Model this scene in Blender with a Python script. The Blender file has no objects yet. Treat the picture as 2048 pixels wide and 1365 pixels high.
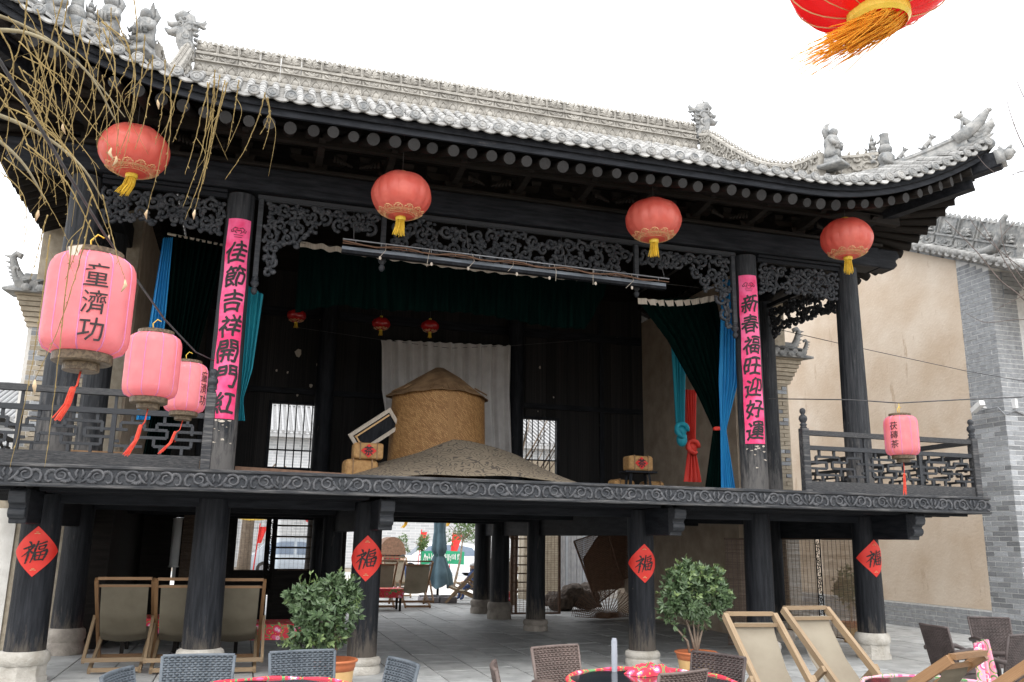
import bpy, bmesh, math, random
import numpy as np
from mathutils import Vector, Matrix, Euler
random.seed(7)
S = bpy.context.scene
C = S.collection
# ------------------------------------------------------------------ camera
F_PX, CAM = 1728.68, Vector((-3.4863, -11.637, 1.65))
YAW, PITCH, ROLL = (math.radians(a) for a in (16.6494, 13.0002, 0.9015))
FWD = Vector((math.sin(YAW)*math.cos(PITCH), math.cos(YAW)*math.cos(PITCH), math.sin(PITCH)))
_rt = Vector((math.cos(YAW), -math.sin(YAW), 0)); _up = _rt.cross(FWD)
RIGHT = _rt*math.cos(ROLL) + _up*math.sin(ROLL)
UP = _up*math.cos(ROLL) - _rt*math.sin(ROLL)
cam = bpy.data.objects.new('camera', bpy.data.cameras.new('camera')); C.objects.link(cam)
m = Matrix((RIGHT, UP, -FWD)).transposed().to_4x4(); m.translation = CAM; cam.matrix_world = m
cam.data.sensor_fit = 'HORIZONTAL'; cam.data.sensor_width = 36.0; cam.data.lens = 36.0*F_PX/2048
cam.data.clip_start = 0.05; cam.data.clip_end = 2000
S.camera = cam
# ------------------------------------------------------------------ sky, sun, exposure (bright overcast)
SUN_EL, SUN_AZ = math.radians(52), math.radians(205)   # azimuth clockwise from +Y
W = bpy.data.worlds.new('World'); S.world = W; W.use_nodes = True
nt = W.node_tree; nt.nodes.clear()
sky = nt.nodes.new('ShaderNodeTexSky'); sky.sky_type = 'NISHITA'; sky.sun_disc = False
sky.sun_elevation = SUN_EL; sky.sun_rotation = SUN_AZ
sky.air_density = 1.0; sky.dust_density = 6.0; sky.ozone_density = 1.0; sky.altitude = 400
hs = nt.nodes.new('ShaderNodeHueSaturation'); hs.inputs['Saturation'].default_value = 0.30
bg = nt.nodes.new('ShaderNodeBackground'); bg.inputs['Strength'].default_value = 0.15
wo = nt.nodes.new('ShaderNodeOutputWorld')
cl = nt.nodes.new('ShaderNodeMixRGB'); cl.inputs[0].default_value = 0.8; cl.inputs[2].default_value = (8.2, 8.35, 8.6, 1)   # even white cloud layer over the sky
nt.links.new(sky.outputs[0], hs.inputs['Color']); nt.links.new(hs.outputs[0], cl.inputs[1]); nt.links.new(cl.outputs[0], bg.inputs['Color']); nt.links.new(bg.outputs[0], wo.inputs['Surface'])
sun = bpy.data.objects.new('sun', bpy.data.lights.new('sun', 'SUN')); C.objects.link(sun)
sun.data.energy = 0.6; sun.data.angle = math.radians(25); sun.data.color = (1.0, 0.97, 0.92)
sd = Vector((math.sin(SUN_AZ)*math.cos(SUN_EL), math.cos(SUN_AZ)*math.cos(SUN_EL), math.sin(SUN_EL)))
sun.rotation_euler = sd.to_track_quat('Z', 'Y').to_euler()
S.view_settings.view_transform = 'Standard'; S.view_settings.look = 'None'
S.view_settings.exposure = 1.1; S.view_settings.gamma = 1.0; S.view_settings.use_curve_mapping = False
S.cycles.max_bounces = 7; S.cycles.diffuse_bounces = 4; S.cycles.glossy_bounces = 2; S.cycles.transparent_max_bounces = 8
S.cycles.use_denoising = True
# ------------------------------------------------------------------ pixel helpers (2048x1365 photo pixels -> world)
def ray(px, py): return FWD + RIGHT*((px-1024)/F_PX) - UP*((py-682.5)/F_PX)
def PD(px, py, d): return CAM + ray(px, py)*d
def _pl(px, py, ax, val):
    r = ray(px, py); return CAM + r*((val-CAM[ax])/r[ax])
def PX(px, py, X): return _pl(px, py, 0, X)
def PY(px, py, Y): return _pl(px, py, 1, Y)
def PZ(px, py, Z): return _pl(px, py, 2, Z)
# ------------------------------------------------------------------ materials
MATS = {}
def M(name, col, rough=.65, col2=None, scale=6, detail=5, bump=0., bscale=60, rand=0., metal=0., stretch=(1,1,1), lo=.35, hi=.65, trans=0., spec=.35, coord='Object', chips=None):
    mt = bpy.data.materials.new(name); mt.use_nodes = True; MATS[name] = mt
    n = mt.node_tree.nodes; L = mt.node_tree.links; b = n['Principled BSDF']
    b.inputs['Roughness'].default_value = rough; b.inputs['Metallic'].default_value = metal; b.inputs['Specular IOR Level'].default_value = spec
    tc = n.new('ShaderNodeTexCoord'); mp = n.new('ShaderNodeMapping'); mp.inputs['Scale'].default_value = stretch
    L.new(tc.outputs[coord], mp.inputs[0])
    if rand:
        oi = n.new('ShaderNodeObjectInfo'); mu = n.new('ShaderNodeMath'); mu.operation = 'MULTIPLY'; mu.inputs[1].default_value = 37.
        L.new(oi.outputs['Random'], mu.inputs[0]); cx = n.new('ShaderNodeCombineXYZ'); L.new(mu.outputs[0], cx.inputs[0]); L.new(mu.outputs[0], cx.inputs[1]); L.new(cx.outputs[0], mp.inputs['Location'])
    ns = n.new('ShaderNodeTexNoise'); ns.inputs['Scale'].default_value = scale; ns.inputs['Detail'].default_value = detail; ns.inputs['Roughness'].default_value = .6
    L.new(mp.outputs[0], ns.inputs['Vector'])
    rp = n.new('ShaderNodeValToRGB'); e = rp.color_ramp.elements
    c2 = col2 or tuple(min(1, c*1.35) for c in col)
    e[0].position = lo; e[0].color = (*col, 1); e[1].position = hi; e[1].color = (*c2, 1)
    L.new(ns.outputs['Fac'], rp.inputs[0]); out = rp.outputs[0]
    if rand:
        hv = n.new('ShaderNodeHueSaturation'); mr = n.new('ShaderNodeMapRange'); mr.inputs[3].default_value = 1-rand; mr.inputs[4].default_value = 1+rand
        L.new(oi.outputs['Random'], mr.inputs[0]); L.new(mr.outputs[0], hv.inputs['Value']); L.new(out, hv.inputs['Color']); out = hv.outputs[0]
    if chips:
        nc = n.new('ShaderNodeTexNoise'); nc.inputs['Scale'].default_value = chips[1]; nc.inputs['Detail'].default_value = 6; nc.inputs['Roughness'].default_value = .7; mc = n.new('ShaderNodeMapping'); mc.inputs['Scale'].default_value = chips[3] if len(chips) > 3 else (1, 1, 1)
        L.new(tc.outputs[coord], mc.inputs[0]); L.new(mc.outputs[0], nc.inputs['Vector']); rc = n.new('ShaderNodeMapRange'); rc.inputs[1].default_value = chips[2]; rc.inputs[2].default_value = chips[2]+.05; L.new(nc.outputs['Fac'], rc.inputs[0])
        mxc = n.new('ShaderNodeMixRGB'); mxc.inputs[2].default_value = (*chips[0], 1); L.new(rc.outputs[0], mxc.inputs[0]); L.new(out, mxc.inputs[1]); out = mxc.outputs[0]
    L.new(out, b.inputs['Base Color'])
    if bump:
        nb = n.new('ShaderNodeTexNoise'); nb.inputs['Scale'].default_value = bscale; nb.inputs['Detail'].default_value = 4; L.new(mp.outputs[0], nb.inputs['Vector'])
        bp = n.new('ShaderNodeBump'); bp.inputs['Strength'].default_value = bump; bp.inputs['Distance'].default_value = .02
        L.new(nb.outputs['Fac'], bp.inputs['Height']); L.new(bp.outputs[0], b.inputs['Normal'])
    if trans:
        tr = n.new('ShaderNodeBsdfTranslucent'); mx = n.new('ShaderNodeMixShader'); mx.inputs[0].default_value = trans
        L.new(out, tr.inputs['Color']); L.new(b.outputs[0], mx.inputs[1]); L.new(tr.outputs[0], mx.inputs[2]); L.new(mx.outputs[0], n['Material Output'].inputs['Surface'])
    return mt
def nodes(mt): return mt.node_tree.nodes, mt.node_tree.links
DK, DK2 = (.0065, .0078, .0105), (.024, .026, .031)
M('wood_z', DK, .6, DK2, spec=.16, chips=((.13, .105, .085), 7., .68, (1,1,.35)), scale=5, bump=.35, bscale=30, stretch=(4, 4, .5), lo=.38, hi=.72, rand=.12)
M('wood_x', DK, .6, DK2, spec=.16, chips=((.13, .105, .085), 7., .68, (.35,1,1)), scale=5, bump=.35, bscale=30, stretch=(.5, 4, 4), lo=.38, hi=.72, rand=.12)
M('wood_y', DK, .6, DK2, spec=.16, scale=5, bump=.3, bscale=30, stretch=(4, .5, 4), lo=.38, hi=.72, rand=.12)
M('wood_brown', (.012, .0105, .0095), .6, (.026, .022, .019), spec=.12, scale=4, bump=.3, bscale=30, stretch=(.4, 4, 4), rand=.15)
M('wood_relief', (.045, .048, .054), .55, (.13, .13, .135), scale=9, bump=.3, bscale=50, lo=.4, hi=.75, rand=.12)
M('wood_edge', (.020, .023, .028), .55, (.062, .064, .068), scale=7, bump=.4, bscale=50, stretch=(.6, 4, 4), lo=.4, hi=.8, rand=.12)
M('wood_worn', (.026, .028, .032), .6, (.15, .145, .14), scale=9, bump=.5, bscale=50, stretch=(.35, 5, 5), lo=.45, hi=.75, rand=.12)
M('rafter_end', (.030, .028, .027), .75, (.012, .012, .012), scale=14, bump=.5, bscale=80, rand=.3)
M('tile', (.21, .207, .20), .8, (.40, .395, .38), scale=7, bump=.4, bscale=70, rand=.22, chips=((.22, .20, .17), 9., .66))
M('tile_bed', (.17, .165, .155), .85, (.30, .29, .27), scale=9, bump=.5, bscale=60)
M('ridge', (.25, .235, .21), .85, (.42, .40, .36), scale=6, chips=((.62, .60, .56), 5., .66), bump=.5, bscale=45, rand=.12)
M('ornament', (.17, .178, .182), .8, (.36, .355, .34), scale=9, bump=.6, bscale=60, rand=.1)
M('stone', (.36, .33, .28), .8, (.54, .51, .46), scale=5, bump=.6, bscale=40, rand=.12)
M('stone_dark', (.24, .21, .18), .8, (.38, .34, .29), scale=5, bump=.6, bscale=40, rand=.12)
M('paver', (.31, .315, .31), .55, (.47, .475, .465), scale=3, bump=.25, bscale=35, rand=.13, chips=((.20, .20, .19), 2.2, .62))
M('joint', (.10, .10, .095), .9, (.15, .148, .14), scale=20)
M('brick', (.23, .24, .255), .85, (.36, .375, .39), scale=9, bump=.4, bscale=60, rand=.38)
M('mortar', (.62, .62, .61), .9, (.74, .74, .73), scale=14, bump=.3)
M('brick_tan', (.34, .29, .22), .85, (.46, .40, .31), scale=10, bump=.4, bscale=60, rand=.15)
M('grey_wall', (.33, .34, .35), .85, (.46, .47, .47), scale=4, bump=.3)
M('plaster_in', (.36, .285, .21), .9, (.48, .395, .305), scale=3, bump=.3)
M('white_stone', (.55, .53, .49), .8, (.70, .68, .64), scale=4, bump=.3)
M('gold', (.62, .42, .03), .4, (.75, .55, .07), scale=10, spec=.5)
M('tassel_yellow', (.75, .48, .02), .6, (.85, .62, .08), scale=30, trans=.3)
M('tassel_red', (.75, .06, .04), .6, (.85, .14, .08), scale=30, trans=.25)
M('pink_rib', (.62, .20, .42), .5, (.70, .26, .48), scale=10)
M('bronze_trim', (.075, .052, .03), .5, (.145, .108, .066), scale=60, lo=.45, hi=.55)
M('ink', (.012, .011, .012), .6, (.03, .028, .028), scale=20)
M('ink_faded', (.07, .03, .035), .7, (.16, .05, .06), scale=30)
M('gold_print', (.62, .38, .17), .5, (.70, .46, .24), scale=20)
M('cable', (.05, .05, .055), .6, (.09, .09, .09), scale=10)
M('velvet_green', (.0006, .0030, .0026), 1., (.0013, .0066, .0054), scale=5, stretch=(4, 4, .3), spec=.01)
M('silk_blue', (.012, .20, .50), .55, (.03, .33, .66), scale=4, stretch=(3, 3, .3), trans=.25)
M('silk_teal', (.01, .22, .30), .6, (.02, .32, .40), scale=4, stretch=(3, 3, .3), trans=.2)
M('silk_red', (.55, .03, .02), .6, (.68, .06, .04), scale=4, stretch=(3, 3, .3), trans=.15)
M('tape', (.45, .39, .32), .8, (.60, .54, .46), scale=12, stretch=(6, 6, .4))
M('linen', (.52, .50, .48), .9, (.62, .60, .58), scale=3, bump=.15, bscale=200)
M('straw', (.36, .19, .065), .7, (.52, .30, .12), scale=3, bump=.3, bscale=120)
M('straw_dark', (.17, .095, .045), .8, (.30, .19, .10), scale=5, bump=.5, bscale=60)
M('box_straw', (.30, .16, .06), .7, (.42, .25, .10), scale=20, bump=.4, bscale=80, rand=.15)
M('red_paper', (.70, .03, .02), .55, (.78, .055, .04), scale=3)
M('canvas', (.15, .13, .092), .85, (.20, .175, .128), scale=2.5, bump=.15, bscale=300, trans=.18)
M('canvas_pale', (.235, .20, .15), .85, (.29, .255, .195), scale=2.5, bump=.15, bscale=300)
M('teak', (.20, .105, .045), .5, (.31, .18, .09), scale=6, stretch=(1, 1, 5), bump=.15, rand=.12)
M('teak_pale', (.22, .15, .085), .55, (.33, .24, .15), scale=6, stretch=(1, 1, 5), bump=.15, rand=.12)
M('wicker_brown', (.050, .038, .036), .5, (.085, .066, .062), scale=8, rand=.1)
M('wicker_tan', (.10, .075, .065), .5, (.16, .12, .105), scale=8, rand=.1)
M('wicker_grey', (.075, .09, .105), .5, (.125, .145, .165), scale=8, rand=.1)
M('terracotta', (.42, .12, .045), .6, (.52, .17, .07), scale=5)
M('pot_ochre', (.55, .34, .14), .5, (.62, .40, .18), scale=4)
M('soil', (.05, .035, .025), .9)
M('leaf', (.045, .085, .035), .38, (.13, .19, .09), scale=22, rand=0, trans=.15, spec=.5)
M('leaf_pale', (.09, .16, .05), .5, (.16, .24, .09), scale=6, trans=.3)
M('bark', (.16, .12, .09), .9, (.26, .21, .16), scale=12, bump=.5)
M('willow_twig', (.19, .135, .05), .85, (.34, .25, .10), scale=14)
M('willow_branch', (.17, .14, .085), .85, (.27, .235, .15), scale=10)
M('dry_leaf', (.45, .32, .18), .8, (.60, .46, .30), scale=14)
M('twig_dark', (.10, .08, .07), .8, (.16, .13, .12), scale=14)
M('metal_grey', (.28, .29, .31), .4, (.36, .37, .39), scale=6, metal=.6)
M('metal_pale', (.14, .165, .20), .5, (.22, .25, .29), scale=3)
M('stub_metal', (.30, .33, .37), .4, (.38, .41, .45), scale=3)
M('rust', (.12, .07, .045), .7, (.20, .11, .07), scale=14)
M('bamboo', (.16, .11, .075), .75, (.30, .22, .16), scale=12, stretch=(.3, .3, 14), trans=.45, coord='Generated')
M('bamboo_dark', (.09, .06, .045), .75, (.15, .105, .08), scale=12, stretch=(.3, .3, 14), trans=.3, coord='Generated')
M('bamboo_pale', (.42, .32, .22), .75, (.62, .50, .37), scale=12, stretch=(.3, .3, 14), trans=.5, coord='Generated')
M('root_wood', (.05, .038, .03), .8, (.12, .09, .07), scale=9, bump=.8, bscale=20)
M('umbrella_blue', (.10, .17, .21), .8, (.14, .225, .27), scale=4)
M('umbrella_teal', (.05, .12, .125), .8, (.08, .17, .175), scale=4)
M('plastic_grey', (.20, .19, .20), .6)
M('car_white', (.75, .76, .78), .25, (.78, .79, .81), spec=.6)
M('car_grey', (.30, .34, .38), .25, (.34, .38, .42), spec=.6)
M('car_glass', (.10, .14, .20), .1, (.12, .16, .22), spec=.8)
M('rubber', (.02, .02, .02), .8)
M('banner_green', (.02, .26, .13), .6, (.03, .31, .16), scale=3)
M('white_paint', (.75, .75, .74), .6, (.80, .80, .79))
M('glass_dark', (.02, .025, .03), .1, (.03, .035, .04), spec=.8)
M('door_red', (.45, .03, .03), .6, (.55, .05, .045), scale=6)
M('flag_red', (.72, .03, .03), .6, (.80, .06, .05), scale=4, trans=.3)
M('flag_yellow', (.85, .55, .08), .6, (.9, .62, .12), trans=.3)
M('roof_far', (.28, .28, .28), .85, (.36, .36, .36), scale=6)
M('earth', (.24, .20, .15), .95, (.34, .29, .23), scale=2, bump=.3)
M('shirt_blue', (.03, .05, .12), .8); M('shirt_red', (.5, .05, .05), .8); M('skin', (.45, .28, .20), .6); M('cap_white', (.72, .73, .76), .7); M('hair', (.015, .012, .010), .6)
# fabrics / prints with their own pattern
def lantern_mat(name, cA, cB, trans):
    mt = M(name, cA, .36, cB, scale=3, detail=3, bump=.55, bscale=9, trans=trans, spec=.5); return mt
lantern_mat('lantern_red', (.78, .15, .11), (.87, .22, .165), .42)
lantern_mat('lantern_pink', (.84, .27, .30), (.90, .36, .38), .5)
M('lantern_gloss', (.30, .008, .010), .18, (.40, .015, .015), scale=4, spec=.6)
M('lantern_dust', (.50, .22, .19), .8, (.58, .12, .09), scale=7)
M('couplet', (.80, .04, .16), .6, (.92, .14, .32), scale=3.2, detail=3, lo=.4, hi=.6)
def plaster():
    mt = M('plaster', (.56, .445, .335), .9, (.69, .60, .50), scale=.9, detail=12, bump=.4, bscale=18, lo=.36, hi=.70, chips=((.51, .40, .30), 2.4, .61, (1, 1.3, .3))); return mt
plaster()
def floral(name, base, dark=False):
    mt = bpy.data.materials.new(name); mt.use_nodes = True; MATS[name] = mt; n, L = nodes(mt); b = n['Principled BSDF']; b.inputs['Roughness'].default_value = .7
    tc = n.new('ShaderNodeTexCoord'); vo = n.new('ShaderNodeTexVoronoi'); vo.inputs['Scale'].default_value = 9; L.new(tc.outputs['Object'], vo.inputs['Vector'])
    v2 = n.new('ShaderNodeTexVoronoi'); v2.inputs['Scale'].default_value = 26; L.new(tc.outputs['Object'], v2.inputs['Vector'])
    rp = n.new('ShaderNodeValToRGB'); rp.color_ramp.interpolation = 'CONSTANT'; el = rp.color_ramp.elements
    el[0].position = 0; el[0].color = (.85, .30, .45, 1); el[1].position = .14; el[1].color = (.85, .65, .70, 1)
    for p, c in ((.22, (.80, .10, .25)), (.34, base), (.52, (.12, .30, .10)), (.60, base)):
        q = el.new(p); q.color = (*c, 1)
    L.new(vo.outputs['Distance'], rp.inputs[0])
    r2 = n.new('ShaderNodeValToRGB'); r2.color_ramp.interpolation = 'CONSTANT'; e2 = r2.color_ramp.elements; e2[0].position = 0; e2[0].color = (1, 1, 1, 1); e2[1].position = .20; e2[1].color = (0, 0, 0, 1)
    L.new(v2.outputs['Distance'], r2.inputs[0]); mx = n.new('ShaderNodeMixRGB'); mx.inputs[2].default_value = (.85, .60, .10, 1)
    ml = n.new('ShaderNodeMath'); ml.operation = 'MULTIPLY'; ml.inputs[1].default_value = .7; L.new(r2.outputs[0], ml.inputs[0])
    L.new(ml.outputs[0], mx.inputs[0]); L.new(rp.outputs[0], mx.inputs[1]); L.new(mx.outputs[0], b.inputs['Base Color']); return mt
floral('floral_red', (.70, .03, .06)); floral('floral_pink', (.80, .35, .45))
def mound_cloth():
    mt = bpy.data.materials.new('scroll_cloth'); mt.use_nodes = True; MATS['scroll_cloth'] = mt; n, L = nodes(mt); b = n['Principled BSDF']; b.inputs['Roughness'].default_value = .85
    tc = n.new('ShaderNodeTexCoord'); mp = n.new('ShaderNodeMapping'); mp.inputs['Scale'].default_value = (1, .8, 1.3); L.new(tc.outputs['Object'], mp.inputs[0])
    vo = n.new('ShaderNodeTexVoronoi'); vo.inputs['Scale'].default_value = 5.5; L.new(mp.outputs[0], vo.inputs['Vector'])
    no = n.new('ShaderNodeTexNoise'); no.inputs['Scale'].default_value = 9; no.inputs['Detail'].default_value = 1; L.new(mp.outputs[0], no.inputs['Vector'])
    ml = n.new('ShaderNodeMath'); ml.operation = 'MULTIPLY'; ml.inputs[1].default_value = 3.4; L.new(vo.outputs['Distance'], ml.inputs[0])
    ad = n.new('ShaderNodeMath'); ad.operation = 'MULTIPLY_ADD'; ad.inputs[1].default_value = 2.2; L.new(no.outputs['Fac'], ad.inputs[0]); L.new(ml.outputs[0], ad.inputs[2])
    fr = n.new('ShaderNodeMath'); fr.operation = 'FRACT'; L.new(ad.outputs[0], fr.inputs[0])
    rp = n.new('ShaderNodeValToRGB'); el = rp.color_ramp.elements
    el[0].position = .22; el[0].color = (.085, .07, .055, 1); el[1].position = .30; el[1].color = (.235, .19, .135, 1)
    L.new(fr.outputs[0], rp.inputs[0]); L.new(rp.outputs[0], b.inputs['Base Color'])
mound_cloth()
def woven(name, a, bcol, sc):
    mt = bpy.data.materials.new(name); mt.use_nodes = True; MATS[name] = mt; n, L = nodes(mt); b = n['Principled BSDF']; b.inputs['Roughness'].default_value = .65
    tc = n.new('ShaderNodeTexCoord'); mp = n.new('ShaderNodeMapping'); mp.inputs['Rotation'].default_value = (0, 0, math.radians(45)); mp.inputs['Scale'].default_value = (sc, sc, 1)
    L.new(tc.outputs['UV'], mp.inputs[0]); br = n.new('ShaderNodeTexBrick'); br.inputs['Color1'].default_value = (*a, 1); br.inputs['Color2'].default_value = (*bcol, 1); br.inputs['Mortar'].default_value = tuple(c*.35 for c in a)+(1,)
    br.inputs['Scale'].default_value = 1; br.inputs['Mortar Size'].default_value = .05; br.inputs['Brick Width'].default_value = 1.3; br.inputs['Row Height'].default_value = .42; br.offset = .5
    L.new(mp.outputs[0], br.inputs['Vector']); L.new(br.outputs['Color'], b.inputs['Base Color'])
    bp = n.new('ShaderNodeBump'); bp.inputs['Strength'].default_value = .6; bp.inputs['Distance'].default_value = .01; L.new(br.outputs['Fac'], bp.inputs['Height']); bp.invert = True; L.new(bp.outputs[0], b.inputs['Normal'])
woven('woven_straw', (.27, .125, .035), (.46, .255, .09), 40)
def far_brick(name, sc, a, bcol, mort, msize=.02):
    mt = bpy.data.materials.new(name); mt.use_nodes = True; MATS[name] = mt; n, L = nodes(mt); b = n['Principled BSDF']; b.inputs['Roughness'].default_value = .85
    tc = n.new('ShaderNodeTexCoord'); mp = n.new('ShaderNodeMapping'); mp.inputs['Rotation'].default_value = (math.radians(90), 0, 0); L.new(tc.outputs['Object'], mp.inputs[0])
    br = n.new('ShaderNodeTexBrick'); br.inputs['Scale'].default_value = sc; br.inputs['Color1'].default_value = (*a, 1); br.inputs['Color2'].default_value = (*bcol, 1); br.inputs['Mortar'].default_value = (*mort, 1)
    br.inputs['Brick Width'].default_value = .9; br.inputs['Row Height'].default_value = .25; br.inputs['Mortar Size'].default_value = msize
    L.new(mp.outputs[0], br.inputs['Vector']); L.new(br.outputs['Color'], b.inputs['Base Color'])
far_brick('brick_far', 1.6, (.46, .47, .48), (.36, .37, .38), (.58, .58, .57))
far_brick('brick_yard', 1.9, (.16, .165, .17), (.11, .115, .12), (.26, .26, .255))
# ------------------------------------------------------------------ mesh helpers
class MB:
    def __init__(s): s.v = []; s.f = []; s.uv = None
    def add(s, v, f):
        o = len(s.v); s.v += [tuple(p) for p in v]; s.f += [tuple(i+o for i in q) for q in f]; return s
    def box(s, c, d, R=None, tw=1.0):
        x, y, z = (a/2 for a in d); pts = [Vector((sx*x*(tw if sz > 0 else 1), sy*y*(tw if sz > 0 else 1), sz*z)) for sz in (-1, 1) for sx, sy in ((-1,-1),(1,-1),(1,1),(-1,1))]
        if R is not None: pts = [R @ p for p in pts]
        return s.add([p+Vector(c) for p in pts], [(3,2,1,0),(4,5,6,7),(0,1,5,4),(1,2,6,5),(2,3,7,6),(3,0,4,7)])
    def b2(s, x0, x1, y0, y1, z0, z1): return s.box(((x0+x1)/2, (y0+y1)/2, (z0+z1)/2), (abs(x1-x0), abs(y1-y0), abs(z1-z0)))
    def bar(s, a, b, w, h=None, up=(0,0,1)):
        a, b = Vector(a), Vector(b); h = h or w; d = (b-a).normalized(); u = Vector(up); x = d.cross(u)
        if x.length < 1e-4: x = d.cross(Vector((1,0,0)))
        x.normalize(); z = x.cross(d); R = Matrix((x, d, z)).transposed()
        return s.box((a+b)/2, (w, (b-a).length, h), R)
    def tube(s, pts, r, n=6, cap=True, flat=None):
        pts = [Vector(p) for p in pts]; N = len(pts); rs = r if isinstance(r, (list, tuple)) else [r]*N
        t0 = (pts[1]-pts[0]).normalized(); x = t0.cross(Vector((0,0,1)))
        if x.length < .05: x = t0.cross(Vector((0,1,0)))
        x.normalize(); vs = []
        for i, p in enumerate(pts):
            t = (pts[min(i+1,N-1)]-pts[max(i-1,0)]); t = t.normalized() if t.length > 1e-9 else t0
            x = x - t*x.dot(t)
            if x.length < 1e-5: x = t.orthogonal()
            x.normalize(); y = t.cross(x)
            for k in range(n):
                a = 2*math.pi*k/n; vs.append(p + x*math.cos(a)*rs[i] + y*math.sin(a)*rs[i])
        fs = [(i*n+k, i*n+(k+1)%n, (i+1)*n+(k+1)%n, (i+1)*n+k) for i in range(N-1) for k in range(n)]
        if cap: fs += [tuple(range(n))[::-1], tuple(range((N-1)*n, N*n))]
        return s.add(vs, fs)
    def lathe(s, prof, n=20, c=(0,0,0), cap=True, sx=1, sy=1):
        vs = []; cx, cy, cz = c
        for r, z in prof: vs += [(cx+r*math.cos(2*math.pi*k/n)*sx, cy+r*math.sin(2*math.pi*k/n)*sy, cz+z) for k in range(n)]
        N = len(prof); fs = [(i*n+k, i*n+(k+1)%n, (i+1)*n+(k+1)%n, (i+1)*n+k) for i in range(N-1) for k in range(n)]
        if cap: fs += [tuple(range(n))[::-1], tuple(range((N-1)*n, N*n))]
        return s.add(vs, fs)
    def prism(s, out, t, fn):          # out: 2D outline, t: thickness, fn(u,v,w)->xyz
        n = len(out); vs = [fn(u, v, -t/2) for u, v in out] + [fn(u, v, t/2) for u, v in out]
        return s.add(vs, [tuple(range(n))[::-1], tuple(range(n, 2*n))] + [(i, (i+1) % n, n+(i+1) % n, n+i) for i in range(n)])
    def grid(s, fn, nu, nv):
        return s.add([fn(i/nu, j/nv) for j in range(nv+1) for i in range(nu+1)], [(j*(nu+1)+i, j*(nu+1)+i+1, (j+1)*(nu+1)+i+1, (j+1)*(nu+1)+i) for j in range(nv) for i in range(nu)])
    def sphere(s, c, r, n=10, m=6, sc=(1,1,1)):
        prof = [(r*math.sin(math.pi*j/m)+1e-4, -r*math.cos(math.pi*j/m)) for j in range(m+1)]
        vs = [(c[0]+p*math.cos(2*math.pi*k/n)*sc[0], c[1]+p*math.sin(2*math.pi*k/n)*sc[1], c[2]+z*sc[2]) for p, z in prof for k in range(n)]
        return s.add(vs, [(i*n+k, i*n+(k+1)%n, (i+1)*n+(k+1)%n, (i+1)*n+k) for i in range(m) for k in range(n)])
    def xf(s, Mx):
        s.v = [tuple(Mx @ Vector(p)) for p in s.v]; return s
    def mesh(s, name, smooth=False):
        me = bpy.data.meshes.new(name); me.from_pydata(s.v, [], s.f)
        if smooth: me.polygons.foreach_set('use_smooth', [True]*len(me.polygons))
        me.update(); return me
def ob(name, mb, mat=None, parent=None, mx=None, smooth=False, loc=None):
    me = mb.mesh(name, smooth) if isinstance(mb, MB) else mb
    if mat and not me.materials: me.materials.append(MATS[mat])
    o = bpy.data.objects.new(name, me); C.objects.link(o)
    if parent is not None: o.parent = parent
    if mx is not None: o.matrix_local = mx
    if loc is not None: o.location = loc
    return o
def auto(o, ang=40):
    me = o.data
    me.polygons.foreach_set('use_smooth', [True]*len(me.polygons))
    try: me.set_sharp_from_angle(angle=math.radians(ang))
    except Exception: pass
    return o
def bev(o, w=.006, seg=1):
    md = o.modifiers.new('bevel', 'BEVEL'); md.width = w; md.segments = seg; md.limit_method = 'ANGLE'; return o
def thing(name, label, cat, loc=(0,0,0), rz=0, group=None):
    o = bpy.data.objects.new(name, None); o.empty_display_size = .1; C.objects.link(o); o.location = loc; o.rotation_euler = (0, 0, rz)
    return tag(o, label, cat, group)
def tag(o, label, cat, group=None):
    o['label'] = label; o['category'] = cat
    if group: o['group'] = group
    return o
def struct(name, mb, mat): o = ob(name, mb, mat); o['kind'] = 'structure'; return o
def dup(root, loc=None, rz=None, label=None):
    def cp(o, par):
        c = o.copy(); C.objects.link(c)
        if par is not None: c.parent = par; c.matrix_local = o.matrix_local.copy()
        for ch in list(o.children): cp(ch, c)
        return c
    r = cp(root, None)
    if loc is not None: r.location = loc
    if rz is not None: r.rotation_euler = (0, 0, rz)
    if label: r['label'] = label
    return r
UNIT = MB().box((0,0,0), (1,1,1))
_unit = {}
def ubox(name, mat, parent, c, d, R=None):       # shared unit box scaled
    key = (name, mat)
    if key not in _unit:
        me = UNIT.mesh(name); me.materials.append(MATS[mat]); _unit[key] = me
    mx = Matrix.Translation(c) @ (R.to_4x4() if R is not None else Matrix.Identity(4)) @ Matrix.Diagonal((*d, 1))
    return ob(name, _unit[key], None, parent, mx)
def ubar(name, mat, parent, a, b, w, h=None, up=(0,0,1)):
    a, b = Vector(a), Vector(b); h = h or w; d = (b-a).normalized(); x = d.cross(Vector(up))
    if x.length < 1e-4: x = d.cross(Vector((1,0,0)))
    x.normalize(); z = x.cross(d)
    return ubox(name, mat, parent, (a+b)/2, (w, (b-a).length, h), Matrix((x, d, z)).transposed())
_glyph = {}
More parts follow.
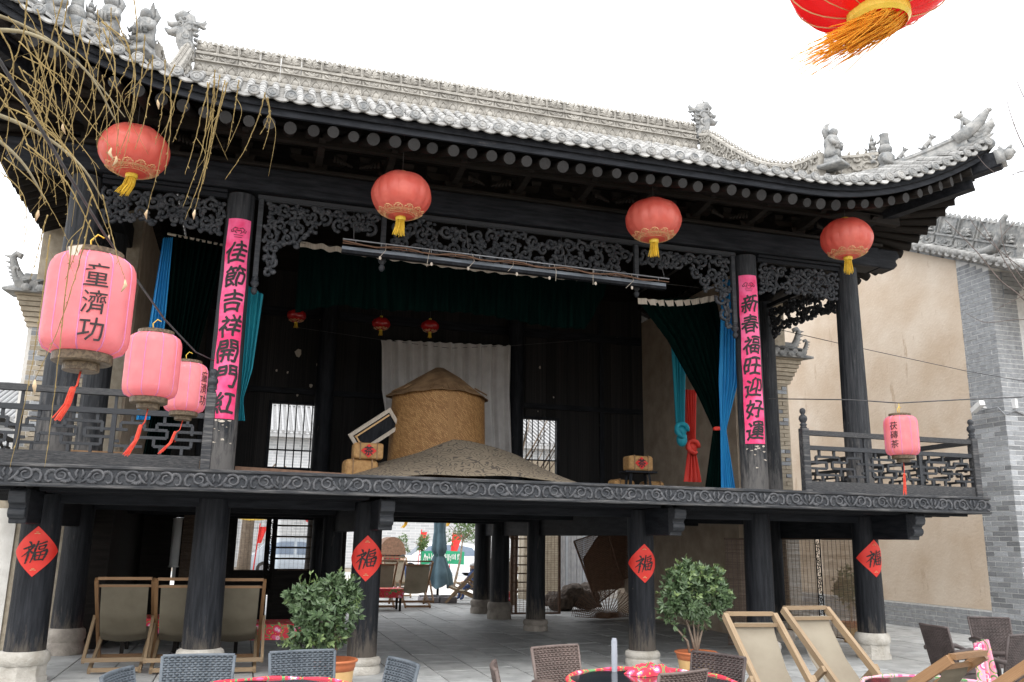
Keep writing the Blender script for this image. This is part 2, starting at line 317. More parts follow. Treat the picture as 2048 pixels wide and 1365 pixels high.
def glyph(ch, bold=.0):                           # triangulated character in a unit cell centred on 0
    k = (ch, bold)
    if k in _glyph: return _glyph[k]
    cu = bpy.data.curves.new('glyph', 'FONT'); cu.body = ch; cu.size = 1; cu.resolution_u = 2; cu.offset = bold; cu.align_x = 'CENTER'
    o = bpy.data.objects.new('glyph', cu); C.objects.link(o)
    dg = bpy.context.evaluated_depsgraph_get(); me = bpy.data.meshes.new_from_object(o.evaluated_get(dg))
    bpy.data.objects.remove(o)
    bm = bmesh.new(); bm.from_mesh(me); bmesh.ops.triangulate(bm, faces=bm.faces[:])
    for _ in range(4):
        ed = [e for e in bm.edges if e.calc_length() > .12]
        if not ed: break
        bmesh.ops.subdivide_edges(bm, edges=ed, cuts=1); bmesh.ops.triangulate(bm, faces=bm.faces[:])
    xs = [v.co.x for v in bm.verts]; ys = [v.co.y for v in bm.verts]; cx, cy = (min(xs)+max(xs))/2, (min(ys)+max(ys))/2
    sc = 1/max(max(xs)-min(xs), max(ys)-min(ys))
    bm.verts.index_update(); r = ([((v.co.x-cx)*sc, (v.co.y-cy)*sc) for v in bm.verts], [tuple(v.index for v in f.verts) for f in bm.faces]); bm.free()
    _glyph[k] = r; return r
def write(mb, ch, fn, size, u0, v0, bold=.0, sx=1, shear=0, wob=0):      # heavy strokes: a few shifted passes, each a hair in front of the last
    vs, fs = glyph(ch); ctr = Vector(fn(u0, v0)); 
    for i, (du, dv) in enumerate(((0, 0), (bold, 0), (-bold, 0), (0, bold), (0, -bold)) if bold else ((0, 0),)):
        pts = [Vector(fn(u0+((u+du)*sx+v*shear+wob*math.sin(7*v+3*u))*size, v0+(v+dv+u*shear*.8+wob*math.sin(6*u+1))*size)) for u, v in vs]
        k = 1+.0016*i; ax = Vector((0, 0, 0))
        mb.add([(p.x*k, p.y*k, p.z) for p in pts], fs)

def worn_base(name, z0, z1, col):                      # paint rubbed off towards the foot of a column (heights in metres)
    mt = MATS[name]; n, L = nodes(mt); b = n['Principled BSDF']; src = b.inputs['Base Color'].links[0].from_socket; tc = n.new('ShaderNodeTexCoord'); sp = n.new('ShaderNodeSeparateXYZ'); L.new(tc.outputs['Object'], sp.inputs[0])
    mp = n.new('ShaderNodeMapping'); mp.inputs['Scale'].default_value = (9, 9, 1.6); L.new(tc.outputs['Object'], mp.inputs[0]); ns = n.new('ShaderNodeTexNoise'); ns.inputs['Scale'].default_value = 1.6; ns.inputs['Detail'].default_value = 7; ns.inputs['Roughness'].default_value = .7; L.new(mp.outputs[0], ns.inputs['Vector'])
    mr = n.new('ShaderNodeMapRange'); mr.inputs[1].default_value = z0; mr.inputs[2].default_value = z1; mr.inputs[3].default_value = .62; mr.inputs[4].default_value = .30; L.new(sp.outputs['Z'], mr.inputs[0])
    ad = n.new('ShaderNodeMath'); ad.operation = 'ADD'; L.new(mr.outputs[0], ad.inputs[0]); L.new(ns.outputs['Fac'], ad.inputs[1]); m2 = n.new('ShaderNodeMapRange'); m2.inputs[1].default_value = .92; m2.inputs[2].default_value = 1.12; m2.inputs[4].default_value = .85; L.new(ad.outputs[0], m2.inputs[0])
    mx = n.new('ShaderNodeMixRGB'); mx.inputs[2].default_value = (*col, 1); L.new(m2.outputs[0], mx.inputs[0]); L.new(src, mx.inputs[1]); L.new(mx.outputs[0], b.inputs['Base Color'])
M('column_low', DK, .55, (.026, .028, .033), spec=.2, scale=5, bump=.4, bscale=26, stretch=(5, 5, .4), lo=.38, hi=.72, rand=.12, chips=((.13, .11, .09), 11., .69, (1, 1, .5))); worn_base('column_low', .2, .75, (.10, .085, .07))
M('column_up', (.013, .015, .018), .6, (.055, .057, .062), spec=.2, scale=5, bump=.5, bscale=26, stretch=(6, 6, .35), lo=.36, hi=.75, rand=.12, chips=((.16, .15, .14), 12., .70, (1, 1, .35))); worn_base('column_up', 2.5, 3.7, (.15, .142, .135))
M('wood_fret', (.026, .029, .034), .6, (.075, .077, .082), spec=.2, scale=14, bump=.3, bscale=60, lo=.4, hi=.7)
M('wood_wall', (.016, .016, .017), .7, (.040, .036, .033), spec=.15, scale=4, bump=.4, bscale=30, stretch=(5, 5, .5), lo=.38, hi=.72, rand=.3)
M('leaf_new', (.10, .16, .05), .4, (.20, .27, .10), scale=22, trans=.2, spec=.5)
def brush(mb, fn, pts, ws, u0, v0, size, o):          # one ink stroke: a flat ribbon of changing width on the surface fn(u, v, offset)
    P = [Vector((p[0], p[1])) for p in pts]; Q = []; Wd = []
    for i in range(len(P)-1):
        a, b, c, d = P[max(i-1, 0)], P[i], P[i+1], P[min(i+2, len(P)-1)]
        for k in range(6):
            t = k/6; Q.append(.5*((2*b)+(c-a)*t+(2*a-5*b+4*c-d)*t*t+(3*b-a-3*c+d)*t**3)); Wd.append(ws[i]+(ws[i+1]-ws[i])*t)
    Q.append(P[-1]); Wd.append(ws[-1]); vs = []
    for i, p in enumerate(Q):
        t = (Q[min(i+1, len(Q)-1)]-Q[max(i-1, 0)]); t = t.normalized() if t.length > 1e-6 else Vector((1, 0)); nn = Vector((-t.y, t.x)); w = Wd[i]*(.9+.2*math.sin(i*2.3))
        for s_ in (-1, 1): q = p+nn*w*s_; vs.append(fn(u0+q.x*size, v0+q.y*size, o))
    mb.add(vs, [(2*i, 2*i+1, 2*i+3, 2*i+2) for i in range(len(Q)-1)])
FU = [([(-.34, .46), (-.27, .40), (-.22, .31)], (.02, .05, .03)), ([(-.50, .14), (-.30, .20), (-.10, .28), (-.16, .14), (-.34, -.06), (-.50, -.20)], (.03, .045, .055, .045, .03, .01)), ([(-.24, .14), (-.25, -.15), (-.26, -.52)], (.04, .05, .03)), ([(-.20, .04), (-.12, -.02), (-.06, -.10)], (.02, .045, .03)),
      ([(.02, .46), (.0, .1), (-.03, -.2), (-.08, -.50)], (.03, .045, .04, .015)), ([(.06, .30), (.20, .34), (.36, .40)], (.03, .03, .045)), ([(.10, .20), (.12, .06)], (.035, .03)), ([(.10, .20), (.24, .22), (.36, .25), (.32, .09)], (.025, .025, .045, .025)), ([(.12, .06), (.32, .09)], (.022, .022)),
      ([(.04, -.06), (.06, -.22), (.08, -.40)], (.03, .04, .035)), ([(.04, -.06), (.22, -.04), (.44, .02), (.42, -.20), (.36, -.44)], (.025, .03, .055, .05, .03)), ([(.22, -.05), (.22, -.38)], (.03, .025)), ([(.08, -.20), (.40, -.17)], (.024, .024)), ([(.08, -.39), (.38, -.38)], (.03, .03))]
# ================================================================== SETTING: ground
def px_of(P):
    d = Vector(P)-CAM; z = d.dot(FWD); return (1024+F_PX*d.dot(RIGHT)/z, 682.5-F_PX*d.dot(UP)/z, z)
struct('ground', MB().add([(-150,-60,-.06),(150,-60,-.06),(150,260,-.06),(-150,260,-.06)], [(0,1,2,3)]), 'earth')
pave = struct('pavement', MB().b2(-9.5, 10.3, -9, 15.2, -.05, -.022), 'joint')
rp = random.Random(3)
cand = []
PW, PL = .56, .82
x = -9.4; nx = 0
while x < 10.1:
    y = -8.9+(0, .41, .2, .62)[nx % 4]
    while y < 14.4:
        a = px_of((x+PW/2, y+PL/2, 0)); vis = a[2] > .5 and -60 < a[0] < 2110 and 1150 < a[1] < 1420
        cand.append((0 if not vis else 1/a[2]**3, x, y)); y += PL
    x += PW; nx += 1
cand.sort(reverse=True)
pm = MB().box((0,0,0), (PW-.009, PL-.009, .05), tw=.985).mesh('paver'); pm.materials.append(MATS['paver'])
field = MB()
for i, (a, x, y) in enumerate(cand):
    c = (x+PW/2, y+PL/2, -.025+rp.uniform(-.003, .002))
    if i < 300 and a > 0: ob('paver', pm, None, pave, Matrix.Translation(c) @ Matrix.Rotation(rp.uniform(-.004, .004), 4, 'Z'))
    else: field.box(c, (PW-.009, PL-.009, .05), tw=.985)
o = ob('paver_field', field, 'paver', pave); o['kind'] = 'stuff'
# pale court beyond the stage and its kerb
struct('court', MB().b2(-30, 40, 15.2, 26, -.04, -.012), 'white_stone')
struct('road', MB().b2(-60, 80, 26.2, 34, -.05, -.03), 'grey_wall')
struct('kerb', MB().b2(-60, 80, 26, 26.2, -.05, .1), 'white_stone')
# ================================================================== THE STAGE BUILDING
STG = thing('opera_stage', 'black timber opera stage on stone based pillars under a sweeping grey tiled roof', 'stage building')
ZF, ZE, YE, XE = 2.375, 2.137, -1.283, 6.99
RW = random.Random(11)
def column(X, Y, z0, z1, r0, r1, mat='wood_z', parent=STG, name='column'):
    mb = MB(); n = 24; seg = 10; rr = random.Random(int((X+20)*97+(Y+3)*13+z0*7))
    ph = rr.uniform(0, 6)
    prof = [(r0+(r1-r0)*t/seg + .004*math.sin(5*t/seg+ph), z0+(z1-z0)*t/seg) for t in range(seg+1)]
    mb.lathe(prof, n, (0,0,0)); o = ob(name, mb, mat, parent, loc=(X, Y, 0)); auto(o, 50); return o
def stone_base(col, r, h, mat='stone', octo=False):
    mb = MB()
    if octo:
        mb.lathe([(r*1.22, 0), (r*1.22, h*.18)], 8); mb.lathe([(r*1.14, h*.181), (r*1.14, h*.56)], 8)
        mb.lathe([(r*1.16, h*.561), (r*1.25, h*.66), (r*1.27, h*.8), (r*1.2, h*.93), (r*1.07, h)], 24)
    else:
        mb.lathe([(r*1.26, 0), (r*1.28, h*.30), (r*1.2, h*.48)], 24); mb.lathe([(r*1.18, h*.481), (r*1.27, h*.60), (r*1.29, h*.76), (r*1.22, h*.92), (r*1.06, h)], 24)
    return auto(ob('stone_base', mb, mat, col), 35)
UNDER = 2.10
lower = [(-5.788, 0, .215, (46,1305), True), (-3.876, 0, .215, (405,1300), False), (-1.94, -.05, .185, (724,1318), False), (1.94, -.05, .185, (1283,1305), False), (3.876, 0, .2, (1523,1285), False), (5.788, 0, .2, (1740,1268), True),
         (-5.788, 2.5, .2, (147,1258), False), (5.788, 2.45, .2, (1565,1243), False), (-1.94, 4.66, .18, (665,1240), False), (1.94, 4.66, .18, (1070,1240), False), (5.788, 4.66, .18, (1428,1243), False), (-5.788, 4.66, .18, (200,1240), False),
         (1.94, 7.15, .2, (998,1205), False), (-1.94, 7.15, .2, (642,1205), False), (1.94, 8.65, .2, (963,1200), False), (-1.94, 8.65, .2, (630,1200), False)]
for X, Y, r, (px, py), octo in lower:
    h = min(.46, max(.2, PY(px, py, Y-r).z))
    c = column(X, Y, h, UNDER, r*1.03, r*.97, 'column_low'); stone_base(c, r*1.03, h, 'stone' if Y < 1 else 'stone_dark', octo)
# deck, carved edge, beams
ob('deck', MB().b2(-XE+.06, XE-.06, YE+.06, 8.9, ZE+.03, ZF-.03), 'wood_brown', STG)
for i in range(60):
    x = -6.9+i*.235
    if x+.225 < 6.95: ubox('deck_plank', 'wood_x', STG, (x+.1125, 3.8, ZF-.0175), (.225, 10.0, .035))
edge = bev(ob('edge_board', MB().b2(-XE, XE, YE, YE+.05, ZE+.035, ZF-.035), 'wood_edge', STG), .004)
for z0, z1, p in ((ZF-.035, ZF+.004, .025), (ZE-.004, ZE+.035, .02)):
    bev(ob('edge_rail', MB().b2(-XE-.02, XE+.02, YE-p, YE+.06, z0, z1), 'wood_worn', edge), .008)
for sx in (-1, 1):
    bev(ob('edge_return', MB().b2(sx*XE, sx*(XE-.05), YE+.061, 2.6, ZE, ZF), 'wood_edge', STG), .004)
def scroll_unit():
    mb = MB(); fn = lambda u, v: (u, 0, v)
    def rib(pts, r): mb.tube([(u, -.001, v) for u, v in pts], [q*1.25 for q in r], 6)
    for s in (-1, 1):
        rib([(s*(.175+.075*math.cos(a)*(1-.62*t)), .004+.066*math.sin(a)*(1-.62*t)) for t in np.linspace(0, 1, 18) for a in (2.6-7.6*t,)], [.013-.0003*k for k in range(18)])
        rib([(s*.108, .035), (s*.085, -.01), (s*.05, -.045), (s*.02, -.06)], [.012, .013, .012, .008])
        for k in range(6):
            a = -2.9+.40*k; rib([(s*(.125+.02*math.cos(a)), -.022+.015*math.sin(a)), (s*(.125+.05*math.cos(a)), -.026+.038*math.sin(a)), (s*(.125+.068*math.cos(a+.2)), -.026+.046*math.sin(a+.2))], [.006, .011, .006])
        for k in range(6):
            a = .2+.45*k; rib([(s*(.268+.016*math.cos(a)), .022+.012*math.sin(a)), (s*(.268+.042*math.cos(a)), .024+.032*math.sin(a)), (s*(.268+.058*math.cos(a+.2)), .024+.040*math.sin(a+.2))], [.006, .010, .005])
        rib([(s*.30, .045), (s*.322, .0), (s*.318, -.05), (s*.285, -.066), (s*.262, -.048)], [.008, .013, .013, .010, .007])
        rib([(s*.022, .066), (s*.040, .03), (s*.022, -.005), (s*.035, -.03)], [.008, .013, .011, .006])
    mb.xf(Matrix.Diagonal((1.02, 1.1, 1.08, 1))); return mb
su = scroll_unit().mesh('scroll_carving', True); su.materials.append(MATS['wood_relief'])
k = 0; x = -XE+.36
while x < XE-.3:
    ob('scroll_carving', su, None, edge, Matrix.Translation((x, YE-.004, (ZE+ZF)/2)) @ Matrix.Diagonal((1, 1, 1 if k % 2 else 1, 1))); x += .70; k += 1
def beam_end(X, dx=.08):
    prof = [(0,.37),(0,.0),(-.05,.0),(-.06,.05),(-.12,.06),(-.155,.10),(-.15,.15),(-.12,.17),(-.14,.20),(-.19,.22),(-.21,.28),(-.20,.34),(-.15,.37)]
    b = MB().b2(X+dx-.08, X+dx+.08, -.93, 8.6, UNDER-.35, UNDER+.02); o = bev(ob('floor_beam', b, 'wood_y', STG), .01)
    mb = MB().prism([(u, v) for u, v in prof], .17, lambda u, v, w: (X+dx+w, -.931+u, UNDER-.352+v)); bev(ob('carved_beam_end', mb, 'wood_edge', o), .008)
for X in (-5.788, -1.94, 1.94, 5.788): beam_end(X, -.05 if X < -5 else .08)
for Y in (-.02, 2.45, 4.66, 7.15):
    for a, b in ((-5.6, -2.13), (-1.83, 1.83), (2.13, 5.6)): ob('cross_beam', MB().b2(a, b, Y-.09, Y+.09, UNDER-.10, UNDER+.04), 'wood_x', STG)
for i in range(26):
    Y = -.9+i*.36
    for a, b in ((-6.9, -5.9), (-5.67, -2.06), (-1.82, 1.82), (2.06, 5.67), (5.9, 6.9)): ubox('joist', 'wood_x', STG, ((a+b)/2, Y, UNDER+.045), (b-a, .09, .08))
# upper columns
ZT = 6.15
for X in (-5.788, -3.876, 3.876, 5.788): column(X, 0, ZF+.001, ZT, .205, .185, 'column_up')
for X in (-5.788, 5.788): column(X, 2.45, ZF+.001, ZT+.3, .2, .185, 'column_up')
column(-2.1, 6.7, ZF, 8.6, .19, .18); column(2.1, 6.7, ZF, 8.6, .19, .18)
# main front beam and its plate, eave brackets, purlins
bev(ob('front_beam', MB().b2(-6.35, 6.35, -.19, .19, 6.2, 6.55), 'wood_x', STG), .02)
bev(ob('beam_plate', MB().b2(-6.4, 6.4, -.24, .24, 6.551, 6.60), 'wood_brown', STG), .008)
for sx in (-1, 1):
    bev(ob('side_beam', MB().b2(sx*5.6, sx*5.98, .25, 8.6, 6.2, 6.55), 'wood_y', STG), .02)
    mb = MB().prism([(0,0),(.30,.0),(.40,.09),(.36,.16),(.46,.24),(.40,.35),(0,.35)], .3, lambda u, v, w: (sx*(6.352+u), w, 6.2+v)); bev(ob('beam_nose', mb, 'wood_x', STG), .02)
ob('eave_purlin', MB().tube([(-6.5, -.72, 6.99), (6.5, -.72, 6.99)], .09, 12), 'wood_brown', STG)
ob('eave_tie', MB().b2(-6.3, 6.3, -.77, -.67, 6.72, 6.86), 'wood_brown', STG)
ob('wall_purlin', MB().tube([(-6, 0, 7.12), (6, 0, 7.12)], .11, 12), 'wood_brown', STG)
def bracket_set(X):
    o = MB(); o.box((X, -.02, 6.66), (.22, .22, .12), tw=1.25); ob1 = bev(ob('bracket_set', o, 'wood_brown', STG), .006)
    for z, w, y0 in ((6.76, .75, .0), (6.9, .95, -.36)):
        mb = MB().prism([(-w/2,.1),(-w/2,.05),(-w/2+.07,.0),(w/2-.07,0),(w/2,.05),(w/2,.1)], .085, lambda u, v, t: (X+u, y0+t, z+v)); ob('bracket_arm', mb, 'wood_brown', ob1)
        for s in (-1, 0, 1): ob('bearing_block', MB().box((X+s*w*.42, y0, z+.135), (.13, .14, .07), tw=1.25), 'wood_brown', ob1)
    mb = MB().prism([(.1,.1),(-.75,.14),(-.85,.06),(-.72,0),(-.4,-.05),(.1,-.05)], .09, lambda u, v, t: (X+t, u, 6.72+v)); ob('bracket_tongue', mb, 'wood_brown', ob1)
for X in (-5.788, -4.83, -3.876, -2.9, -1.94, -.97, 0, .97, 1.94, 2.9, 3.876, 4.83, 5.788): bracket_set(X)
# cloud-shaped carved leaves between the brackets
def leaf_spray(X):
    mb = MB()
    for s in (-1, 1):
        for k in range(6):
            a = .3+.25*k; L = .20-.015*k
            mb.tube([(X+s*(.05+.05*k+L*t*math.cos(a)), -.30-.02*k, 6.66+L*t*math.sin(a)*.8+.03*math.sin(3*t)) for t in (0, .35, .7, 1)], [.018, .02, .015, .005], 5)
    return mb
for X in (-2.4, -.5, 1.45, 3.4, 5.3, -4.4): ob('carved_spray', leaf_spray(X), 'wood_brown', STG, smooth=True)
# ------------------------------------------------------------------ hanging carved screens
def spiral(cx, cz, r, turns, hand, ph, n=16):
    return [(cx+hand*r*(1-.8*t)*math.cos(ph+2*math.pi*turns*t), cz+r*(1-.8*t)*math.sin(ph+2*math.pi*turns*t)) for t in np.linspace(0, 1, n)]
def scrollwork(inside, x0, x1, z0, z1, seed, to3, rmin=.036, rmax=.10):
    rr = random.Random(seed); circ = []
    for R in np.linspace(rmax, rmin, 9):
        for _ in range(260):
            x, z = rr.uniform(x0+R, x1-R), rr.uniform(z0, z1-R)
            if all(inside(x+R*.8*math.cos(a), z+R*.8*math.sin(a)) for a in np.linspace(0, 6.28, 7)[:-1]) and all(math.hypot(x-a, z-b) > (R+c)*.93 for a, b, c in circ): circ.append((x, z, R))
    mb = MB()
    for x, z, R in circ:
        pts = spiral(x, z, R*1.02, 1.25 if R > .07 else .85, rr.choice((-1, 1)), rr.uniform(0, 6.28), 14 if R > .07 else 9)
        n = len(pts); mb.tube([to3(u, v, .008*math.sin(i)) for i, (u, v) in enumerate(pts)], [.031-.013*i/n for i in range(n)], 5)
        if R > .075: mb.sphere(to3(x, z, 0), .024, 6, 4)
        near = sorted(circ, key=lambda c: math.hypot(c[0]-x, c[1]-z))[1:4]
        for a, b, c in near:
            mx, mz = (x+a)/2+rr.uniform(-.02, .02), (z+b)/2+rr.uniform(-.02, .02)
            mb.tube([to3(x+(mx-x)*.55, z+(mz-z)*.55, 0), to3(mx, mz, -.012), to3(a+(mx-a)*.55, b+(mz-b)*.55, 0)], [.018, .026, .018], 4)
        for _ in range(2):
            a = rr.uniform(0, 6.28); mb.sphere(to3(x+R*math.cos(a), z+R*math.sin(a), -.012), rr.uniform(.022, .04), 6, 4, (1.3, .7, 1))
    return mb
SC = bpy.data.objects.new('hanging_screen', None); C.objects.link(SC); SC.parent = STG
yS = -.06
f3 = lambda u, v, w: (u, yS+w, v)
def low_side(s):
    def ins(x, z):
        a = abs(x); lo = 5.80 if a < 2.75 else 5.80-.98*((a-2.75)/.83)**1.5 - (.03 if a > 2.3 else 0)
        if a > 3.2 and z < 5.75 and a < 3.58-(z-4.85)*.30*.35-.12-.16*max(0, (z-4.85)/.9): return False
        return 2.0 < a < 3.57 and lo < z < 6.12
    return ins
ob('carved_screen', scrollwork(lambda x, z: 5.56+.05*math.cos(6*x) < z < 6.11, -1.86, 1.86, 5.45, 6.11, 5, f3), 'wood_fret', SC, smooth=True)
ob('carved_bracket', scrollwork(low_side(-1), -3.57, -2.0, 4.8, 6.12, 6, f3), 'wood_fret', SC, smooth=True)
ob('carved_bracket', scrollwork(low_side(1), 2.0, 3.57, 4.8, 6.12, 8, f3), 'wood_fret', SC, smooth=True)
for s in (-1, 1):
    x0, x1 = sorted((s*4.07, s*5.6))
    ob('carved_screen', scrollwork(lambda x, z: 5.50+.12*math.sin(math.pi*(abs(x)-4.07)/1.53) < z < 6.07, x0, x1, 5.4, 6.07, 9+s, f3), 'wood_fret', SC, smooth=True)
    X = s*5.788
    ob('carved_screen', scrollwork(lambda y, z: 5.45+.1*math.sin(math.pi*y/2.3) < z < 6.05, .22, 2.25, 5.35, 6.05, 19+s, lambda u, v, w: (X+w, u, v)), 'wood_fret', SC, smooth=True)
    ubox('screen_rail', 'wood_y', SC, (X, 1.23, 6.10), (.07, 2.04, .07))
    ubox('screen_rail', 'wood_x', SC, (s*4.83, yS, 6.11), (1.54, .07, .06))
    ubox('screen_rail', 'wood_x', SC, (s*4.83, yS-.02, 6.165), (1.54, .11, .04))
for a, b in ((-3.66, 3.66),): ubox('screen_rail', 'wood_edge', SC, (0, yS, 6.15), (7.32, .08, .055))
for a, b in ((-3.57, -1.99), (-1.89, 1.89), (1.99, 3.57)): ubox('screen_rail', 'wood_edge', SC, ((a+b)/2, yS, 6.115), (b-a, .05, .014))
def drop_post(X, zl):
    o = bev(ob('hanging_post', MB().b2(X-.035, X+.035, yS-.036, yS+.036, zl, 6.12), 'wood_edge', SC), .006)
    ob('turned_drop', MB().lathe([(.02, -.24), (.038, -.21), (.045, -.18), (.03, -.15), (.022, -.14), (.05, -.11), (.06, -.08), (.045, -.05), (.03, -.045), (.045, -.035), (.045, -.02), (.03, -.012), (.045, 0)], 12, (X, yS, zl)), 'wood_edge', o, smooth=True)
for X, zl in ((-1.94, 5.52), (1.94, 5.52), (-3.615, 5.02), (3.615, 5.02)): drop_post(X, zl)
# ------------------------------------------------------------------ side masonry walls, back wall
YW0, YB = 3.0, 7.15
def side_wall(sx):
    ox = .30 if sx < 0 else 0.
    w = ob('side_wall', MB().b2(sx*5.48, sx*(6.62+ox), YW0, 8.9, -.02, 6.9), 'brick_tan', STG)
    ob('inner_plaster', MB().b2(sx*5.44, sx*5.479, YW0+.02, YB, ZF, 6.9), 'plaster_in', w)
    ob('lining_or_shade_panel', MB().b2(sx*5.40, sx*5.479, YW0+.02, 8.6, 0, ZE), 'wood_brown' if sx < 0 else 'plaster_in', w)
    if sx < 0:
        ob('wall_foot', MB().b2(-7.0, -6.921, YW0, 8.9, -.02, 2.12), 'brick_tan', w); ob('lining_or_shade_panel', MB().b2(-6.05, -5.40, YW0-.05, YW0-.001, 0, ZE), 'wood_brown', w)  # second piece: dark panel added to shade the pale brick wall end
    ob('corner_stone', MB().b2(sx*(6.72 if sx < 0 else 6.35), sx*(7.03 if sx < 0 else 6.66), YW0-.03, YW0+.4, 0, 2.0), 'white_stone', w)
    if sx < 0: ob('corner_stone', MB().b2(-6.935, -6.72, YW0-.02, YW0+.3, 2.2, 4.76), 'white_stone', w)
    # courses of the wall end face
    rb = random.Random(5+sx)
    bm_ = MB().box((0,0,0), (1,1,1)).mesh('wall_brick'); bm_.materials.append(MATS['brick_tan']); bm2 = bm_.copy(); bm2.materials[0] = MATS['brick']
    z = 2.45; r = 0
    while z < 4.75:
        x = 5.50+ox
        ws = (.27, .27, .27, .26) if r % 2 else (.14, .27, .27, .27, .12)
        for wd in ws:
            ob('wall_brick', bm2 if rb.random() < .3 else bm_, None, w, Matrix.Translation((sx*(x+wd/2), YW0-.012, z+.035)) @ Matrix.Diagonal((wd-.012, .03, .066, 1))); x += wd+.004
        z += .078; r += 1
    # corbelled top with little tiled cornice
    for k in range(7):
        e = .03+.035*k; ob('corbel_course', MB().b2(sx*(5.5), sx*(6.64+ox+e*.8), YW0-.02-e, YW0+.6, 4.76+k*.075, 4.828+k*.075), 'brick_tan', w)
    zc = 5.29
    for k in range(7):
        x = 5.55+k*.2; c = ob('cornice_tile', MB().tube([(sx*(x+ox), YW0-.42, zc+.04), (sx*(x+ox), YW0+.25, zc+.28)], .07, 8), 'ornament', w)
    for k in range(6):
        x = 5.65+k*.2; ob('cornice_drip', MB().sphere((sx*(x+ox), YW0-.42, zc), .075, 8, 5, (1, .35, .8)), 'ornament', w)
    ob('cornice_bed', MB().add([(sx*5.48, YW0-.40, zc-.02), (sx*(6.98+ox), YW0-.40, zc-.02), (sx*(6.98+ox), YW0+.3, zc+.22), (sx*5.48, YW0+.3, zc+.22), (sx*5.48, YW0-.40, zc-.06), (sx*(6.98+ox), YW0-.40, zc-.06), (sx*(6.98+ox), YW0+.3, zc+.0), (sx*5.48, YW0+.3, zc+.0)], [(0,1,2,3),(7,6,5,4),(0,4,5,1),(1,5,6,2),(2,6,7,3),(3,7,4,0)]), 'ornament', w)
    ob('cornice_ridge', MB().b2(sx*5.6, sx*(6.8+ox), YW0+.02, YW0+.2, zc+.12, zc+.34), 'ornament', w)
    horn = MB()
    for y0, s2 in ((YW0+.1, 1.), (YW0-.36, .62)):
        pts = [(sx*(6.62+ox+s2*(.05+.34*t+.05*math.sin(3*t))), y0, zc+.16*s2+s2*(.02+.42*t**1.9)-(.1 if s2 < 1 else 0)) for t in np.linspace(0, 1, 9)]
        tip = Vector(pts[-1]); pts += [tip+Vector((-sx*.05*s2, 0, .06*s2)), tip+Vector((-sx*.11*s2, 0, .035*s2)), tip+Vector((-sx*.09*s2, 0, -.01*s2))]
        horn.tube(pts, [.10*s2*(1-.6*i/11) for i in range(12)], 7)
        for i in range(1, 9):
            p = Vector(pts[i]); horn.tube([p, p+Vector((sx*.13*s2, 0, .015*s2))], [.04*s2, .006], 5)
    ob('upturned_horn', horn, 'ornament', w, smooth=True)
side_wall(1); side_wall(-1)
# back wall of dark planks with two barred windows
BW = bpy.data.objects.new('back_wall', None); C.objects.link(BW); BW.parent = STG
wins = [(-3.125, -1.952, 3.07, 4.40), (2.233, 3.231, 3.10, 4.375)]
rb = random.Random(8)
ed = sorted({-5.44, 5.44, wins[0][0], wins[0][1], wins[1][0], wins[1][1]})
for q in range(len(ed)-1):
    x0, x1 = ed[q], ed[q+1]; n = max(1, round((x1-x0)/.28)); win = [w for w in wins if abs(w[0]-x0) < 1e-6]
    for k in range(n):
        a, b = x0+(x1-x0)*k/n, x0+(x1-x0)*(k+1)/n
        for z0, z1 in ([(ZF, win[0][2]), (win[0][3], 9.3)] if win else [(ZF, 9.3)]):
            ubox('wall_plank', 'wood_wall', BW, ((a+b)/2, YB+.02+rb.uniform(0, .012), (z0+z1)/2), (b-a-.004, .05, z1-z0))
            ubox('wall_backing', 'wood_brown', BW, ((a+b)/2, YB+.075, (z0+z1)/2), (b-a, .03, z1-z0))
for a, b, c, d in wins:
    fr = bev(ob('window_frame', MB().b2(a-.07, a, YB-.05, YB+.1, c-.06, d+.06).b2(b, b+.07, YB-.05, YB+.1, c-.06, d+.06).b2(a, b, YB-.05, YB+.1, d, d+.06).b2(a, b, YB-.05, YB+.1, c-.06, c), 'wood_z', BW), .006)
    n = 7
    for k in range(1, n): ob('window_bar', MB().tube([(a+(b-a)*k/n, YB+.03, c), (a+(b-a)*k/n, YB+.03, d)], .013, 6), 'wood_z', fr)
    ob('window_bar', MB().b2(a, b, YB+.02, YB+.045, c+(d-c)*.26, c+(d-c)*.26+.03), 'wood_z', fr)
for x0 in (-4.5, 4.35): ob('wall_rail', MB().b2(x0-.05, x0+.05, YB-.06, YB-.012, ZF, 7), 'wood_z', BW)
ob('wall_rail', MB().b2(-5.4, 5.4, YB-.07, YB-.013, 4.62, 4.74), 'wood_x', BW); ob('wall_rail', MB().b2(-5.4, 5.4, YB-.07, YB-.013, 6.3, 6.5), 'wood_x', BW)
# torn scraps of paper still stuck on the planks
rs = random.Random(2)
for px, py, s in ((597,706,.16),(553,742,.05),(575,745,.05),(635,730,.06),(648,745,.07),(622,772,.08),(595,790,.06),(1080,735,.06),(1107,795,.04),(1076,823,.03),(640,640,.03)):
    p = PY(px, py, YB-.008); a = rs.uniform(0, 3)
    pts = [(s*rs.uniform(.3, .55)*math.cos(t+a), s*rs.uniform(.35, .8)*math.sin(t+a)) for t in np.linspace(0, 6.28, 7)[:-1]]
    ob('paper_scrap', MB().prism(pts, .003, lambda u, v, w: (p.x+u, p.y+w, p.z+v)), 'tape', BW)
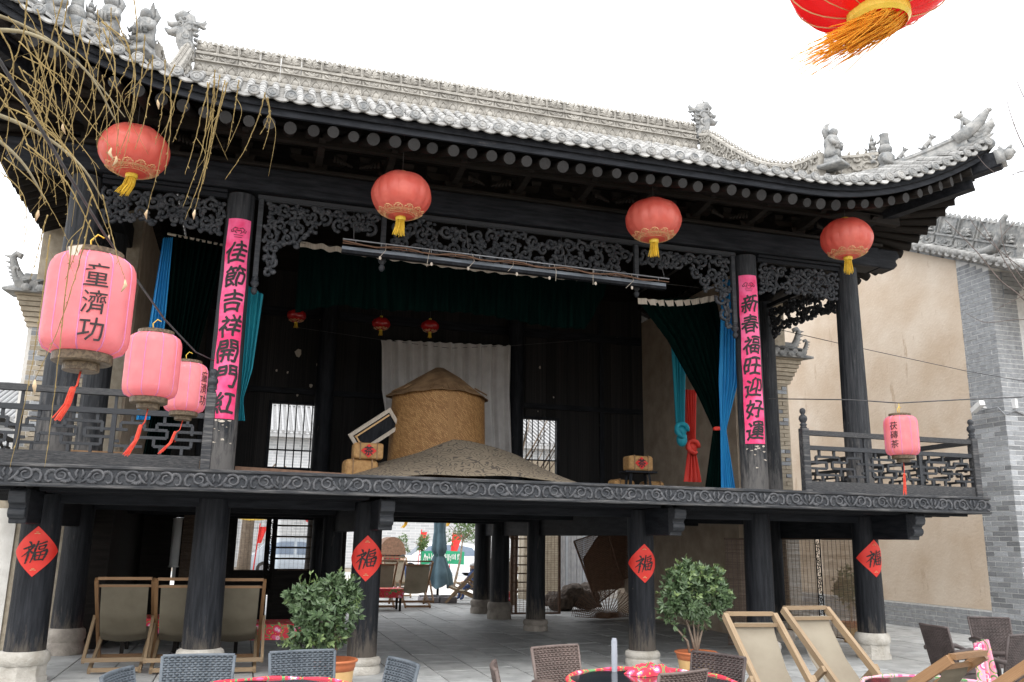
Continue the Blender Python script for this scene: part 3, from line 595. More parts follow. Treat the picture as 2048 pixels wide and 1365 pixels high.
# ------------------------------------------------------------------ railings
def newel(X, Y, par):
    o = bev(ob('newel_post', MB().b2(X-.055, X+.055, Y-.055, Y+.055, ZF, 3.26), 'wood_worn', par), .008)
    ob('newel_finial', MB().lathe([(.045, 0), (.05, .015), (.035, .03), (.05, .045), (.05, .06), (.03, .075), (.045, .095), (.062, .13), (.055, .165), (.03, .19), (.024, .2), (.04, .225), (.044, .25), (.03, .28), (.004, .29)], 14, (X, Y, 3.26)), 'wood_edge', o, smooth=True)
    return o
def lattice_panel(par, A, B):                # interlocking rectangles between A and B (ends on the floor line)
    A, B = Vector(A), Vector(B); L = (B-A).length; d = (B-A)/L; nrm = Vector((-d.y, d.x, 0))
    z0, z1 = 2.53, 2.965
    def bar(u0, v0, u1, v1, t=.03, mat='wood_edge'):
        a = A+d*u0+Vector((0,0,v0)); b = A+d*u1+Vector((0,0,v1)); ubar('lattice_bar', mat, par, a, b, .032, t, up=nrm)
    ubar('handrail', 'wood_worn', par, A+Vector((0,0,3.20)), B+Vector((0,0,3.20)), .075, .07)
    ubar('middle_rail', 'wood_edge', par, A+Vector((0,0,2.99)), B+Vector((0,0,2.99)), .06, .06)
    ubar('bottom_board', 'wood_worn', par, A+Vector((0,0,2.455)), B+Vector((0,0,2.455)), .05, .14)
    n = max(1, round(L/.95)); w = L/n
    for i in range(n):
        u = i*w; h = z1-z0
        if i: ubar('lattice_bar', 'wood_edge', par, A+d*u+Vector((0,0,z0)), A+d*u+Vector((0,0,z1)), .05, .05)
        if i: ubar('lattice_bar', 'wood_edge', par, A+d*u+Vector((0,0,3.02)), A+d*u+Vector((0,0,3.165)), .03, .03)
        Z = lambda t: z0+h*t
        for uu0, vv0, uu1, vv1 in ((.12,.78,.52,.78),(.12,.78,.12,.52),(.52,.78,.52,.60),(.0,.60,.30,.60),(.30,.60,.30,.40),(.0,.40,.30,.40),(.12,.40,.12,.20),(.12,.20,.54,.20),(.54,.20,.54,.42),(.40,.42,.78,.42),(.40,.42,.40,.62),(.40,.62,.66,.62),(.78,.42,.78,.18),(.66,.18,1.,.18),(.66,.78,.66,.62),(.66,.78,.92,.78),(.92,.78,.92,.60),(.84,.60,1.,.60),(.92,.30,1.,.30),(.18,1.,.18,.78),(.44,1.,.44,.78),(.80,1.,.80,.78),(.22,.20,.22,.0),(.46,.20,.46,.0),(.84,.18,.84,.0)):
            bar(u+uu0*w, Z(vv0), u+uu1*w, Z(vv1))
YR = -1.16
def railing(sx, label):
    r = bpy.data.objects.new('railing', None); C.objects.link(r); r.parent = STG
    newel(sx*3.97, YR, r); newel(sx*6.915, YR, r)
    lattice_panel(r, (sx*4.03, YR, 0), (sx*6.855, YR, 0)); lattice_panel(r, (sx*6.915, YR+.06, 0), (sx*6.915, 2.9, 0))
    return r
railing(1, ''); railing(-1, '')
# ================================================================== ROOF
ROOF = bpy.data.objects.new('roof', None); C.objects.link(ROOF); ROOF.parent = STG
YEV, XEV, XG, YRD = -2.0, 7.05, 5.1, 3.456
YEB = 2*YRD-YEV
def zf(e, d):
    u = max(0., (3.35-e)/3.35); w = max(0., min(1., (2.3-d)/1.3)); return 6.66+.40*d+.031*d*d+1.1*u*u*w
def zfront(x, y): return zf(XEV-abs(x), y-YEV)
def zside(x, y): return zf(min(y-YEV, YEB-y), XEV-abs(x))
def front_pt(u, v, off=0, back=False):
    d = v*(YRD-YEV); xm = XEV-d if d < XEV-XG else XG; x = -xm+2*xm*u
    y = YEV+d; return (x, (2*YRD-y) if back else y, zf(XEV-abs(x), d)+off)
def side_pt(u, v, s, off=0):
    d = v*(XEV-XG); y = (YEV+d)+(YEB-YEV-2*d)*u; return (s*(XEV-d), y, zf(min(y-YEV, YEB-y), d)+off)
for nm, off, mt in (('tile_bed', -.02, 'tile_bed'), ('roof_boarding', -.13, 'wood_brown')):
    mb = MB().grid(lambda u, v: front_pt(u, v, off), 60, 16).grid(lambda u, v: front_pt(u, v, off, True), 60, 16)
    for s in (-1, 1): mb.grid(lambda u, v: side_pt(u, v, s, off), 40, 6)
    ob(nm, mb, mt, ROOF, smooth=True)
for s in (-1, 1): ob('gable_board', MB().prism([(YEV+1.95, 7.45), (YRD, 9.75), (YEB-1.95, 7.45)], .08, lambda u, v, w: (s*(XG-.1)+w, u, v)), 'wood_brown', ROOF)
# cover tiles
def tile_seg(r0=.071, r1=.062, n=6):
    mb = MB(); vs = [(r*math.cos(math.pi*k/n), y, r*math.sin(math.pi*k/n)) for y, r in ((0, r0), (1, r1)) for k in range(n+1)]
    fs = [(k+1, k, n+1+k, n+2+k) for k in range(n)] + [tuple(range(n+1))]
    return mb.add(vs, fs)
TS = tile_seg(); tsm = TS.mesh('cover_tile'); tsm.materials.append(MATS['tile'])
capm = MB().lathe([(.069, 0), (.069, .03), (.058, .036), (.054, .028), (.040, .028), (.035, .036), (.018, .036), (.012, .03)], 16).xf(Matrix.Rotation(math.radians(90), 4, 'X'))
capm = capm.mesh('cap_tile'); capm.materials.append(MATS['ornament'])
dp = [(.112*math.cos(a), .05+.112*math.sin(a)*.98) for a in np.linspace(math.pi+.25, 2*math.pi-.25, 12)] + [(.098*math.cos(a), .062+.062*math.sin(a)) for a in np.linspace(2*math.pi-.2, math.pi+.2, 10)]
dripm = MB().prism(dp, .018, lambda u, v, w: (u, w+.3*v*v, v)).mesh('drip_tile'); dripm.materials.append(MATS['tile'])
rows, field, cnt = [], MB(), 0
SP = .2102
def basis(p, q):
    p, q = Vector(p), Vector(q); t = (q-p); L = t.length; t.normalize(); x = Vector((1,0,0)) if abs(t.y) > abs(t.x) else Vector((0,1,0)); x = (x-t*x.dot(t)).normalized(); z = x.cross(t)
    if z.z < 0: x, z = -x, -z
    mx = Matrix((x, t, z)).transposed().to_4x4(); mx.translation = p; return mx, L
rt = random.Random(4)
for i in range(-33, 34):
    x = i*SP
    if abs(x) > 6.98: continue
    dmax = (XEV-abs(x)) if abs(x) > XG else (YRD-YEV-.2); d = -.03; k = 0
    pts = []
    while d < dmax-.05: pts.append(d); d += .30
    pts.append(max(dmax, .1))
    for k in range(len(pts)-1):
        a, b = pts[k], pts[k+1]; jx = rt.uniform(-.006, .006)
        p = (x+jx, YEV+a, zf(XEV-abs(x), max(a, 0))+.4*min(a, 0)+.005); q = (x+rt.uniform(-.006, .006), YEV+b, zf(XEV-abs(x), b)+.005)
        mx, L = basis(p, q); mx = mx @ Matrix.Diagonal((1, L*1.03, 1, 1))
        if k < 4 or (k < 6 and abs(x) < 2): 
            if cnt < 300: ob('cover_tile', tsm, None, ROOF, mx); cnt += 1; continue
        field.add([mx @ Vector(v) for v in TS.v], TS.f)
    z = zf(XEV-abs(x), 0)
    tilt = Matrix.Rotation(math.radians(-10), 4, 'X')
    ob('cap_tile', capm, None, ROOF, Matrix.Translation((x, YEV-.03, z+.025)) @ tilt)
    if i < 33 and abs(x+SP/2) < 6.98:
        xm = x+SP/2; s = (zf(XEV-abs(xm+.05), 0)-zf(XEV-abs(xm-.05), 0))/.1
        ob('drip_tile', dripm, None, ROOF, Matrix.Translation((xm, YEV-.035, zf(XEV-abs(xm), 0)-.02)) @ Matrix.Rotation(-math.atan(s)*.8, 4, 'Y') @ Matrix.Rotation(math.radians(rt.uniform(-34, -24)), 4, 'X'))
for s in (-1, 1):                                # side slopes, seen only from elsewhere
    y = YEV+.15
    while y < YEB-.1:
        dm = min(XEV-XG, y-YEV, YEB-y)
        if dm > .1:
            for a, b in zip(np.arange(-.03, dm, .3), list(np.arange(-.03, dm, .3)[1:])+[dm]):
                p = (s*(XEV-a), y, zside(XEV-max(a, 0), y)+.005); q = (s*(XEV-b), y, zside(XEV-b, y)+.005)
                if b-a > .03:
                    mx, L = basis(p, q); mx = mx @ Matrix.Diagonal((1, L*1.03, 1, 1)); field.add([mx @ Vector(v) for v in TS.v], TS.f)
        y += SP
o = ob('cover_tile_field', field, 'tile', ROOF); o['kind'] = 'stuff'
for s in (-1, 1):
    y = YEV+.15
    while y < 3.5:
        ob('cap_tile', capm, None, ROOF, Matrix.Translation((s*(XEV+.03), y, zside(XEV, y)+.02)) @ Matrix.Rotation(s*math.radians(90), 4, 'Z')); y += SP
# eave boards following the curve
def eave_strip(pts, t, h0, h1):
    mb = MB(); vs = []; N = len(pts)
    for (x, y, z), nx, ny in pts: vs += [(x, y, z-h0), (x, y, z-h1), (x-nx*t, y-ny*t, z-h1), (x-nx*t, y-ny*t, z-h0)]
    fs = [(i*4+k, i*4+(k+1) % 4, i*4+4+(k+1) % 4, i*4+4+k) for i in range(N-1) for k in range(4)] + [(3,2,1,0), tuple(range(4*N-4, 4*N))]
    return mb.add(vs, fs)
xs = np.linspace(-6.98, 6.98, 61)
ob('eave_board', eave_strip([((x, YEV+.035, zfront(x, YEV)), 0, -1) for x in xs], .04, .03, .21), 'wood_x', ROOF)
for s in (-1, 1):
    ys = np.linspace(YEV+.08, 8.5, 45); ob('eave_board', eave_strip([((s*(XEV-.035), y, zside(XEV, y)), s, 0) for y in ys], .04, .03, .21), 'wood_y', ROOF)
# rafters
def rafter(a, b, r):
    a, b = Vector(a), Vector(b); o = ob('rafter', auto_mesh_r, None, ROOF, None); t = b-a; L = t.length; t.normalize(); x = t.orthogonal().normalized(); y = t.cross(x)
    mx = Matrix((x, y, t)).transposed().to_4x4(); mx.translation = a; o.matrix_local = mx @ Matrix.Diagonal((r, r, L, 1)); return o
auto_mesh_r = MB().lathe([(1, 0), (1, 1)], 14).mesh('rafter'); auto_mesh_r.materials.append(MATS['wood_brown']); auto_mesh_r.materials.append(MATS['rafter_end'])
for p in auto_mesh_r.polygons:
    if len(p.vertices) > 4: p.material_index = 1
    else: p.use_smooth = True
rr = random.Random(6); x = -6.75
while x < 6.8:
    a = abs(x); s = 1 if x > 0 else -1; r = rr.uniform(.064, .078)
    z = zfront(x, YEV)-.30
    if a < 4.9: inner = (x, .15, z+.40*2.05+.05)
    else:
        f = (a-4.9)/2.0; inner = (s*(4.95+f*.55), .1-f*.35, 7.05+.05*f)
    rafter((x+rr.uniform(-.015, .015), YEV+.10+rr.uniform(-.02, .02), z+rr.uniform(-.008, .008)), inner, r); x += .2435 if a < 5.6 else .205
for s in (-1, 1):
    y = YEV+.3
    while y < 8.2:
        f = max(0, (.35-y)/2.2); z = zside(XEV, y)-.30
        inner = (s*5.35, y, z+.40*1.6+.04) if f == 0 else (s*(5.45+f*.1), .45-f*.45, 7.03+.05*f)
        rafter((s*(XEV-.1), y, z), inner, rr.uniform(.064, .076)); y += .21 if y < .4 else .2435
# hip rafters with ceramic beast heads
for s in (-1, 1):
    a, b = Vector((s*5.3, .25, 6.92)), Vector((s*7.0, -1.96, 7.34)); c = Vector((s*7.10, -2.08, 7.42))
    o = ob('hip_rafter', MB().bar(a, c, .22, .26), 'wood_x', ROOF); bev(o, .02)
    ob('hip_rafter', MB().bar(a+Vector((0,0,-.26)), Vector((s*6.85, -1.77, 7.10)), .16, .14), 'wood_x', ROOF)
    mb = MB().bar(c-Vector((s*.04,-.05,-.01)), c+Vector((s*.04,-.05,.03)), .235, .235); d = Vector((s*.6, -.75, .15)).normalized()
    h = c+d*.10+Vector((0,0,.05)); mb.sphere(h, .095, 8, 6); mb.tube([h, h+d*.10+Vector((0,0,.03))], [.075, .045], 7); mb.tube([h+Vector((0,0,.06)), h+d*.07+Vector((0,0,.13))], [.045, .022], 6); mb.tube([h-d*.06+Vector((0,0,.05)), h-d*.1+Vector((0,0,.17))], [.05, .02], 5)
    ob('corner_beast_head', mb, 'ornament', ROOF, smooth=True)
# ------------------------------------------------------------------ ridges
def leaf_tile(W=.37, H=.31, D=.17):            # carved panel: broad curled leaves over a deep ground, spiky crest
    mb = MB(); mb.box((0, 0, H/2-.02), (W-.008, D*.22, H-.05)); mb.box((0, 0, .018), (W-.004, D, .036))
    for s in (-1, 1): mb.box((s*(W/2-.012), 0, H/2-.03), (.018, D*.8, H-.06))
    for side in (-1, 1):
        y = side*D*.30
        for s in (-1, 1):
            for L, a, r, z0 in ((.15, .25, .034, .05), (.15, .75, .036, .07), (.16, 1.2, .034, .08), (.10, -.1, .026, .16)):
                p = [(s*(.015+L*t*math.cos(a)), y+side*.030*math.sin(math.pi*t), z0+L*t*math.sin(a)+.02*math.sin(3*t)) for t in np.linspace(0, 1, 6)]
                mb.tube(p, [r*.45, r*.85, r, r*.9, r*.6, r*.2], 6)
        mb.sphere((0, y+side*.02, .07), .032, 7, 5); mb.sphere((0, y+side*.01, .20), .026, 7, 5)
    for k in range(4):
        x = -W/2+W*(k+.5)/4; mb.tube([(x-.01, 0, H-.07), (x, 0, H-.01), (x+.025*(-1)**k, 0, H+.035)], [.058, .04, .006], 5)
    return mb
def lotus_tile(W=.37, H=.15, D=.24):
    mb = MB(); mb.box((0, 0, H/2), (W-.006, D*.7, H)); mb.box((0, 0, H-.012), (W-.004, D, .024)); mb.box((0, 0, .012), (W-.004, D, .024))
    for side in (-1, 1):
        y = side*D*.38
        for s in (-1, 1):
            mb.tube([(s*.02, y, .03), (s*.075, y+side*.02, .055), (s*.13, y, .105)], [.02, .026, .008], 5); mb.tube([(s*.02, y, .03), (s*.04, y+side*.015, .08), (s*.06, y, .115)], [.018, .02, .006], 5)
            mb.tube([(s*.15, y, .03), (s*.165, y, .11)], [.018, .01], 5)
        mb.sphere((0, y, .05), .028, 7, 5)
    return mb
def scale_tile(W=.185, H=.24, D=.34):
    mb = MB(); mb.box((0, 0, H/2), (W-.004, D*.72, H))
    for side in (-1, 1):
        y = side*D*.38; mb.sphere((0, y, .07), .062, 8, 6, (1, .45, 1)); mb.tube([(-.09, y, .04), (-.045, y, .14), (0, y, .19), (.045, y, .14), (.09, y, .04)], .014, 5)
    mb.box((0, 0, H-.01), (W-.002, D, .02)); return mb
LT, LO, SCT = (f().mesh(nm) for f, nm in ((leaf_tile, 'ridge_tile'), (lotus_tile, 'lotus_tile'), (scale_tile, 'scale_tile')))
for me in (LT, LO, SCT): me.materials.append(MATS['ridge'])
zb = 9.61
n = 27; w = 2*5.0/n
for i in range(n):
    x = -5.0+w*(i+.5); ob('ridge_tile', LT, None, ROOF, Matrix.Translation((x, YRD, zb+.495)) @ Matrix.Diagonal((w/.37, 1, .86, 1)))
    ob('lotus_tile', LO, None, ROOF, Matrix.Translation((x, YRD, zb+.325)) @ Matrix.Diagonal((w/.37, 1, 1.05, 1)))
    for s in (-.25, .25): ob('scale_tile', SCT, None, ROOF, Matrix.Translation((x+s*w, YRD, zb+.08)) @ Matrix.Diagonal((w/.37, 1, 1, 1)))
bev(ob('ridge_rim', MB().b2(-5.05, 5.05, YRD-.22, YRD+.22, zb-.02, zb+.075), 'ridge', ROOF), .02)
def ridge_run(pts, hgt, wd, tag_, tile=True):
    # pts: list of (x,y,ztop,zbase)
    P = [Vector((a, b, c)) for a, b, c, _ in pts]; Bz = [q[3] for q in pts]; N = len(P); mb = MB(); vs = []
    for i in range(N):
        t = (P[min(i+1, N-1)]-P[max(i-1, 0)]); t.z = 0; t.normalize(); nn = Vector((-t.y, t.x, 0))
        w2 = wd/2; zt, zb_ = P[i].z-.05 if tile else P[i].z, Bz[i]
        prof = [(w2*1.25, zb_-.06), (w2*1.25, zb_+.05), (w2*.8, zb_+.06), (w2*.75, zt-.07), (w2*1.1, zt-.05), (w2*1.0, zt), (0, zt+.03)]
        vs += [P[i]*1+nn*a+Vector((0, 0, z-P[i].z)) for a, z in prof] + [P[i]*1-nn*a+Vector((0, 0, z-P[i].z)) for a, z in prof[::-1][1:]]
    K = 13
    fs = [(i*K+k, i*K+k+1, i*K+K+k+1, i*K+K+k) for i in range(N-1) for k in range(K-1)] + [tuple(range(K)), tuple(range((N-1)*K, N*K))[::-1]]
    return mb.add(vs, fs)
def carve(pts, wd, seed):                        # curled leaves along both flanks of a sloping ridge
    rr = random.Random(seed); out = []
    for i in range(len(pts)-1):
        a, b = Vector(pts[i][:3]), Vector(pts[i+1][:3]); ba, bb = pts[i][3], pts[i+1][3]; L = (b-a).length; n = max(1, round(L/.13)); t = (b-a).normalized(); nn = Vector((-t.y, t.x, 0)).normalized()
        for k in range(n):
            f = (k+.5)/n; p = a.lerp(b, f); zb_ = ba+(bb-ba)*f; h = p.z-zb_-.10; mb = MB()
            for s in (-1, 1):
                for lv in (.28, .72):
                    c = Vector((p.x, p.y, zb_+.05+h*lv)) + nn*s*wd*.44; r = min(.07, h*.24)*rr.uniform(.8, 1.1); ph = rr.uniform(0, 6.28)
                    mb.tube([c+t*(r*(1-.7*q)*math.cos(ph+5.5*q))+Vector((0,0,r*(1-.7*q)*math.sin(ph+5.5*q)))+nn*s*.012*math.sin(6*q) for q in np.linspace(0, 1, 8)], [.022-.0016*j for j in range(8)], 5)
                mb.tube([p+nn*s*.02-Vector((0,0,.03)), p+nn*s*.03+Vector((0,0,.0)), p+t*.02+Vector((0,0,.05))], [.03, .02, .004], 4)
            out.append(mb)
    return out
for s in (-1, 1):
    hang = [(s*XG, YRD-.15, 10.12, 9.45)] + [(s*XG, y, zt, zf(1.95, y-YEV)-.02) for y, zt in ((2.885, 9.93), (2.07, 9.24), (1.405, 8.72), (.94, 8.42), (.353, 8.13), (-.1, 8.02), (-.5, 7.97))]
    hp = [(x, y) for x, y in ((5.42, -.37), (5.6, -.557), (5.88, -.828))]
    ob('hanging_ridge', ridge_run(hang, .4, .17, ''), 'ridge', ROOF, smooth=False)
    for mb in carve(hang, .17, 3+s): ob('ridge_leaf', mb, 'ridge', ROOF, smooth=True)
    hip1 = [(s*x, y, zt, zf(XEV-x, y-YEV)-.02) for x, y, zt in ((5.2, -.15, 8.06), (5.45, -.40, 8.0), (5.65, -.60, 7.96), (5.92, -.87, 7.93))]
    ob('hip_ridge', ridge_run(hip1, .4, .16, ''), 'ridge', ROOF)
    for mb in carve(hip1, .16, 13+s): ob('ridge_leaf', mb, 'ridge', ROOF, smooth=True)
    hip2 = [(s*x, y, zt, zf(XEV-x, y-YEV)-.03) for x, y, zt in ((5.95, -.90, 7.64), (6.135, -1.085, 7.70), (6.4, -1.35, 7.79), (6.66, -1.61, 7.90), (6.82, -1.77, 7.99))]
    ob('hip_ridge', ridge_run(hip2, .2, .13, '', False), 'ornament', ROOF)
    # upswept tip
    tip = MB().tube([(s*6.7, -1.65, 7.86), (s*6.82, -1.77, 7.95), (s*6.93, -1.88, 8.07), (s*6.99, -1.94, 8.18), (s*7.05, -2.0, 8.28), (s*7.09, -2.04, 8.285)], [.11, .125, .105, .075, .045, .026], 8)
    for k in range(4): tip.tube([(s*(6.80+.05*k), -1.75-.05*k, 7.70+.07*k), (s*(6.95+.04*k), -1.90-.04*k, 7.80+.08*k), (s*(7.08), -2.03, 7.88+.085*k)], [.09, .068, .012], 6)
    tip.sphere((s*7.02, -1.97, 7.72), .10, 8, 6)
    ob('ridge_tip', tip, 'ornament', ROOF, smooth=True)
# ------------------------------------------------------------------ roof figures
def dragon(sx):                                   # ridge-end dragon, mouth to the outside, tail curling inwards
    mb = MB(); f = lambda u, v, w=0: (sx*u, w, v)
    body = [(-.10,-.5),(-.05,-.32),(.02,-.15),(.03,0),(-.05,.14),(-.03,.27),(.09,.33),(.2,.26)]
    mb.tube([f(u, v) for u, v in body], [.15,.15,.15,.16,.15,.13,.12,.07], 9)
    mb.tube([f(.05, .02), f(.17, -.01), f(.29, -.03), (sx*.36, 0, .03)], [.12, .10, .06, .025], 8)
    mb.tube([f(.08, .13), f(.2, .12), f(.3, .13), f(.34, .18)], [.10, .07, .045, .015], 7)
    mb.tube([f(-.06, .16), f(-.18, .20), f(-.27, .22), f(-.33, .27)], [.08, .06, .05, .015], 7); mb.tube([f(-.2, .2), f(-.29, .15), f(-.34, .155)], [.045, .035, .01], 6)
    mb.tube([f(-.22, .21), f(-.30, .27), f(-.31, .33)], [.04, .025, .008], 5)
    rr = random.Random(3)
    for w in (-1, 1):
        for (u, v, r, ph) in ((-.05,.05,.09,1),(.04,.2,.08,3),(-.02,-.12,.09,2),(-.06,-.3,.1,4),(.0,-.42,.08,0),(.1,.1,.06,5)):
            mb.tube([f(a, b, w*.13) for a, b in spiral(u, v, r, 1.1, sx, ph, 10)], [.03-.002*k for k in range(10)], 5)
        for k in range(5): mb.tube([f(-.1-.02*k, .15-.1*k, w*.1), f(-.17-.01*k, .13-.1*k, w*.12), f(-.22, .17-.1*k, w*.1)], [.035, .025, .006], 5)
        mb.tube([f(.05, .27, w*.06), f(0, .37, w*.09), f(-.06, .43, w*.1)], [.03, .02, .006], 5)
    return mb
for s in (-1, 1): ob('ridge_dragon', dragon(s), 'ornament', ROOF, Matrix.Translation((s*5.2, YRD, 10.48)), smooth=True)
def figure_a():                                   # seated robed figure with tall crest, on a flared plinth
    mb = MB(); mb.box((0,0,.04), (.30,.40,.05)); mb.box((0,0,.11), (.19,.24,.14), tw=.86)
    mb.lathe([(.115,.18),(.125,.26),(.11,.36),(.12,.44),(.10,.52),(.06,.56)], 10, sx=.95, sy=1.05); mb.sphere((0,-.04,.60), .075, 9, 6)
    for s in (-1,1):
        mb.tube([(s*.1,-.02,.48),(s*.13,-.08,.38),(s*.05,-.14,.36)], [.045,.04,.03], 6); mb.tube([(s*.05,.05,.5),(s*.09,.08,.62),(s*.05,.07,.74)], [.04,.035,.01], 5)
    mb.tube([(0,.05,.5),(0,.08,.65),(.01,.06,.76),(.04,.02,.8)], [.06,.05,.03,.008], 6)
    for k in range(4): mb.tube([(-.08+.05*k,-.11,.3),(-.07+.05*k,-.14,.42)], [.03,.012], 5)
    return mb
def figure_b():                                   # stout warrior with a stove-pipe hat
    mb = MB(); mb.tube([(0,.2,.0),(0,.08,.12),(0,0,.22)], [.14,.13,.11], 8)
    mb.lathe([(.12,.05),(.15,.14),(.13,.22),(.09,.25),(.12,.30),(.125,.38),(.08,.44)], 12); mb.sphere((0,0,.50), .10, 10, 7); mb.lathe([(.075,.55),(.07,.60),(.062,.72),(.07,.74)], 10)
    for s in (-1,1): mb.tube([(s*.1,0,.38),(s*.17,-.03,.28),(s*.1,-.12,.22)], [.05,.045,.03], 6)
    return mb
def figure_c():                                   # spiky pagoda-like crest
    mb = MB(); mb.box((0,0,.06), (.22,.24,.12), tw=.8)
    for k in range(5): mb.lathe([(.12-.02*k,.12+.1*k),(.13-.021*k,.17+.1*k),(.07-.012*k,.22+.1*k)], 8)
    mb.tube([(0,0,.6),(.01,0,.72)], [.03,.005], 5)
    for k in range(7): a = k*.9; mb.tube([(.1*math.cos(a),.1*math.sin(a),.2+.04*k),(.17*math.cos(a),.17*math.sin(a),.26+.045*k)], [.03,.005], 5)
    return mb
def small_beast():
    mb = MB(); mb.tube([(-.09,0,.02),(-.05,0,.07),(.0,0,.12),(.03,0,.17)], [.03,.045,.04,.03], 7); mb.sphere((.05,0,.20), .042, 8, 5); mb.tube([(.06,0,.20),(.11,0,.195)], [.028,.016], 6)
    for s in (-1,1): mb.tube([(.03,s*.02,.12),(.045,s*.025,.0)], [.018,.016], 5); mb.tube([(.035,s*.025,.23),(.02,s*.035,.27)], [.015,.004], 4); mb.tube([(-.06,s*.03,.06),(-.03,s*.04,.0)], [.025,.018], 5)
    mb.tube([(-.09,0,.03),(-.14,0,.06),(-.13,0,.11)], [.02,.015,.005], 5); return mb
FA, FB, FC, FS = (f().mesh(n_, True) for f, n_ in ((figure_a, 'roof_figure'), (figure_b, 'roof_figure'), (figure_c, 'roof_figure'), (small_beast, 'roof_beast')))
for me in (FA, FB, FC, FS): me.materials.append(MATS['ornament'])
def put(me, nm, x, y, z, rz=0, sc=1): ob(nm, me, None, ROOF, Matrix.Translation((x, y, z)) @ Matrix.Rotation(rz, 4, 'Z') @ Matrix.Diagonal((sc, sc, sc, 1)))
for s in (-1, 1):
    q = -math.pi/4 if s > 0 else math.pi+math.pi/4
    put(FA, 'roof_figure', s*5.22, -.62, 7.62, s*.5, 1.05); put(FB, 'roof_figure', s*5.98, -.95, 7.36, s*.6, 1.12)
    put(FC, 'roof_figure', s*5.86, -.80, 7.70, 0, .8)
    put(FS, 'roof_beast', s*6.16, -1.11, 7.69, q, .9); put(FS, 'roof_beast', s*6.44, -1.39, 7.79, q, 1.05); put(FS, 'roof_beast', s*6.82, -1.77, 8.0, math.pi+q, 1.35)
put(FA, 'roof_figure', -5.66, -.62, 7.68, -.4, 1.1); put(FC, 'roof_figure', -5.36, -.40, 7.78, 0, .85); put(FB, 'roof_figure', -6.18, -1.12, 7.6, -.5, 1.)
# ================================================================== LANTERNS
def line(name, pts, r, mat, par=None, n=5): return ob(name, MB().tube(pts, r, n), mat, par, smooth=True)
def dust_red():
    mt = MATS['lantern_red']; n, L = nodes(mt); b = n['Principled BSDF']; src = b.inputs['Base Color'].links[0].from_socket
    tc = n.new('ShaderNodeTexCoord'); sp = n.new('ShaderNodeSeparateXYZ'); L.new(tc.outputs['Object'], sp.inputs[0]); ns = n.new('ShaderNodeTexNoise'); ns.inputs['Scale'].default_value = 9; L.new(tc.outputs['Object'], ns.inputs['Vector'])
    ad = n.new('ShaderNodeMath'); ad.operation = 'MULTIPLY_ADD'; ad.inputs[1].default_value = .12; L.new(ns.outputs['Fac'], ad.inputs[0]); L.new(sp.outputs['Z'], ad.inputs[2])
    mr = n.new('ShaderNodeMapRange'); mr.inputs[1].default_value = .24; mr.inputs[2].default_value = .36; mr.inputs[4].default_value = .6; L.new(ad.outputs[0], mr.inputs[0])
    mx = n.new('ShaderNodeMixRGB'); mx.inputs[2].default_value = (.40, .27, .24, 1); L.new(mr.outputs[0], mx.inputs[0]); L.new(src, mx.inputs[1]); L.new(mx.outputs[0], b.inputs['Base Color'])
dust_red()
def red_lantern_meshes(D, H, seed=0, seams=16):
    R = D/2; rr = random.Random(seed); n = seams*4; m = 22
    prof = []
    for j in range(m+1):
        t = math.pi*(.06+.88*j/m); z = -H/2*math.cos(t); r = R*(math.sin(t)**.82); prof.append((r, z))
    vs = []
    for j, (r, z) in enumerate(prof):
        for k in range(n):
            a = 2*math.pi*k/n; q = (k % 4)/4.; sc = 1-.032*(abs(q*2-1))**3 + .007*math.sin(3*a+j*.7+seed)*math.sin(j*.4) + .004*math.sin(11*a+j*1.3+seed)
            vs.append((r*sc*math.cos(a), r*sc*math.sin(a), z+.006*math.sin(5*a+seed)))
    fs = [(j*n+k, j*n+(k+1) % n, (j+1)*n+(k+1) % n, (j+1)*n+k) for j in range(m) for k in range(n)] + [tuple(range(n))[::-1], tuple(range(m*n, (m+1)*n))]
    body = MB().add(vs, fs)
    def sp(a, t):                                  # point on the body, t in (0 bottom .. 1 top)
        tt = math.pi*(.06+.88*t); r = R*(math.sin(tt)**.82)*1.004+.002; return (r*math.cos(a), r*math.sin(a), -H/2*math.cos(tt)-.002)
    pr = MB(); N = 12
    for t, w in ((.06, .0035), (.135, .0035), (.15, .0028)): pr.tube([sp(2*math.pi*k/60, t) for k in range(61)], w*D/.78, 4, False)
    for k in range(N*2):
        a0 = math.pi*k/N; da = math.pi/N
        pr.tube([sp(a0+da*u, t) for u, t in ((.05,.075),(.05,.122),(.8,.122),(.8,.09),(.4,.09),(.4,.107))], .004*D/.78, 4)
    for k in range(N):
        a0 = 2*math.pi*(k+.5)/N
        for s in (-1, 1): pr.tube([sp(a0+s*u, t) for u, t in ((.20,.157),(.21,.182),(.13,.186),(.12,.207),(.03,.211),(0,.222))], .0048*D/.78, 4)
        pr.tube([sp(a0+.08*math.cos(q)*(1-q/9), .178+.016*math.sin(q)*(1-q/9)) for q in np.linspace(0, 6, 10)], .004*D/.78, 4)
    return body, pr
def tassel(rr, z0, L, r, n, lean, spread=.5, rad=.0035):
    mb = MB()
    for k in range(n):
        a = rr.uniform(0, 6.28); q = r*math.sqrt(rr.random()); x, y = q*math.cos(a), q*math.sin(a); l = L*rr.uniform(.85, 1.05)
        mb.tube([(x, y, z0), (x*(1+spread*.4)+lean[0]*.25*l, y*(1+spread*.4)+lean[1]*.25*l, z0-l*.5), (x*(1+spread)+lean[0]*l+rr.uniform(-.01, .01), y*(1+spread)+lean[1]*l, z0-l)], [rad*1.2, rad, rad*.8], 4, False)
    return mb
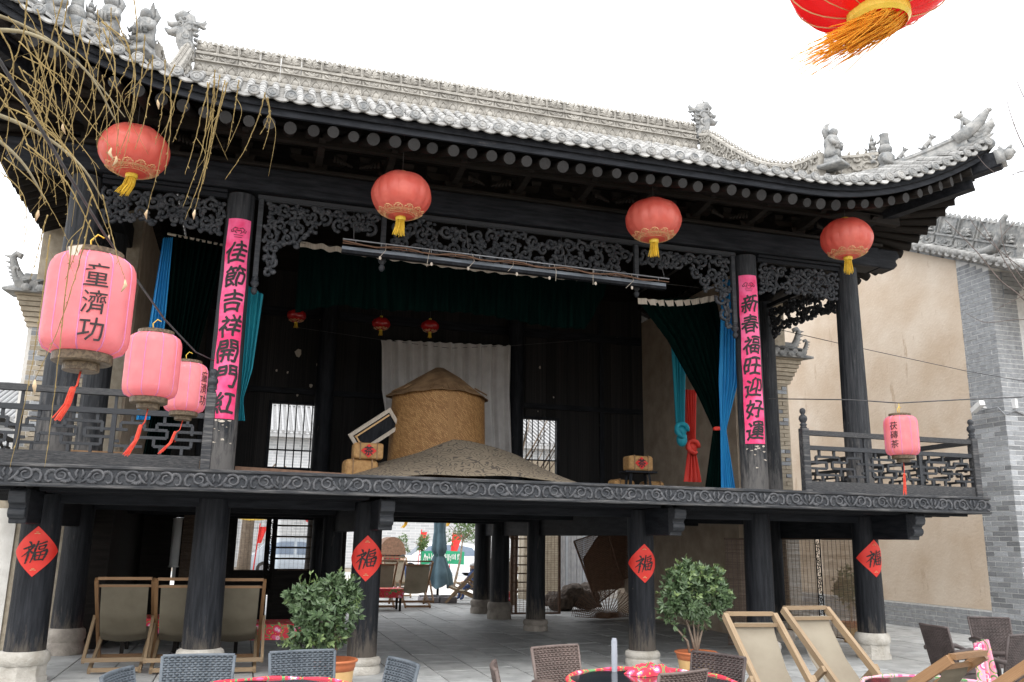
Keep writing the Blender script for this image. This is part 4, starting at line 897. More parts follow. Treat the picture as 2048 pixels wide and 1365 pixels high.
def red_lantern(pos, D, H, label, seed, lean, rz=0, cord=.5, tassel_n=46, mini=False):
    g = 'red palace lanterns inside the stage' if mini else 'red palace lanterns under the eave'
    t = thing('red_lantern', label, 'lantern', pos, rz, g); body, pr = red_lantern_meshes(D, H, seed, 10 if mini else 16); rr = random.Random(seed)
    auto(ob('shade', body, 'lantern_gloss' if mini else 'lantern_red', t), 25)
    ob('gold_print', pr, 'gold_print', t)
    h = H/2*math.cos(.06*math.pi)
    ob('top_cap', MB().lathe([(.062*D/.78, h-.012), (.062*D/.78, h+.035), (.05*D/.78, h+.04)], 16), 'gold', t, smooth=False)
    ob('bottom_cap', MB().lathe([(.06*D/.78, -h-.045*D/.78), (.068*D/.78, -h-.03), (.068*D/.78, -h+.012)], 16), 'gold', t)
    ob('tassel', tassel(rr, -h-.04*D/.78, .215*D/.78, .055*D/.78, tassel_n, lean), 'tassel_yellow', t)
    line('cord', [(0, 0, h+.03), (0, 0, h+.03+cord)], .004, 'cable', t); return t
YL = -1.2
def lp(px, py): return PY(px, py, YL)
red_lantern(lp(269, 303), .80, .60, 'round red lantern with yellow tassel hanging behind the willow twigs', 1, (-.35, 0), .2, .9)
red_lantern(lp(803, 392), .775, .60, 'round red lantern with yellow tassel above the left end of the light bar', 2, (-.12, 0), .5, .9)
red_lantern(lp(1307, 441), .785, .60, 'round red lantern with yellow tassel above the right end of the light bar', 3, (-.22, 0), .9, .9)
red_lantern(lp(1693, 478), .765, .60, 'round red lantern with yellow tassel beside the rightmost upper column', 4, (0, 0), 1.4, .8)
for (px, py), lb, sd in (((593, 632), 'small glossy red lantern inside the stage, leftmost of the three', 11), ((762, 648), 'small glossy red lantern inside the stage, middle of the three', 12), ((860, 653), 'small glossy red lantern inside the stage, rightmost of the three', 13)):
    red_lantern(PY(px, py, 4.6), .36, .24, lb, sd, (0, 0), 0, 1.4, 20, True)
# big lantern cut by the top edge of the picture, blown about by the wind
def near_lantern():
    p = PD(1748, -66, 4.4); t = thing('red_lantern', 'large bright red lantern with wind blown orange tassel at the top right', 'lantern', p, .3)
    body, pr = red_lantern_meshes(.86, .56, 9, 14); auto(ob('shade', body, 'lantern_bright', t), 25)
    rb_ = MB()
    for k in range(14):
        a = 2*math.pi*k/14; rb_.tube([(.43*1.005*(math.sin(tt)**.82)*math.cos(a), .43*1.005*(math.sin(tt)**.82)*math.sin(a), -.28*math.cos(tt)) for tt in np.linspace(.2, 2.9, 16)], .004, 4)
    ob('gold_seam', rb_, 'gold_print', t, smooth=True)
    h = .28*math.cos(.06*math.pi)
    ob('bottom_cap', MB().lathe([(.135, -h-.05), (.15, -h-.03), (.15, -h+.012)], 24, cap=False), 'gold', t); ob('top_cap', MB().lathe([(.10, h-.01), (.10, h+.05)], 20), 'gold', t)
    rr = random.Random(3); mb = MB(); d = -RIGHT
    dl = Matrix.Rotation(-.3, 3, 'Z') @ d
    for k in range(330):
        a = rr.uniform(0, 6.28); q = .135*math.sqrt(rr.random()); x, y = q*math.cos(a), q*math.sin(a); L = rr.choice((.12, .16, .2, .2, .3, .34)) if k < 300 else rr.uniform(.36, .5)
        e = Vector((x, y, -h-.04)); f = dl*L*rr.uniform(.55, 1.0)+Vector((rr.uniform(-.04, .04), rr.uniform(-.04, .04), -L*rr.uniform(.35, .6)))
        mb.tube([e, e+f*.4-Vector((0,0,.012)), e+f], [.0028, .0025, .0018], 4, False)
    ob('tassel', mb, 'tassel_orange', t)
    line('cord', [(0, 0, h+.05), (0, 0, h+1.3)], .004, 'cable', t)
lantern_mat('lantern_bright', (.82, .02, .025), (.90, .035, .04), .45)
M('tassel_orange', (.85, .36, .02), .6, (.90, .50, .05), scale=30, trans=.35)
near_lantern()
# pink drum lanterns on the cables
def pink_lantern(pos, k, label, text, face, seed, rz=0, lean=(-.3, 0), torn=False, txt=1.0, taslen=.30):
    t = thing('pink_lantern', label, 'lantern', pos, 0, 'pink drum lanterns on the cables'); R, H = .205*k, .50*k; NP = 10; n = NP*4; rr = random.Random(seed)
    prof = [(.125, -.5), (.15, -.495), (.185, -.46), (.2, -.40), (.205, -.33), (.205, .30), (.2, .38), (.185, .44), (.155, .485), (.13, .495)]
    vs = []
    for r, z in prof:
        for q in range(n):
            a = 2*math.pi*q/n+rz; f = 1-.035*abs((q % 4)/4.*2-1)**3; vs.append((r*k*f*math.cos(a), r*k*f*math.sin(a), z*H))
    N = len(prof); fs = [(j*n+q, j*n+(q+1) % n, (j+1)*n+(q+1) % n, (j+1)*n+q) for j in range(N-1) for q in range(n)] + [tuple(range(n))[::-1], tuple(range((N-1)*n, N*n))]
    ob('shade', MB().add(vs, fs), 'lantern_pink', t, smooth=True)
    rb_ = MB()
    for q in range(NP): a = 2*math.pi*q/NP+rz; rb_.tube([(r*k*.970*math.cos(a), r*k*.970*math.sin(a), z*H) for r, z in prof], .0035*k, 4)
    ob('rib', rb_, 'pink_rib', t, smooth=True)
    ob('top_ring', MB().lathe([(.128*k, H*.492), (.134*k, H*.50), (.134*k, H*.50+.028*k), (.126*k, H*.50+.03*k)], 28, cap=False), 'bronze_trim', t)
    ob('bottom_ring', MB().lathe([(.13*k, -H*.5-.045*k), (.138*k, -H*.5-.04*k), (.138*k, -H*.5), (.13*k, -H*.49)], 28), 'bronze_trim', t)
    ob('bottom_ring', MB().lathe([(.078*k, -H*.5-.085*k), (.084*k, -H*.5-.082*k), (.084*k, -H*.5-.046*k)], 24), 'bronze_trim', t)
    z0 = -H*.5-.085*k; L = taslen
    line('tassel_cord', [(0, 0, z0), (lean[0]*.3*L*.3, lean[1]*.1, z0-.28*L), (lean[0]*.3*L, lean[1]*.3*L, z0-.4*L)], .004*k+.001, 'tassel_red', t)
    ob('tassel', tassel(rr, 0, L*.62, .012, 22, (lean[0], lean[1]), .6, .0028), 'tassel_red', t, loc=(lean[0]*.3*L, lean[1]*.3*L, z0-.38*L))
    ob('tassel_knot', MB().sphere((lean[0]*.3*L, lean[1]*.3*L, z0-.38*L), .016*k, 7, 5), 'tassel_red', t, smooth=True)
    line('hook', [(-.02*k, 0, H*.5+.02), (-.03*k, 0, H*.5+.09*k), (0, 0, H*.5+.125*k), (.03*k, 0, H*.5+.11*k)], .0045, 'gold', t)
    if text:
        mb = MB(); m = len(text); sz = .115*k*txt; fn = lambda u, v: ((R*1.012)*math.cos(face+u/R), (R*1.012)*math.sin(face+u/R), v)
        for i, ch in enumerate(text): write(mb, ch, fn, sz, 0, H*.22-i*.135*k*txt, .006, .95, .04)
        ob('lettering', mb, 'ink', t)
    if torn:
        fn = lambda u, v, w: ((.19*k+w)*math.cos(face-.62+u), (.19*k+w)*math.sin(face-.62+u), H*.43+v)
        ob('torn_paper', MB().prism([(-.15, .03), (.2, .04), (.1, -.02), (.02, -.06), (-.06, -.03)], .004, lambda u, v, w: (lambda q: (q[0]*1.02, q[1]*1.02, q[2]))(fn(u, v*k*1.1-.004, w))), 'tape', t)
    return t
def toward(p, off=0):                             # angle (about z) that faces the camera
    return math.atan2(CAM.y-p[1], CAM.x-p[0])+off
p1, p2, p3, p4 = PD(178, 612, 4.32), PD(305, 733, 6.72), PD(372, 776, 8.85), PD(1803, 872, 11.0)
pink_lantern(p1, 1., 'largest pink drum lantern with three black characters, nearest on the cable', '童濟功', toward(p1, .10), 1, .3, (-.35, 0), True, 1.0, .24)
pink_lantern(p2, 1., 'plain pink drum lantern between two lettered ones on the cable', '', 0, 2, .1, (-.35, 0), False, 1, .36)
pink_lantern(p3, 1., 'pink drum lantern beside the left couplet column, its characters at the edge', '童濟功', toward(p3, .98), 3, .5, (-.6, 0), False, .9, .34)
pink_lantern(p4, 1., 'pink drum lantern with three black characters in front of the right railing', '茯磚茶', toward(p4, -.42), 4, .2, (-.08, 0), False, .85, .40)
# cables
CB = tag(line('cable', [PD(-160, -120, 2.2), PD(0, 122, 3.0), PD(210, 470, 4.3)+Vector((0,0,.0)), PD(330, 640, 6.7), PD(392, 705, 8.85), PD(428, 722, 10.7)], .0075, 'cable'), 'dark cable strung from the left couplet column towards the upper left', 'cable')
a = PD(1538, 798, 12.62); tag(line('cable', [a, PD(1700, 800, 11.6), p4+Vector((0,0,.42)), PD(1920, 800, 11.2), PD(2060, 794, 11.)], .008, 'cable'), 'dark cable running right from the right couplet column above the railing', 'cable')
tag(line('wire', [PX(1560, 660, 5.9), PY(1690, 690, 1.5), PX(1930, 742, 10.15), PX(2060, 765, 10.0)], .007, 'cable'), 'thin wire sagging across the tan plaster wall', 'wire')
for pz, po in ((p1, .125), (p2, .125), (p3, .125), (p4, .125)): pass
line('chain', [p4+Vector((0,0,.26)), p4+Vector((0,0,.42))], .004, 'gold', None).name = 'lantern_chain'
tag(bpy.data.objects['lantern_chain'], 'short brass chain above the pink lantern at the right', 'chain')
# ================================================================== PAPER: couplets and diamonds
def couplet(X, face, ztop, zbot, text, label, seed):
    r = .2065; t = thing('couplet_scroll', label, 'couplet', (X, 0, 0), 0, 'new year couplets'); hw = .165; rr = random.Random(seed)
    rad = lambda z: .205-.02*(z-ZF)/(ZT-ZF)+.006
    fn = lambda u, z, o=0: ((rad(z)+o)*math.cos(face+u/r), (rad(z)+o)*math.sin(face+u/r), z)
    nz = 40
    def g(u, v):
        z = zbot+(ztop-zbot)*v; uu = (u-.5)*2*hw; return fn(uu+.004*math.sin(9*z+seed), z, .004+.004*math.sin(7*z+5*u+seed)*(abs(u-.5)*2)**2)
    ob('paper', MB().grid(g, 14, nz), 'couplet', t, smooth=True)
    n = len(text); H = ztop-zbot; mb = MB(); sz = H*.108
    for i, ch in enumerate(text): write(mb, ch, lambda u, v: fn(u, v, .011), sz, rr.uniform(-.008, .008)+.005, ztop-H*(.175+.125*i), .022, .92, rr.uniform(.06, .15), .038)
    ob('calligraphy', mb, 'ink', t)
    mb = MB(); zc = ztop-H*.065
    for s in (-1, 1):
        mb.tube([fn(s*u, zc+v, .010) for u, v in ((.01,.03),(.05,.045),(.08,.02),(.06,-.01),(.09,-.02),(.1,.01))], .006, 4)
        mb.tube([fn(s*u, zc+v, .010) for u, v in ((0,0),(.03,.01),(.045,-.02),(.02,-.035))], .006, 4)
    mb.tube([fn(u, zc-.06, .010) for u in (-.06, -.03, 0, .03, .06)], .004, 4); mb.tube([fn(u, zc-.09, .010) for u in (-.05, -.02, 0, .02, .05)], .004, 4)
    ob('printed_emblem', mb, 'ink_faded', t)
    # remains of older paper and glue below
    for k in range(12):
        z = zbot-.02-rr.random()**2*.42; u = rr.uniform(-.15, .15); s = rr.uniform(.004, .02)
        ob('paper_remnant', MB().prism([(s*rr.uniform(.4, 2.6)*math.cos(q), s*math.sin(q)*rr.uniform(.3, 1.)) for q in np.linspace(0, 6.28, 10)[:-1]], .002, lambda a_, b_, w: fn(u+a_, z+b_, .0+w)), 'tape', t)
couplet(-3.876, math.radians(-88), PY(478, 437, -.2).z, PY(450, 838, -.2).z, '佳節吉祥開門紅', 'pink red new year couplet strip with seven characters on the left column', 1)
couplet(3.876, math.radians(-108), PY(1500, 550, -.2).z, PY(1517, 888, -.2).z, '新春福旺迎好運', 'pink red new year couplet strip with seven characters on the right column', 2)
def diamond(X, Y, r, zc, face, hd, label, sd):
    t = thing('fortune_paper', label, 'paper sign', (X, Y, 0), 0, 'red fortune papers on the pillars'); rr = random.Random(sd)
    fn = lambda u, v, o=.0: ((r+.008+o)*math.cos(face+u/r), (r+.008+o)*math.sin(face+u/r), zc+v)
    def g(u, v):
        a, b = (u-.5)*2, (v-.5)*2; return fn((a-b)/2*hd, (a+b)/2*hd, .003+.002*math.sin(5*a+sd))
    ob('paper', MB().grid(g, 14, 14), 'red_paper', t, smooth=True)
    mb = MB()
    for i, (pts, ws) in enumerate(FU): brush(mb, fn, [(x*.92+y*.14+rr.uniform(-.012, .012), y*.92+x*.10) for x, y in pts], ws, 0, 0, hd*.98, .009+.0004*i)
    ob('calligraphy', mb, 'ink', t)
    mb = MB()
    for v in (.72, -.72): mb.tube([fn(u*hd, (v-abs(u)*.2)*hd, .007) for u in (-.1, -.05, 0, .05, .1)], .004, 4); mb.tube([fn(u*hd, (v+.05-abs(u)*.2)*hd, .007) for u in (-.05, 0, .05)], .003, 4)
    ob('gold_print', mb, 'gold_print', t)
diamond(-5.788, 0, .217, PY(70, 1103, -.2).z, math.radians(-86), .285, 'red fortune diamond on the leftmost front pillar', 1)
diamond(-1.94, -.05, .186, PY(733, 1117, -.2).z, math.radians(-97), .285, 'red fortune diamond on the pillar beside the left potted shrub', 2)
diamond(1.94, -.05, .186, PY(1287, 1127, -.2).z, math.radians(-100), .265, 'red fortune diamond on the pillar beside the right potted shrub', 3)
diamond(5.788, 0, .202, PY(1742, 1117, -.2).z, math.radians(-93), .28, 'red fortune diamond on the rightmost front pillar', 4)
# ================================================================== STAGE DRAPES
def fold(u, n, a): return a*math.sin(2*math.pi*n*u)+.4*a*math.sin(2*math.pi*n*1.7*u+1)
def drape(name, label, cat, rows, n, amp, mat, nu=60, nv=24, group=None, axis='x', parent=None):
    # rows: list of (v, x0, x1, z0, z1, y, amp factor): edges interpolated down the cloth
    def g(u, v):
        for i in range(len(rows)-1):
            if rows[i][0] <= v <= rows[i+1][0] or i == len(rows)-2:
                f = (v-rows[i][0])/(rows[i+1][0]-rows[i][0]); f = min(1, max(0, f)); r = [rows[i][k]+(rows[i+1][k]-rows[i][k])*f for k in range(7)]; break
        x = r[1]+(r[2]-r[1])*u; z = r[3]+(r[4]-r[3])*u; return (x, r[5]+fold(u, n, amp*r[6]), z)
    o = ob(name, MB().grid(g, nu, nv), mat, parent, smooth=True)
    return tag(o, label, cat, group) if label else o
# valance
v = thing('stage_valance', 'dark green velvet valance with a pale gathered tape across the stage opening', 'curtain')
yv = 1.0
def top(u):                                       # sagging top line
    a, b = PY(600, 491, yv), PY(1215, 562, yv); p = a.lerp(b, u); return p.x, p.z-.10*math.sin(math.pi*u)*(.5+u*.3)
def vg(u, v_):
    x, z = top(u); w = .03*math.sin(2*math.pi*u*26)+.02*math.sin(2*math.pi*u*11+1); L = .78+.06*math.sin(u*9)+(.25*max(0, .12-u)/.12); L *= 1-.75*max(0, u-.93)/.07
    return (x+.04*v_*math.sin(5*u), yv+w*(.5+v_), z-L*v_)
ob('cloth', MB().grid(vg, 160, 10), 'velvet_green', v, smooth=True)
ob('tape_band', MB().grid(lambda u, w: (top(u)[0], yv-.02+(.02*math.sin(2*math.pi*u*26)+.012*math.sin(2*math.pi*u*11+1))*.8, top(u)[1]+.055-.085*w+.012*math.sin(2*math.pi*u*20)), 160, 2), 'tape', v, smooth=True)
line('curtain_wire', [(-3.6, yv, 5.93), (3.6, yv, 5.9)], .006, 'cable', v)
# right tied curtain: green over blue
c = thing('tied_curtain', 'dark green stage curtain swept to the right and tied with a red band', 'curtain')
y1 = .75
A0, A1 = PY(1275, 600, y1), PY(1432, 594, y1); T0, T1 = PY(1427, 858, y1-.1), PY(1446, 858, y1-.1); B0, B1 = PY(1412, 976, y1-.1), PY(1446, 976, y1-.1)
drape('cloth', None, None, [(0, A0.x, A1.x, A0.z, A1.z, y1, .6), (.35, A0.x+(T0.x-A0.x)*.42, A1.x+.12, A0.z-.62, A1.z-.72, y1, 1), (.7, A0.x+(T0.x-A0.x)*.85, T1.x+.10, A0.z-1.55, A1.z-1.65, y1-.03, 1.), (.8, T0.x, T1.x, T0.z, T1.z, y1-.1, .5), (1, B0.x, B1.x, B0.z, B1.z, y1-.1, .9)], 9, .045, 'velvet_green', 70, 40, parent=c)
ob('tape_band', MB().grid(lambda u, w: (A0.x+(A1.x-A0.x)*u, y1-.02+fold(u, 9, .02), A0.z+(A1.z-A0.z)*u-.07*math.sin(math.pi*u)+.03-.10*w), 60, 2), 'tape', c, smooth=True)
ob('tie_band', MB().lathe([(.10, -.03), (.115, 0), (.10, .03)], 14, ((T0.x+T1.x)/2+.02, y1-.1, T0.z), cap=False, sy=.8), 'silk_red', c, smooth=True)
y2 = .55
drape('blue_drape', 'bright blue cloth hanging beside the right couplet column, pinched at the red tie', 'curtain', [(0, PY(1448, 640, y2).x, PY(1478, 640, y2).x, PY(1448, 560, y2).z, PY(1478, 560, y2).z, y2, 1), (.35, PY(1438, 760, y2).x, PY(1477, 760, y2).x, PY(1438, 760, y2).z, PY(1477, 760, y2).z, y2, 1), (.66, PY(1441, 860, y2).x, PY(1452, 860, y2).x, PY(1441, 860, y2).z, PY(1452, 860, y2).z, y2, .5), (1, PY(1443, 978, y2).x, PY(1470, 978, y2).x, PY(1443, 978, y2).z, PY(1470, 978, y2).z, y2, .9)], 6, .028, 'silk_blue', 50, 30)
def knotted(name, label, px, y0, y1_, yk, Y, mat, w, tail=True):
    t = thing(name, label, 'drape', PY(px, y1_, Y)); o = t.location.copy(); k = PY(px, yk, Y)-o; a = PY(px-4, y0, Y)-o; mb = MB()
    f = lambda u, v: (a.x*(1-v)+k.x*v+(u-.5)*w*(1-.45*v), fold(u, 5, .03), a.z+(k.z-a.z)*v)
    ob('cloth', MB().grid(f, 36, 12), mat, t, smooth=True)
    kn = MB().sphere(k, w*.42, 12, 8, (1, .7, .85)); kn.tube([k+Vector((math.cos(q)*w*.36, -.06-.03*math.sin(q*2), math.sin(q)*w*.40)) for q in np.linspace(0, 5.5, 14)], w*.15, 7); ob('knot', kn, mat, t, smooth=True)
    if tail: ob('tail', MB().grid(lambda u, v: (k.x+(u-.5)*w*(.5+.75*v), fold(u, 4, .03), k.z-.05+(-k.z+.03)*v), 30, 8), mat, t, smooth=True)
    else: ob('tail', MB().sphere(k+Vector((.02, 0, -w*.55)), w*.36, 10, 7, (1, .8, 1.25)), mat, t, smooth=True)
knotted('knotted_drape', 'turquoise drape tied in a big knot inside the right of the stage', 1361, 690, 892, 862, 1.9, 'silk_teal', .28, False)
knotted('knotted_drape', 'red drape knotted above its frayed tail inside the right of the stage', 1383, 780, 962, 895, 2.0, 'silk_red', .27)
# left side drapes
y3 = .9
drape('green_drape', 'dark green curtain hanging in the left outer bay behind the pink lanterns', 'curtain', [(0, PY(345, 470, y3).x, PY(452, 490, y3).x, PY(345, 470, y3).z, PY(452, 490, y3).z, y3, 1), (.5, PY(330, 690, y3).x, PY(400, 690, y3).x, PY(330, 690, y3).z, PY(400, 690, y3).z, y3, 1), (1, PY(283, 925, y3).x, PY(338, 925, y3).x, PY(283, 915, y3).z, PY(338, 915, y3).z, y3, 1)], 9, .045, 'velvet_green', 60, 24)
drape('blue_drape', 'bright blue cloth hanging beside the green curtain of the left outer bay', 'curtain', [(0, PY(326, 476, y3-.1).x, PY(346, 476, y3-.1).x, PY(326, 476, y3-.1).z, PY(346, 476, y3-.1).z, y3-.1, 1), (.6, PY(298, 650, y3-.1).x, PY(330, 650, y3-.1).x, PY(298, 650, y3-.1).z, PY(330, 650, y3-.1).z, y3-.1, 1), (1, PY(272, 840, y3-.1).x, PY(300, 840, y3-.1).x, PY(272, 840, y3-.1).z, PY(300, 840, y3-.1).z, y3-.1, .6)], 5, .03, 'silk_blue', 40, 20)
line('curtain_rod', [PY(335, 468, y3), PY(452, 492, y3)], .02, 'tape', None); tag(bpy.data.objects['curtain_rod'], 'pale taped curtain rod in the left outer bay', 'curtain rod')
y4 = 1.3
drape('teal_drape', 'teal drape hanging just inside the stage beside the left couplet column', 'curtain', [(0, PY(478, 560, y4).x, PY(526, 600, y4).x, PY(478, 560, y4).z, PY(526, 590, y4).z, y4, 1), (.55, PY(474, 740, y4).x, PY(505, 740, y4).x, PY(474, 740, y4).z, PY(505, 740, y4).z, y4, 1), (.9, PY(474, 800, y4).x, PY(486, 800, y4).x, PY(474, 800, y4).z, PY(486, 800, y4).z, y4, .6), (1, PY(472, 842, y4).x, PY(490, 842, y4).x, PY(472, 842, y4).z, PY(490, 842, y4).z, y4, 1)], 5, .03, 'silk_teal', 40, 24)
# light bar hung from the screen
lb_ = thing('light_bar', 'grey stage light bar with hanging wires below the carved screen', 'light bar'); ya = -.32
L0, L1 = PY(686, 478, ya), PY(1338, 558, ya)
line('top_tube', [L0, L1], .011, 'metal_grey', lb_, 8)
ob('light_housing', MB().bar(L0+Vector((.0, .10, -.10)), L1+Vector((-.02, .10, -.08)), .07, .045), 'metal_pale', lb_)
ob('light_housing_lid', MB().bar(L0+Vector((.0, .10, -.15)), L1+Vector((-.02, .10, -.13)), .09, .04), 'wood_z', lb_)
line('lower_tube', [L0+Vector((0, 0, -.06)), L1+Vector((0, 0, -.05))], .008, 'rust', lb_)
rr = random.Random(4)
for k in range(14):
    p = L0.lerp(L1, (k+.5)/14); line('hanger', [p, p+Vector((0, .0, -.06))], .006, 'metal_grey', lb_)
for k in range(7):
    p = L0.lerp(L1, .12+.125*k); line('loose_wire', [p+Vector((0, -.02, .0)), p+Vector((rr.uniform(-.02, .05), -.02, -.10)), p+Vector((rr.uniform(-.1, .06), -.02, -.17-rr.random()*.1))], .004, 'tape', lb_)
    ob('wire_tag', MB().sphere(p+Vector((rr.uniform(-.1, .06), -.03, -.22)), .02, 6, 4, (1, .5, 1.4)), 'tape', lb_)
line('cable_bundle', [L0+Vector((.0, -.02, -.03))]+[L0.lerp(L1, q)+Vector((0, -.03, -.03-.05*math.sin(q*19)**2)) for q in np.linspace(.05, .95, 22)], .012, 'rust', lb_)
for q in (.03, .36, .66, .985):
    p = L0.lerp(L1, q); line('suspension_wire', [p, Vector((p.x, -.1, 6.1))], .006, 'cable', lb_)
# ================================================================== PROPS ON THE STAGE
Yg = 3.6
g0, gt = PY(870, 930, Yg), PY(875, 738, Yg); gl, gr = PY(783, 800, Yg), PY(968, 800, Yg); R = (gr.x-gl.x)/2; gx = (gl.x+gr.x)/2
zsh = PY(870, 778, Yg-R).z; zap = gt.z+.01
bk = thing('straw_granary', 'tall round woven straw granary with a conical straw lid in the middle of the stage', 'granary', (gx, Yg, ZF))
def cyl_uv(prof, n):
    mb = MB().lathe(prof, n, cap=False); me = mb.mesh('drum', True); uv = me.uv_layers.new(name='uv')
    for lp_ in me.loops:
        co = me.vertices[lp_.vertex_index].co; a = math.atan2(co.y, co.x); uv.data[lp_.index].uv = ((a+math.pi/2) % (2*math.pi)*R/2, co.z/2)
    return me
H = zsh-ZF
ob('drum', cyl_uv([(R*1.02, 0), (R*1.03, H*.2), (R*1.01, H*.5), (R*.99, H*.8), (R*.975, H)], 48), 'woven_straw', bk)
lid = MB(); nn = 40
lid.add([((R*1.085+.025*math.sin(5*a)+.015*math.sin(11*a))*math.cos(a), (R*1.085)*math.sin(a), H-.035+.03*math.sin(3*a)+.012*math.sin(13*a)) for a in np.linspace(0, 6.2832, nn+1)[:-1]]+[(R*.5*math.cos(a), R*.5*math.sin(a), H+(zap-zsh)*.58+.02*math.sin(7*a)) for a in np.linspace(0, 6.2832, nn+1)[:-1]]+[(R*.1*math.cos(a), R*.1*math.sin(a), H+(zap-zsh)) for a in np.linspace(0, 6.2832, nn+1)[:-1]], [(k, (k+1) % nn, nn+(k+1) % nn, nn+k) for k in range(nn)]+[(nn+k, nn+(k+1) % nn, 2*nn+(k+1) % nn, 2*nn+k) for k in range(nn)]+[tuple(range(2*nn, 3*nn))])
ob('conical_lid', lid, 'straw_dark', bk, smooth=True)
rr = random.Random(9)
for k in range(16):
    a = rr.uniform(3.3, 6.1); ob('straw_wisp', MB().tube([(R*1.05*math.cos(a), R*1.05*math.sin(a), H+.02), (R*.8*math.cos(a), R*.8*math.sin(a), H+.14)], .012, 4), 'straw_dark', bk)
line('hoop', [(R*1.035*math.cos(a), R*1.035*math.sin(a), .12*H) for a in np.linspace(0, 6.2832, 40)], .018, 'straw', bk)
# cloth-covered mound in front
ml_, mr_ = PY(690, 955, 1.7), PY(1146, 975, 1.7); mt_ = PY(905, 886, 2.2)
mx0, mx1 = ml_.x-.45, mr_.x+.45; mh = mt_.z-ZF+.02
def mnd(u, v):
    x = mx0+(mx1-mx0)*u; y = .9+2.6*v; pk = (mt_.x-mx0)/(mx1-mx0)
    a = (u/pk) if u < pk else (1-u)/(1-pk); a = max(0., a); pr = a*.85+.15*a**.6 if u < pk else math.sin(a*math.pi/2)**1.05
    q = math.sin(math.pi*min(1, v*.9+.02))**.7 if v < .6 else 1.
    return (x, y, ZF+.03+mh*pr*(.25+.75*min(1, v/.5)**.8)*(1-.25*max(0, v-.6)) + .03*math.sin(9*u+3*v)*a + .015*math.sin(23*u+6*v)*a)
md = tag(ob('covered_mound', MB().grid(mnd, 60, 30), 'scroll_cloth', None, smooth=True), 'long mound under a brown scroll patterned cloth at the front of the stage', 'covered mound')
# white cloth hung behind the granary
yw = 6.3
drape('white_cloth', 'off white cloth hung on a line behind the granary', 'cloth', [(0, PY(762, 680, yw).x, PY(1022, 692, yw).x, PY(762, 680, yw).z, PY(1022, 692, yw).z, yw, 1), (.06, PY(764, 690, yw).x, PY(1022, 702, yw).x, PY(762, 690, yw).z, PY(1022, 702, yw).z, yw, 1), (.5, PY(764, 780, yw).x, PY(1020, 790, yw).x, PY(764, 780, yw).z, PY(1020, 790, yw).z, yw, 1), (1, PY(782, 900, yw).x, PY(1024, 908, yw).x, PY(782, 900, yw).z, PY(1024, 908, yw).z, yw, 1)], 13, .05, 'linen', 130, 24)
tag(line('cloth_line', [PY(590, 655, yw), PY(762, 680, yw), PY(900, 697, yw), PY(1022, 692, yw), PY(1180, 680, yw)], .006, 'cable'), 'thin line carrying the off white cloth', 'line')
# leaning framed picture
pf = thing('leaning_picture', 'gilt framed dark picture leaning against the granary', 'picture frame', PY(750, 862, 3.3), 0)
Rr = Matrix.Rotation(math.radians(-36), 3, 'Y'); Rt = Rr @ Matrix.Rotation(math.radians(14), 3, 'X')
for d, cpos in (((.86, .05, .06), (0, 0, .17)), ((.86, .05, .06), (0, 0, -.17)), ((.06, .05, .281), (-.40, 0, 0)), ((.06, .05, .281), (.40, 0, 0))): ob('frame_bar', MB().box(Rt @ Vector(cpos), d, Rt), 'tape', pf)
for d, cpos in (((.70, .03, .025), (0, -.01, .10)), ((.025, .03, .20), (-.33, -.01, 0))): ob('gilt_fillet', MB().box(Rt @ Vector(cpos), d, Rt), 'gold_print', pf)
ob('picture', MB().box(Rt @ Vector((0, .012, 0)), (.74, .012, .28), Rt), 'wood_z', pf)
# tea bales
def bale(pos, w, h, d, label, text='', rz=0, sd=0):
    t = thing('tea_bale', label, 'bale', pos, rz, 'woven tea bales on the stage'); rr = random.Random(sd)
    o = ob('woven_cover', MB().box((0, 0, h/2), (w, d, h)), 'box_straw', t); md_ = o.modifiers.new('bevel', 'BEVEL'); md_.width = min(w, h)*.16; md_.segments = 3
    for q in (-.28, .28): ob('cord', MB().box((q*w, 0, h/2), (.018, d+.02, h+.02)), 'straw_dark', t)
    if text:
        ob('red_label', MB().prism([(0, -h*.42), (h*.42, 0), (0, h*.42), (-h*.42, 0)], .01, lambda u, v, w_: (u*1.15, -d/2-.008+w_, h*.5+v)), 'flag_red', t); mb = MB(); write(mb, text, lambda u, v: (u, -d/2-.02, h*.5+v), h*.55, 0, 0, .02); ob('lettering', mb, 'ink', t)
    return t
b1 = PY(734, 920, 1.9); bale(Vector((b1.x, 1.9, b1.z)), .46, .25, .3, 'woven tea bale with a red diamond label left of the granary, on the lower bale', '茶', 0, 1)
b2_ = PY(722, 945, 1.95); bale(Vector((b2_.x-.02, 1.95, ZF)), .52, max(.12, b1.z-ZF), .34, 'plain woven bale lying under the labelled one left of the granary', '', .1, 2)
b3 = PY(1276, 943, 2.4); bale(Vector((b3.x, 2.4, b3.z)), .46, .26, .3, 'woven tea bale with a red label atop the black stool at the right', '茶', 0, 3)
b4 = PY(1255, 960, 2.7); bale(Vector((b4.x-.1, 2.75, ZF)), .42, .36, .3, 'plain woven bale on the stage floor left of the black stool', '', .15, 4)
b5 = PY(1305, 960, 2.8); bale(Vector((b5.x, 2.85, ZF)), .40, .36, .3, 'plain woven bale on the stage floor right of the black stool', '', -.1, 5)
st = thing('black_stool', 'small black stool under the labelled tea bale at the right', 'stool', (b3.x, 2.4, ZF)); hz = b3.z-ZF
ob('seat', MB().b2(-.3, .3, -.16, .16, hz-.035, hz-.002), 'wood_z', st)
for sx in (-1, 1):
    for sy in (-1, 1): ob('leg', MB().bar((sx*.22, sy*.11, 0), (sx*.17, sy*.08, hz-.035), .04), 'wood_z', st)
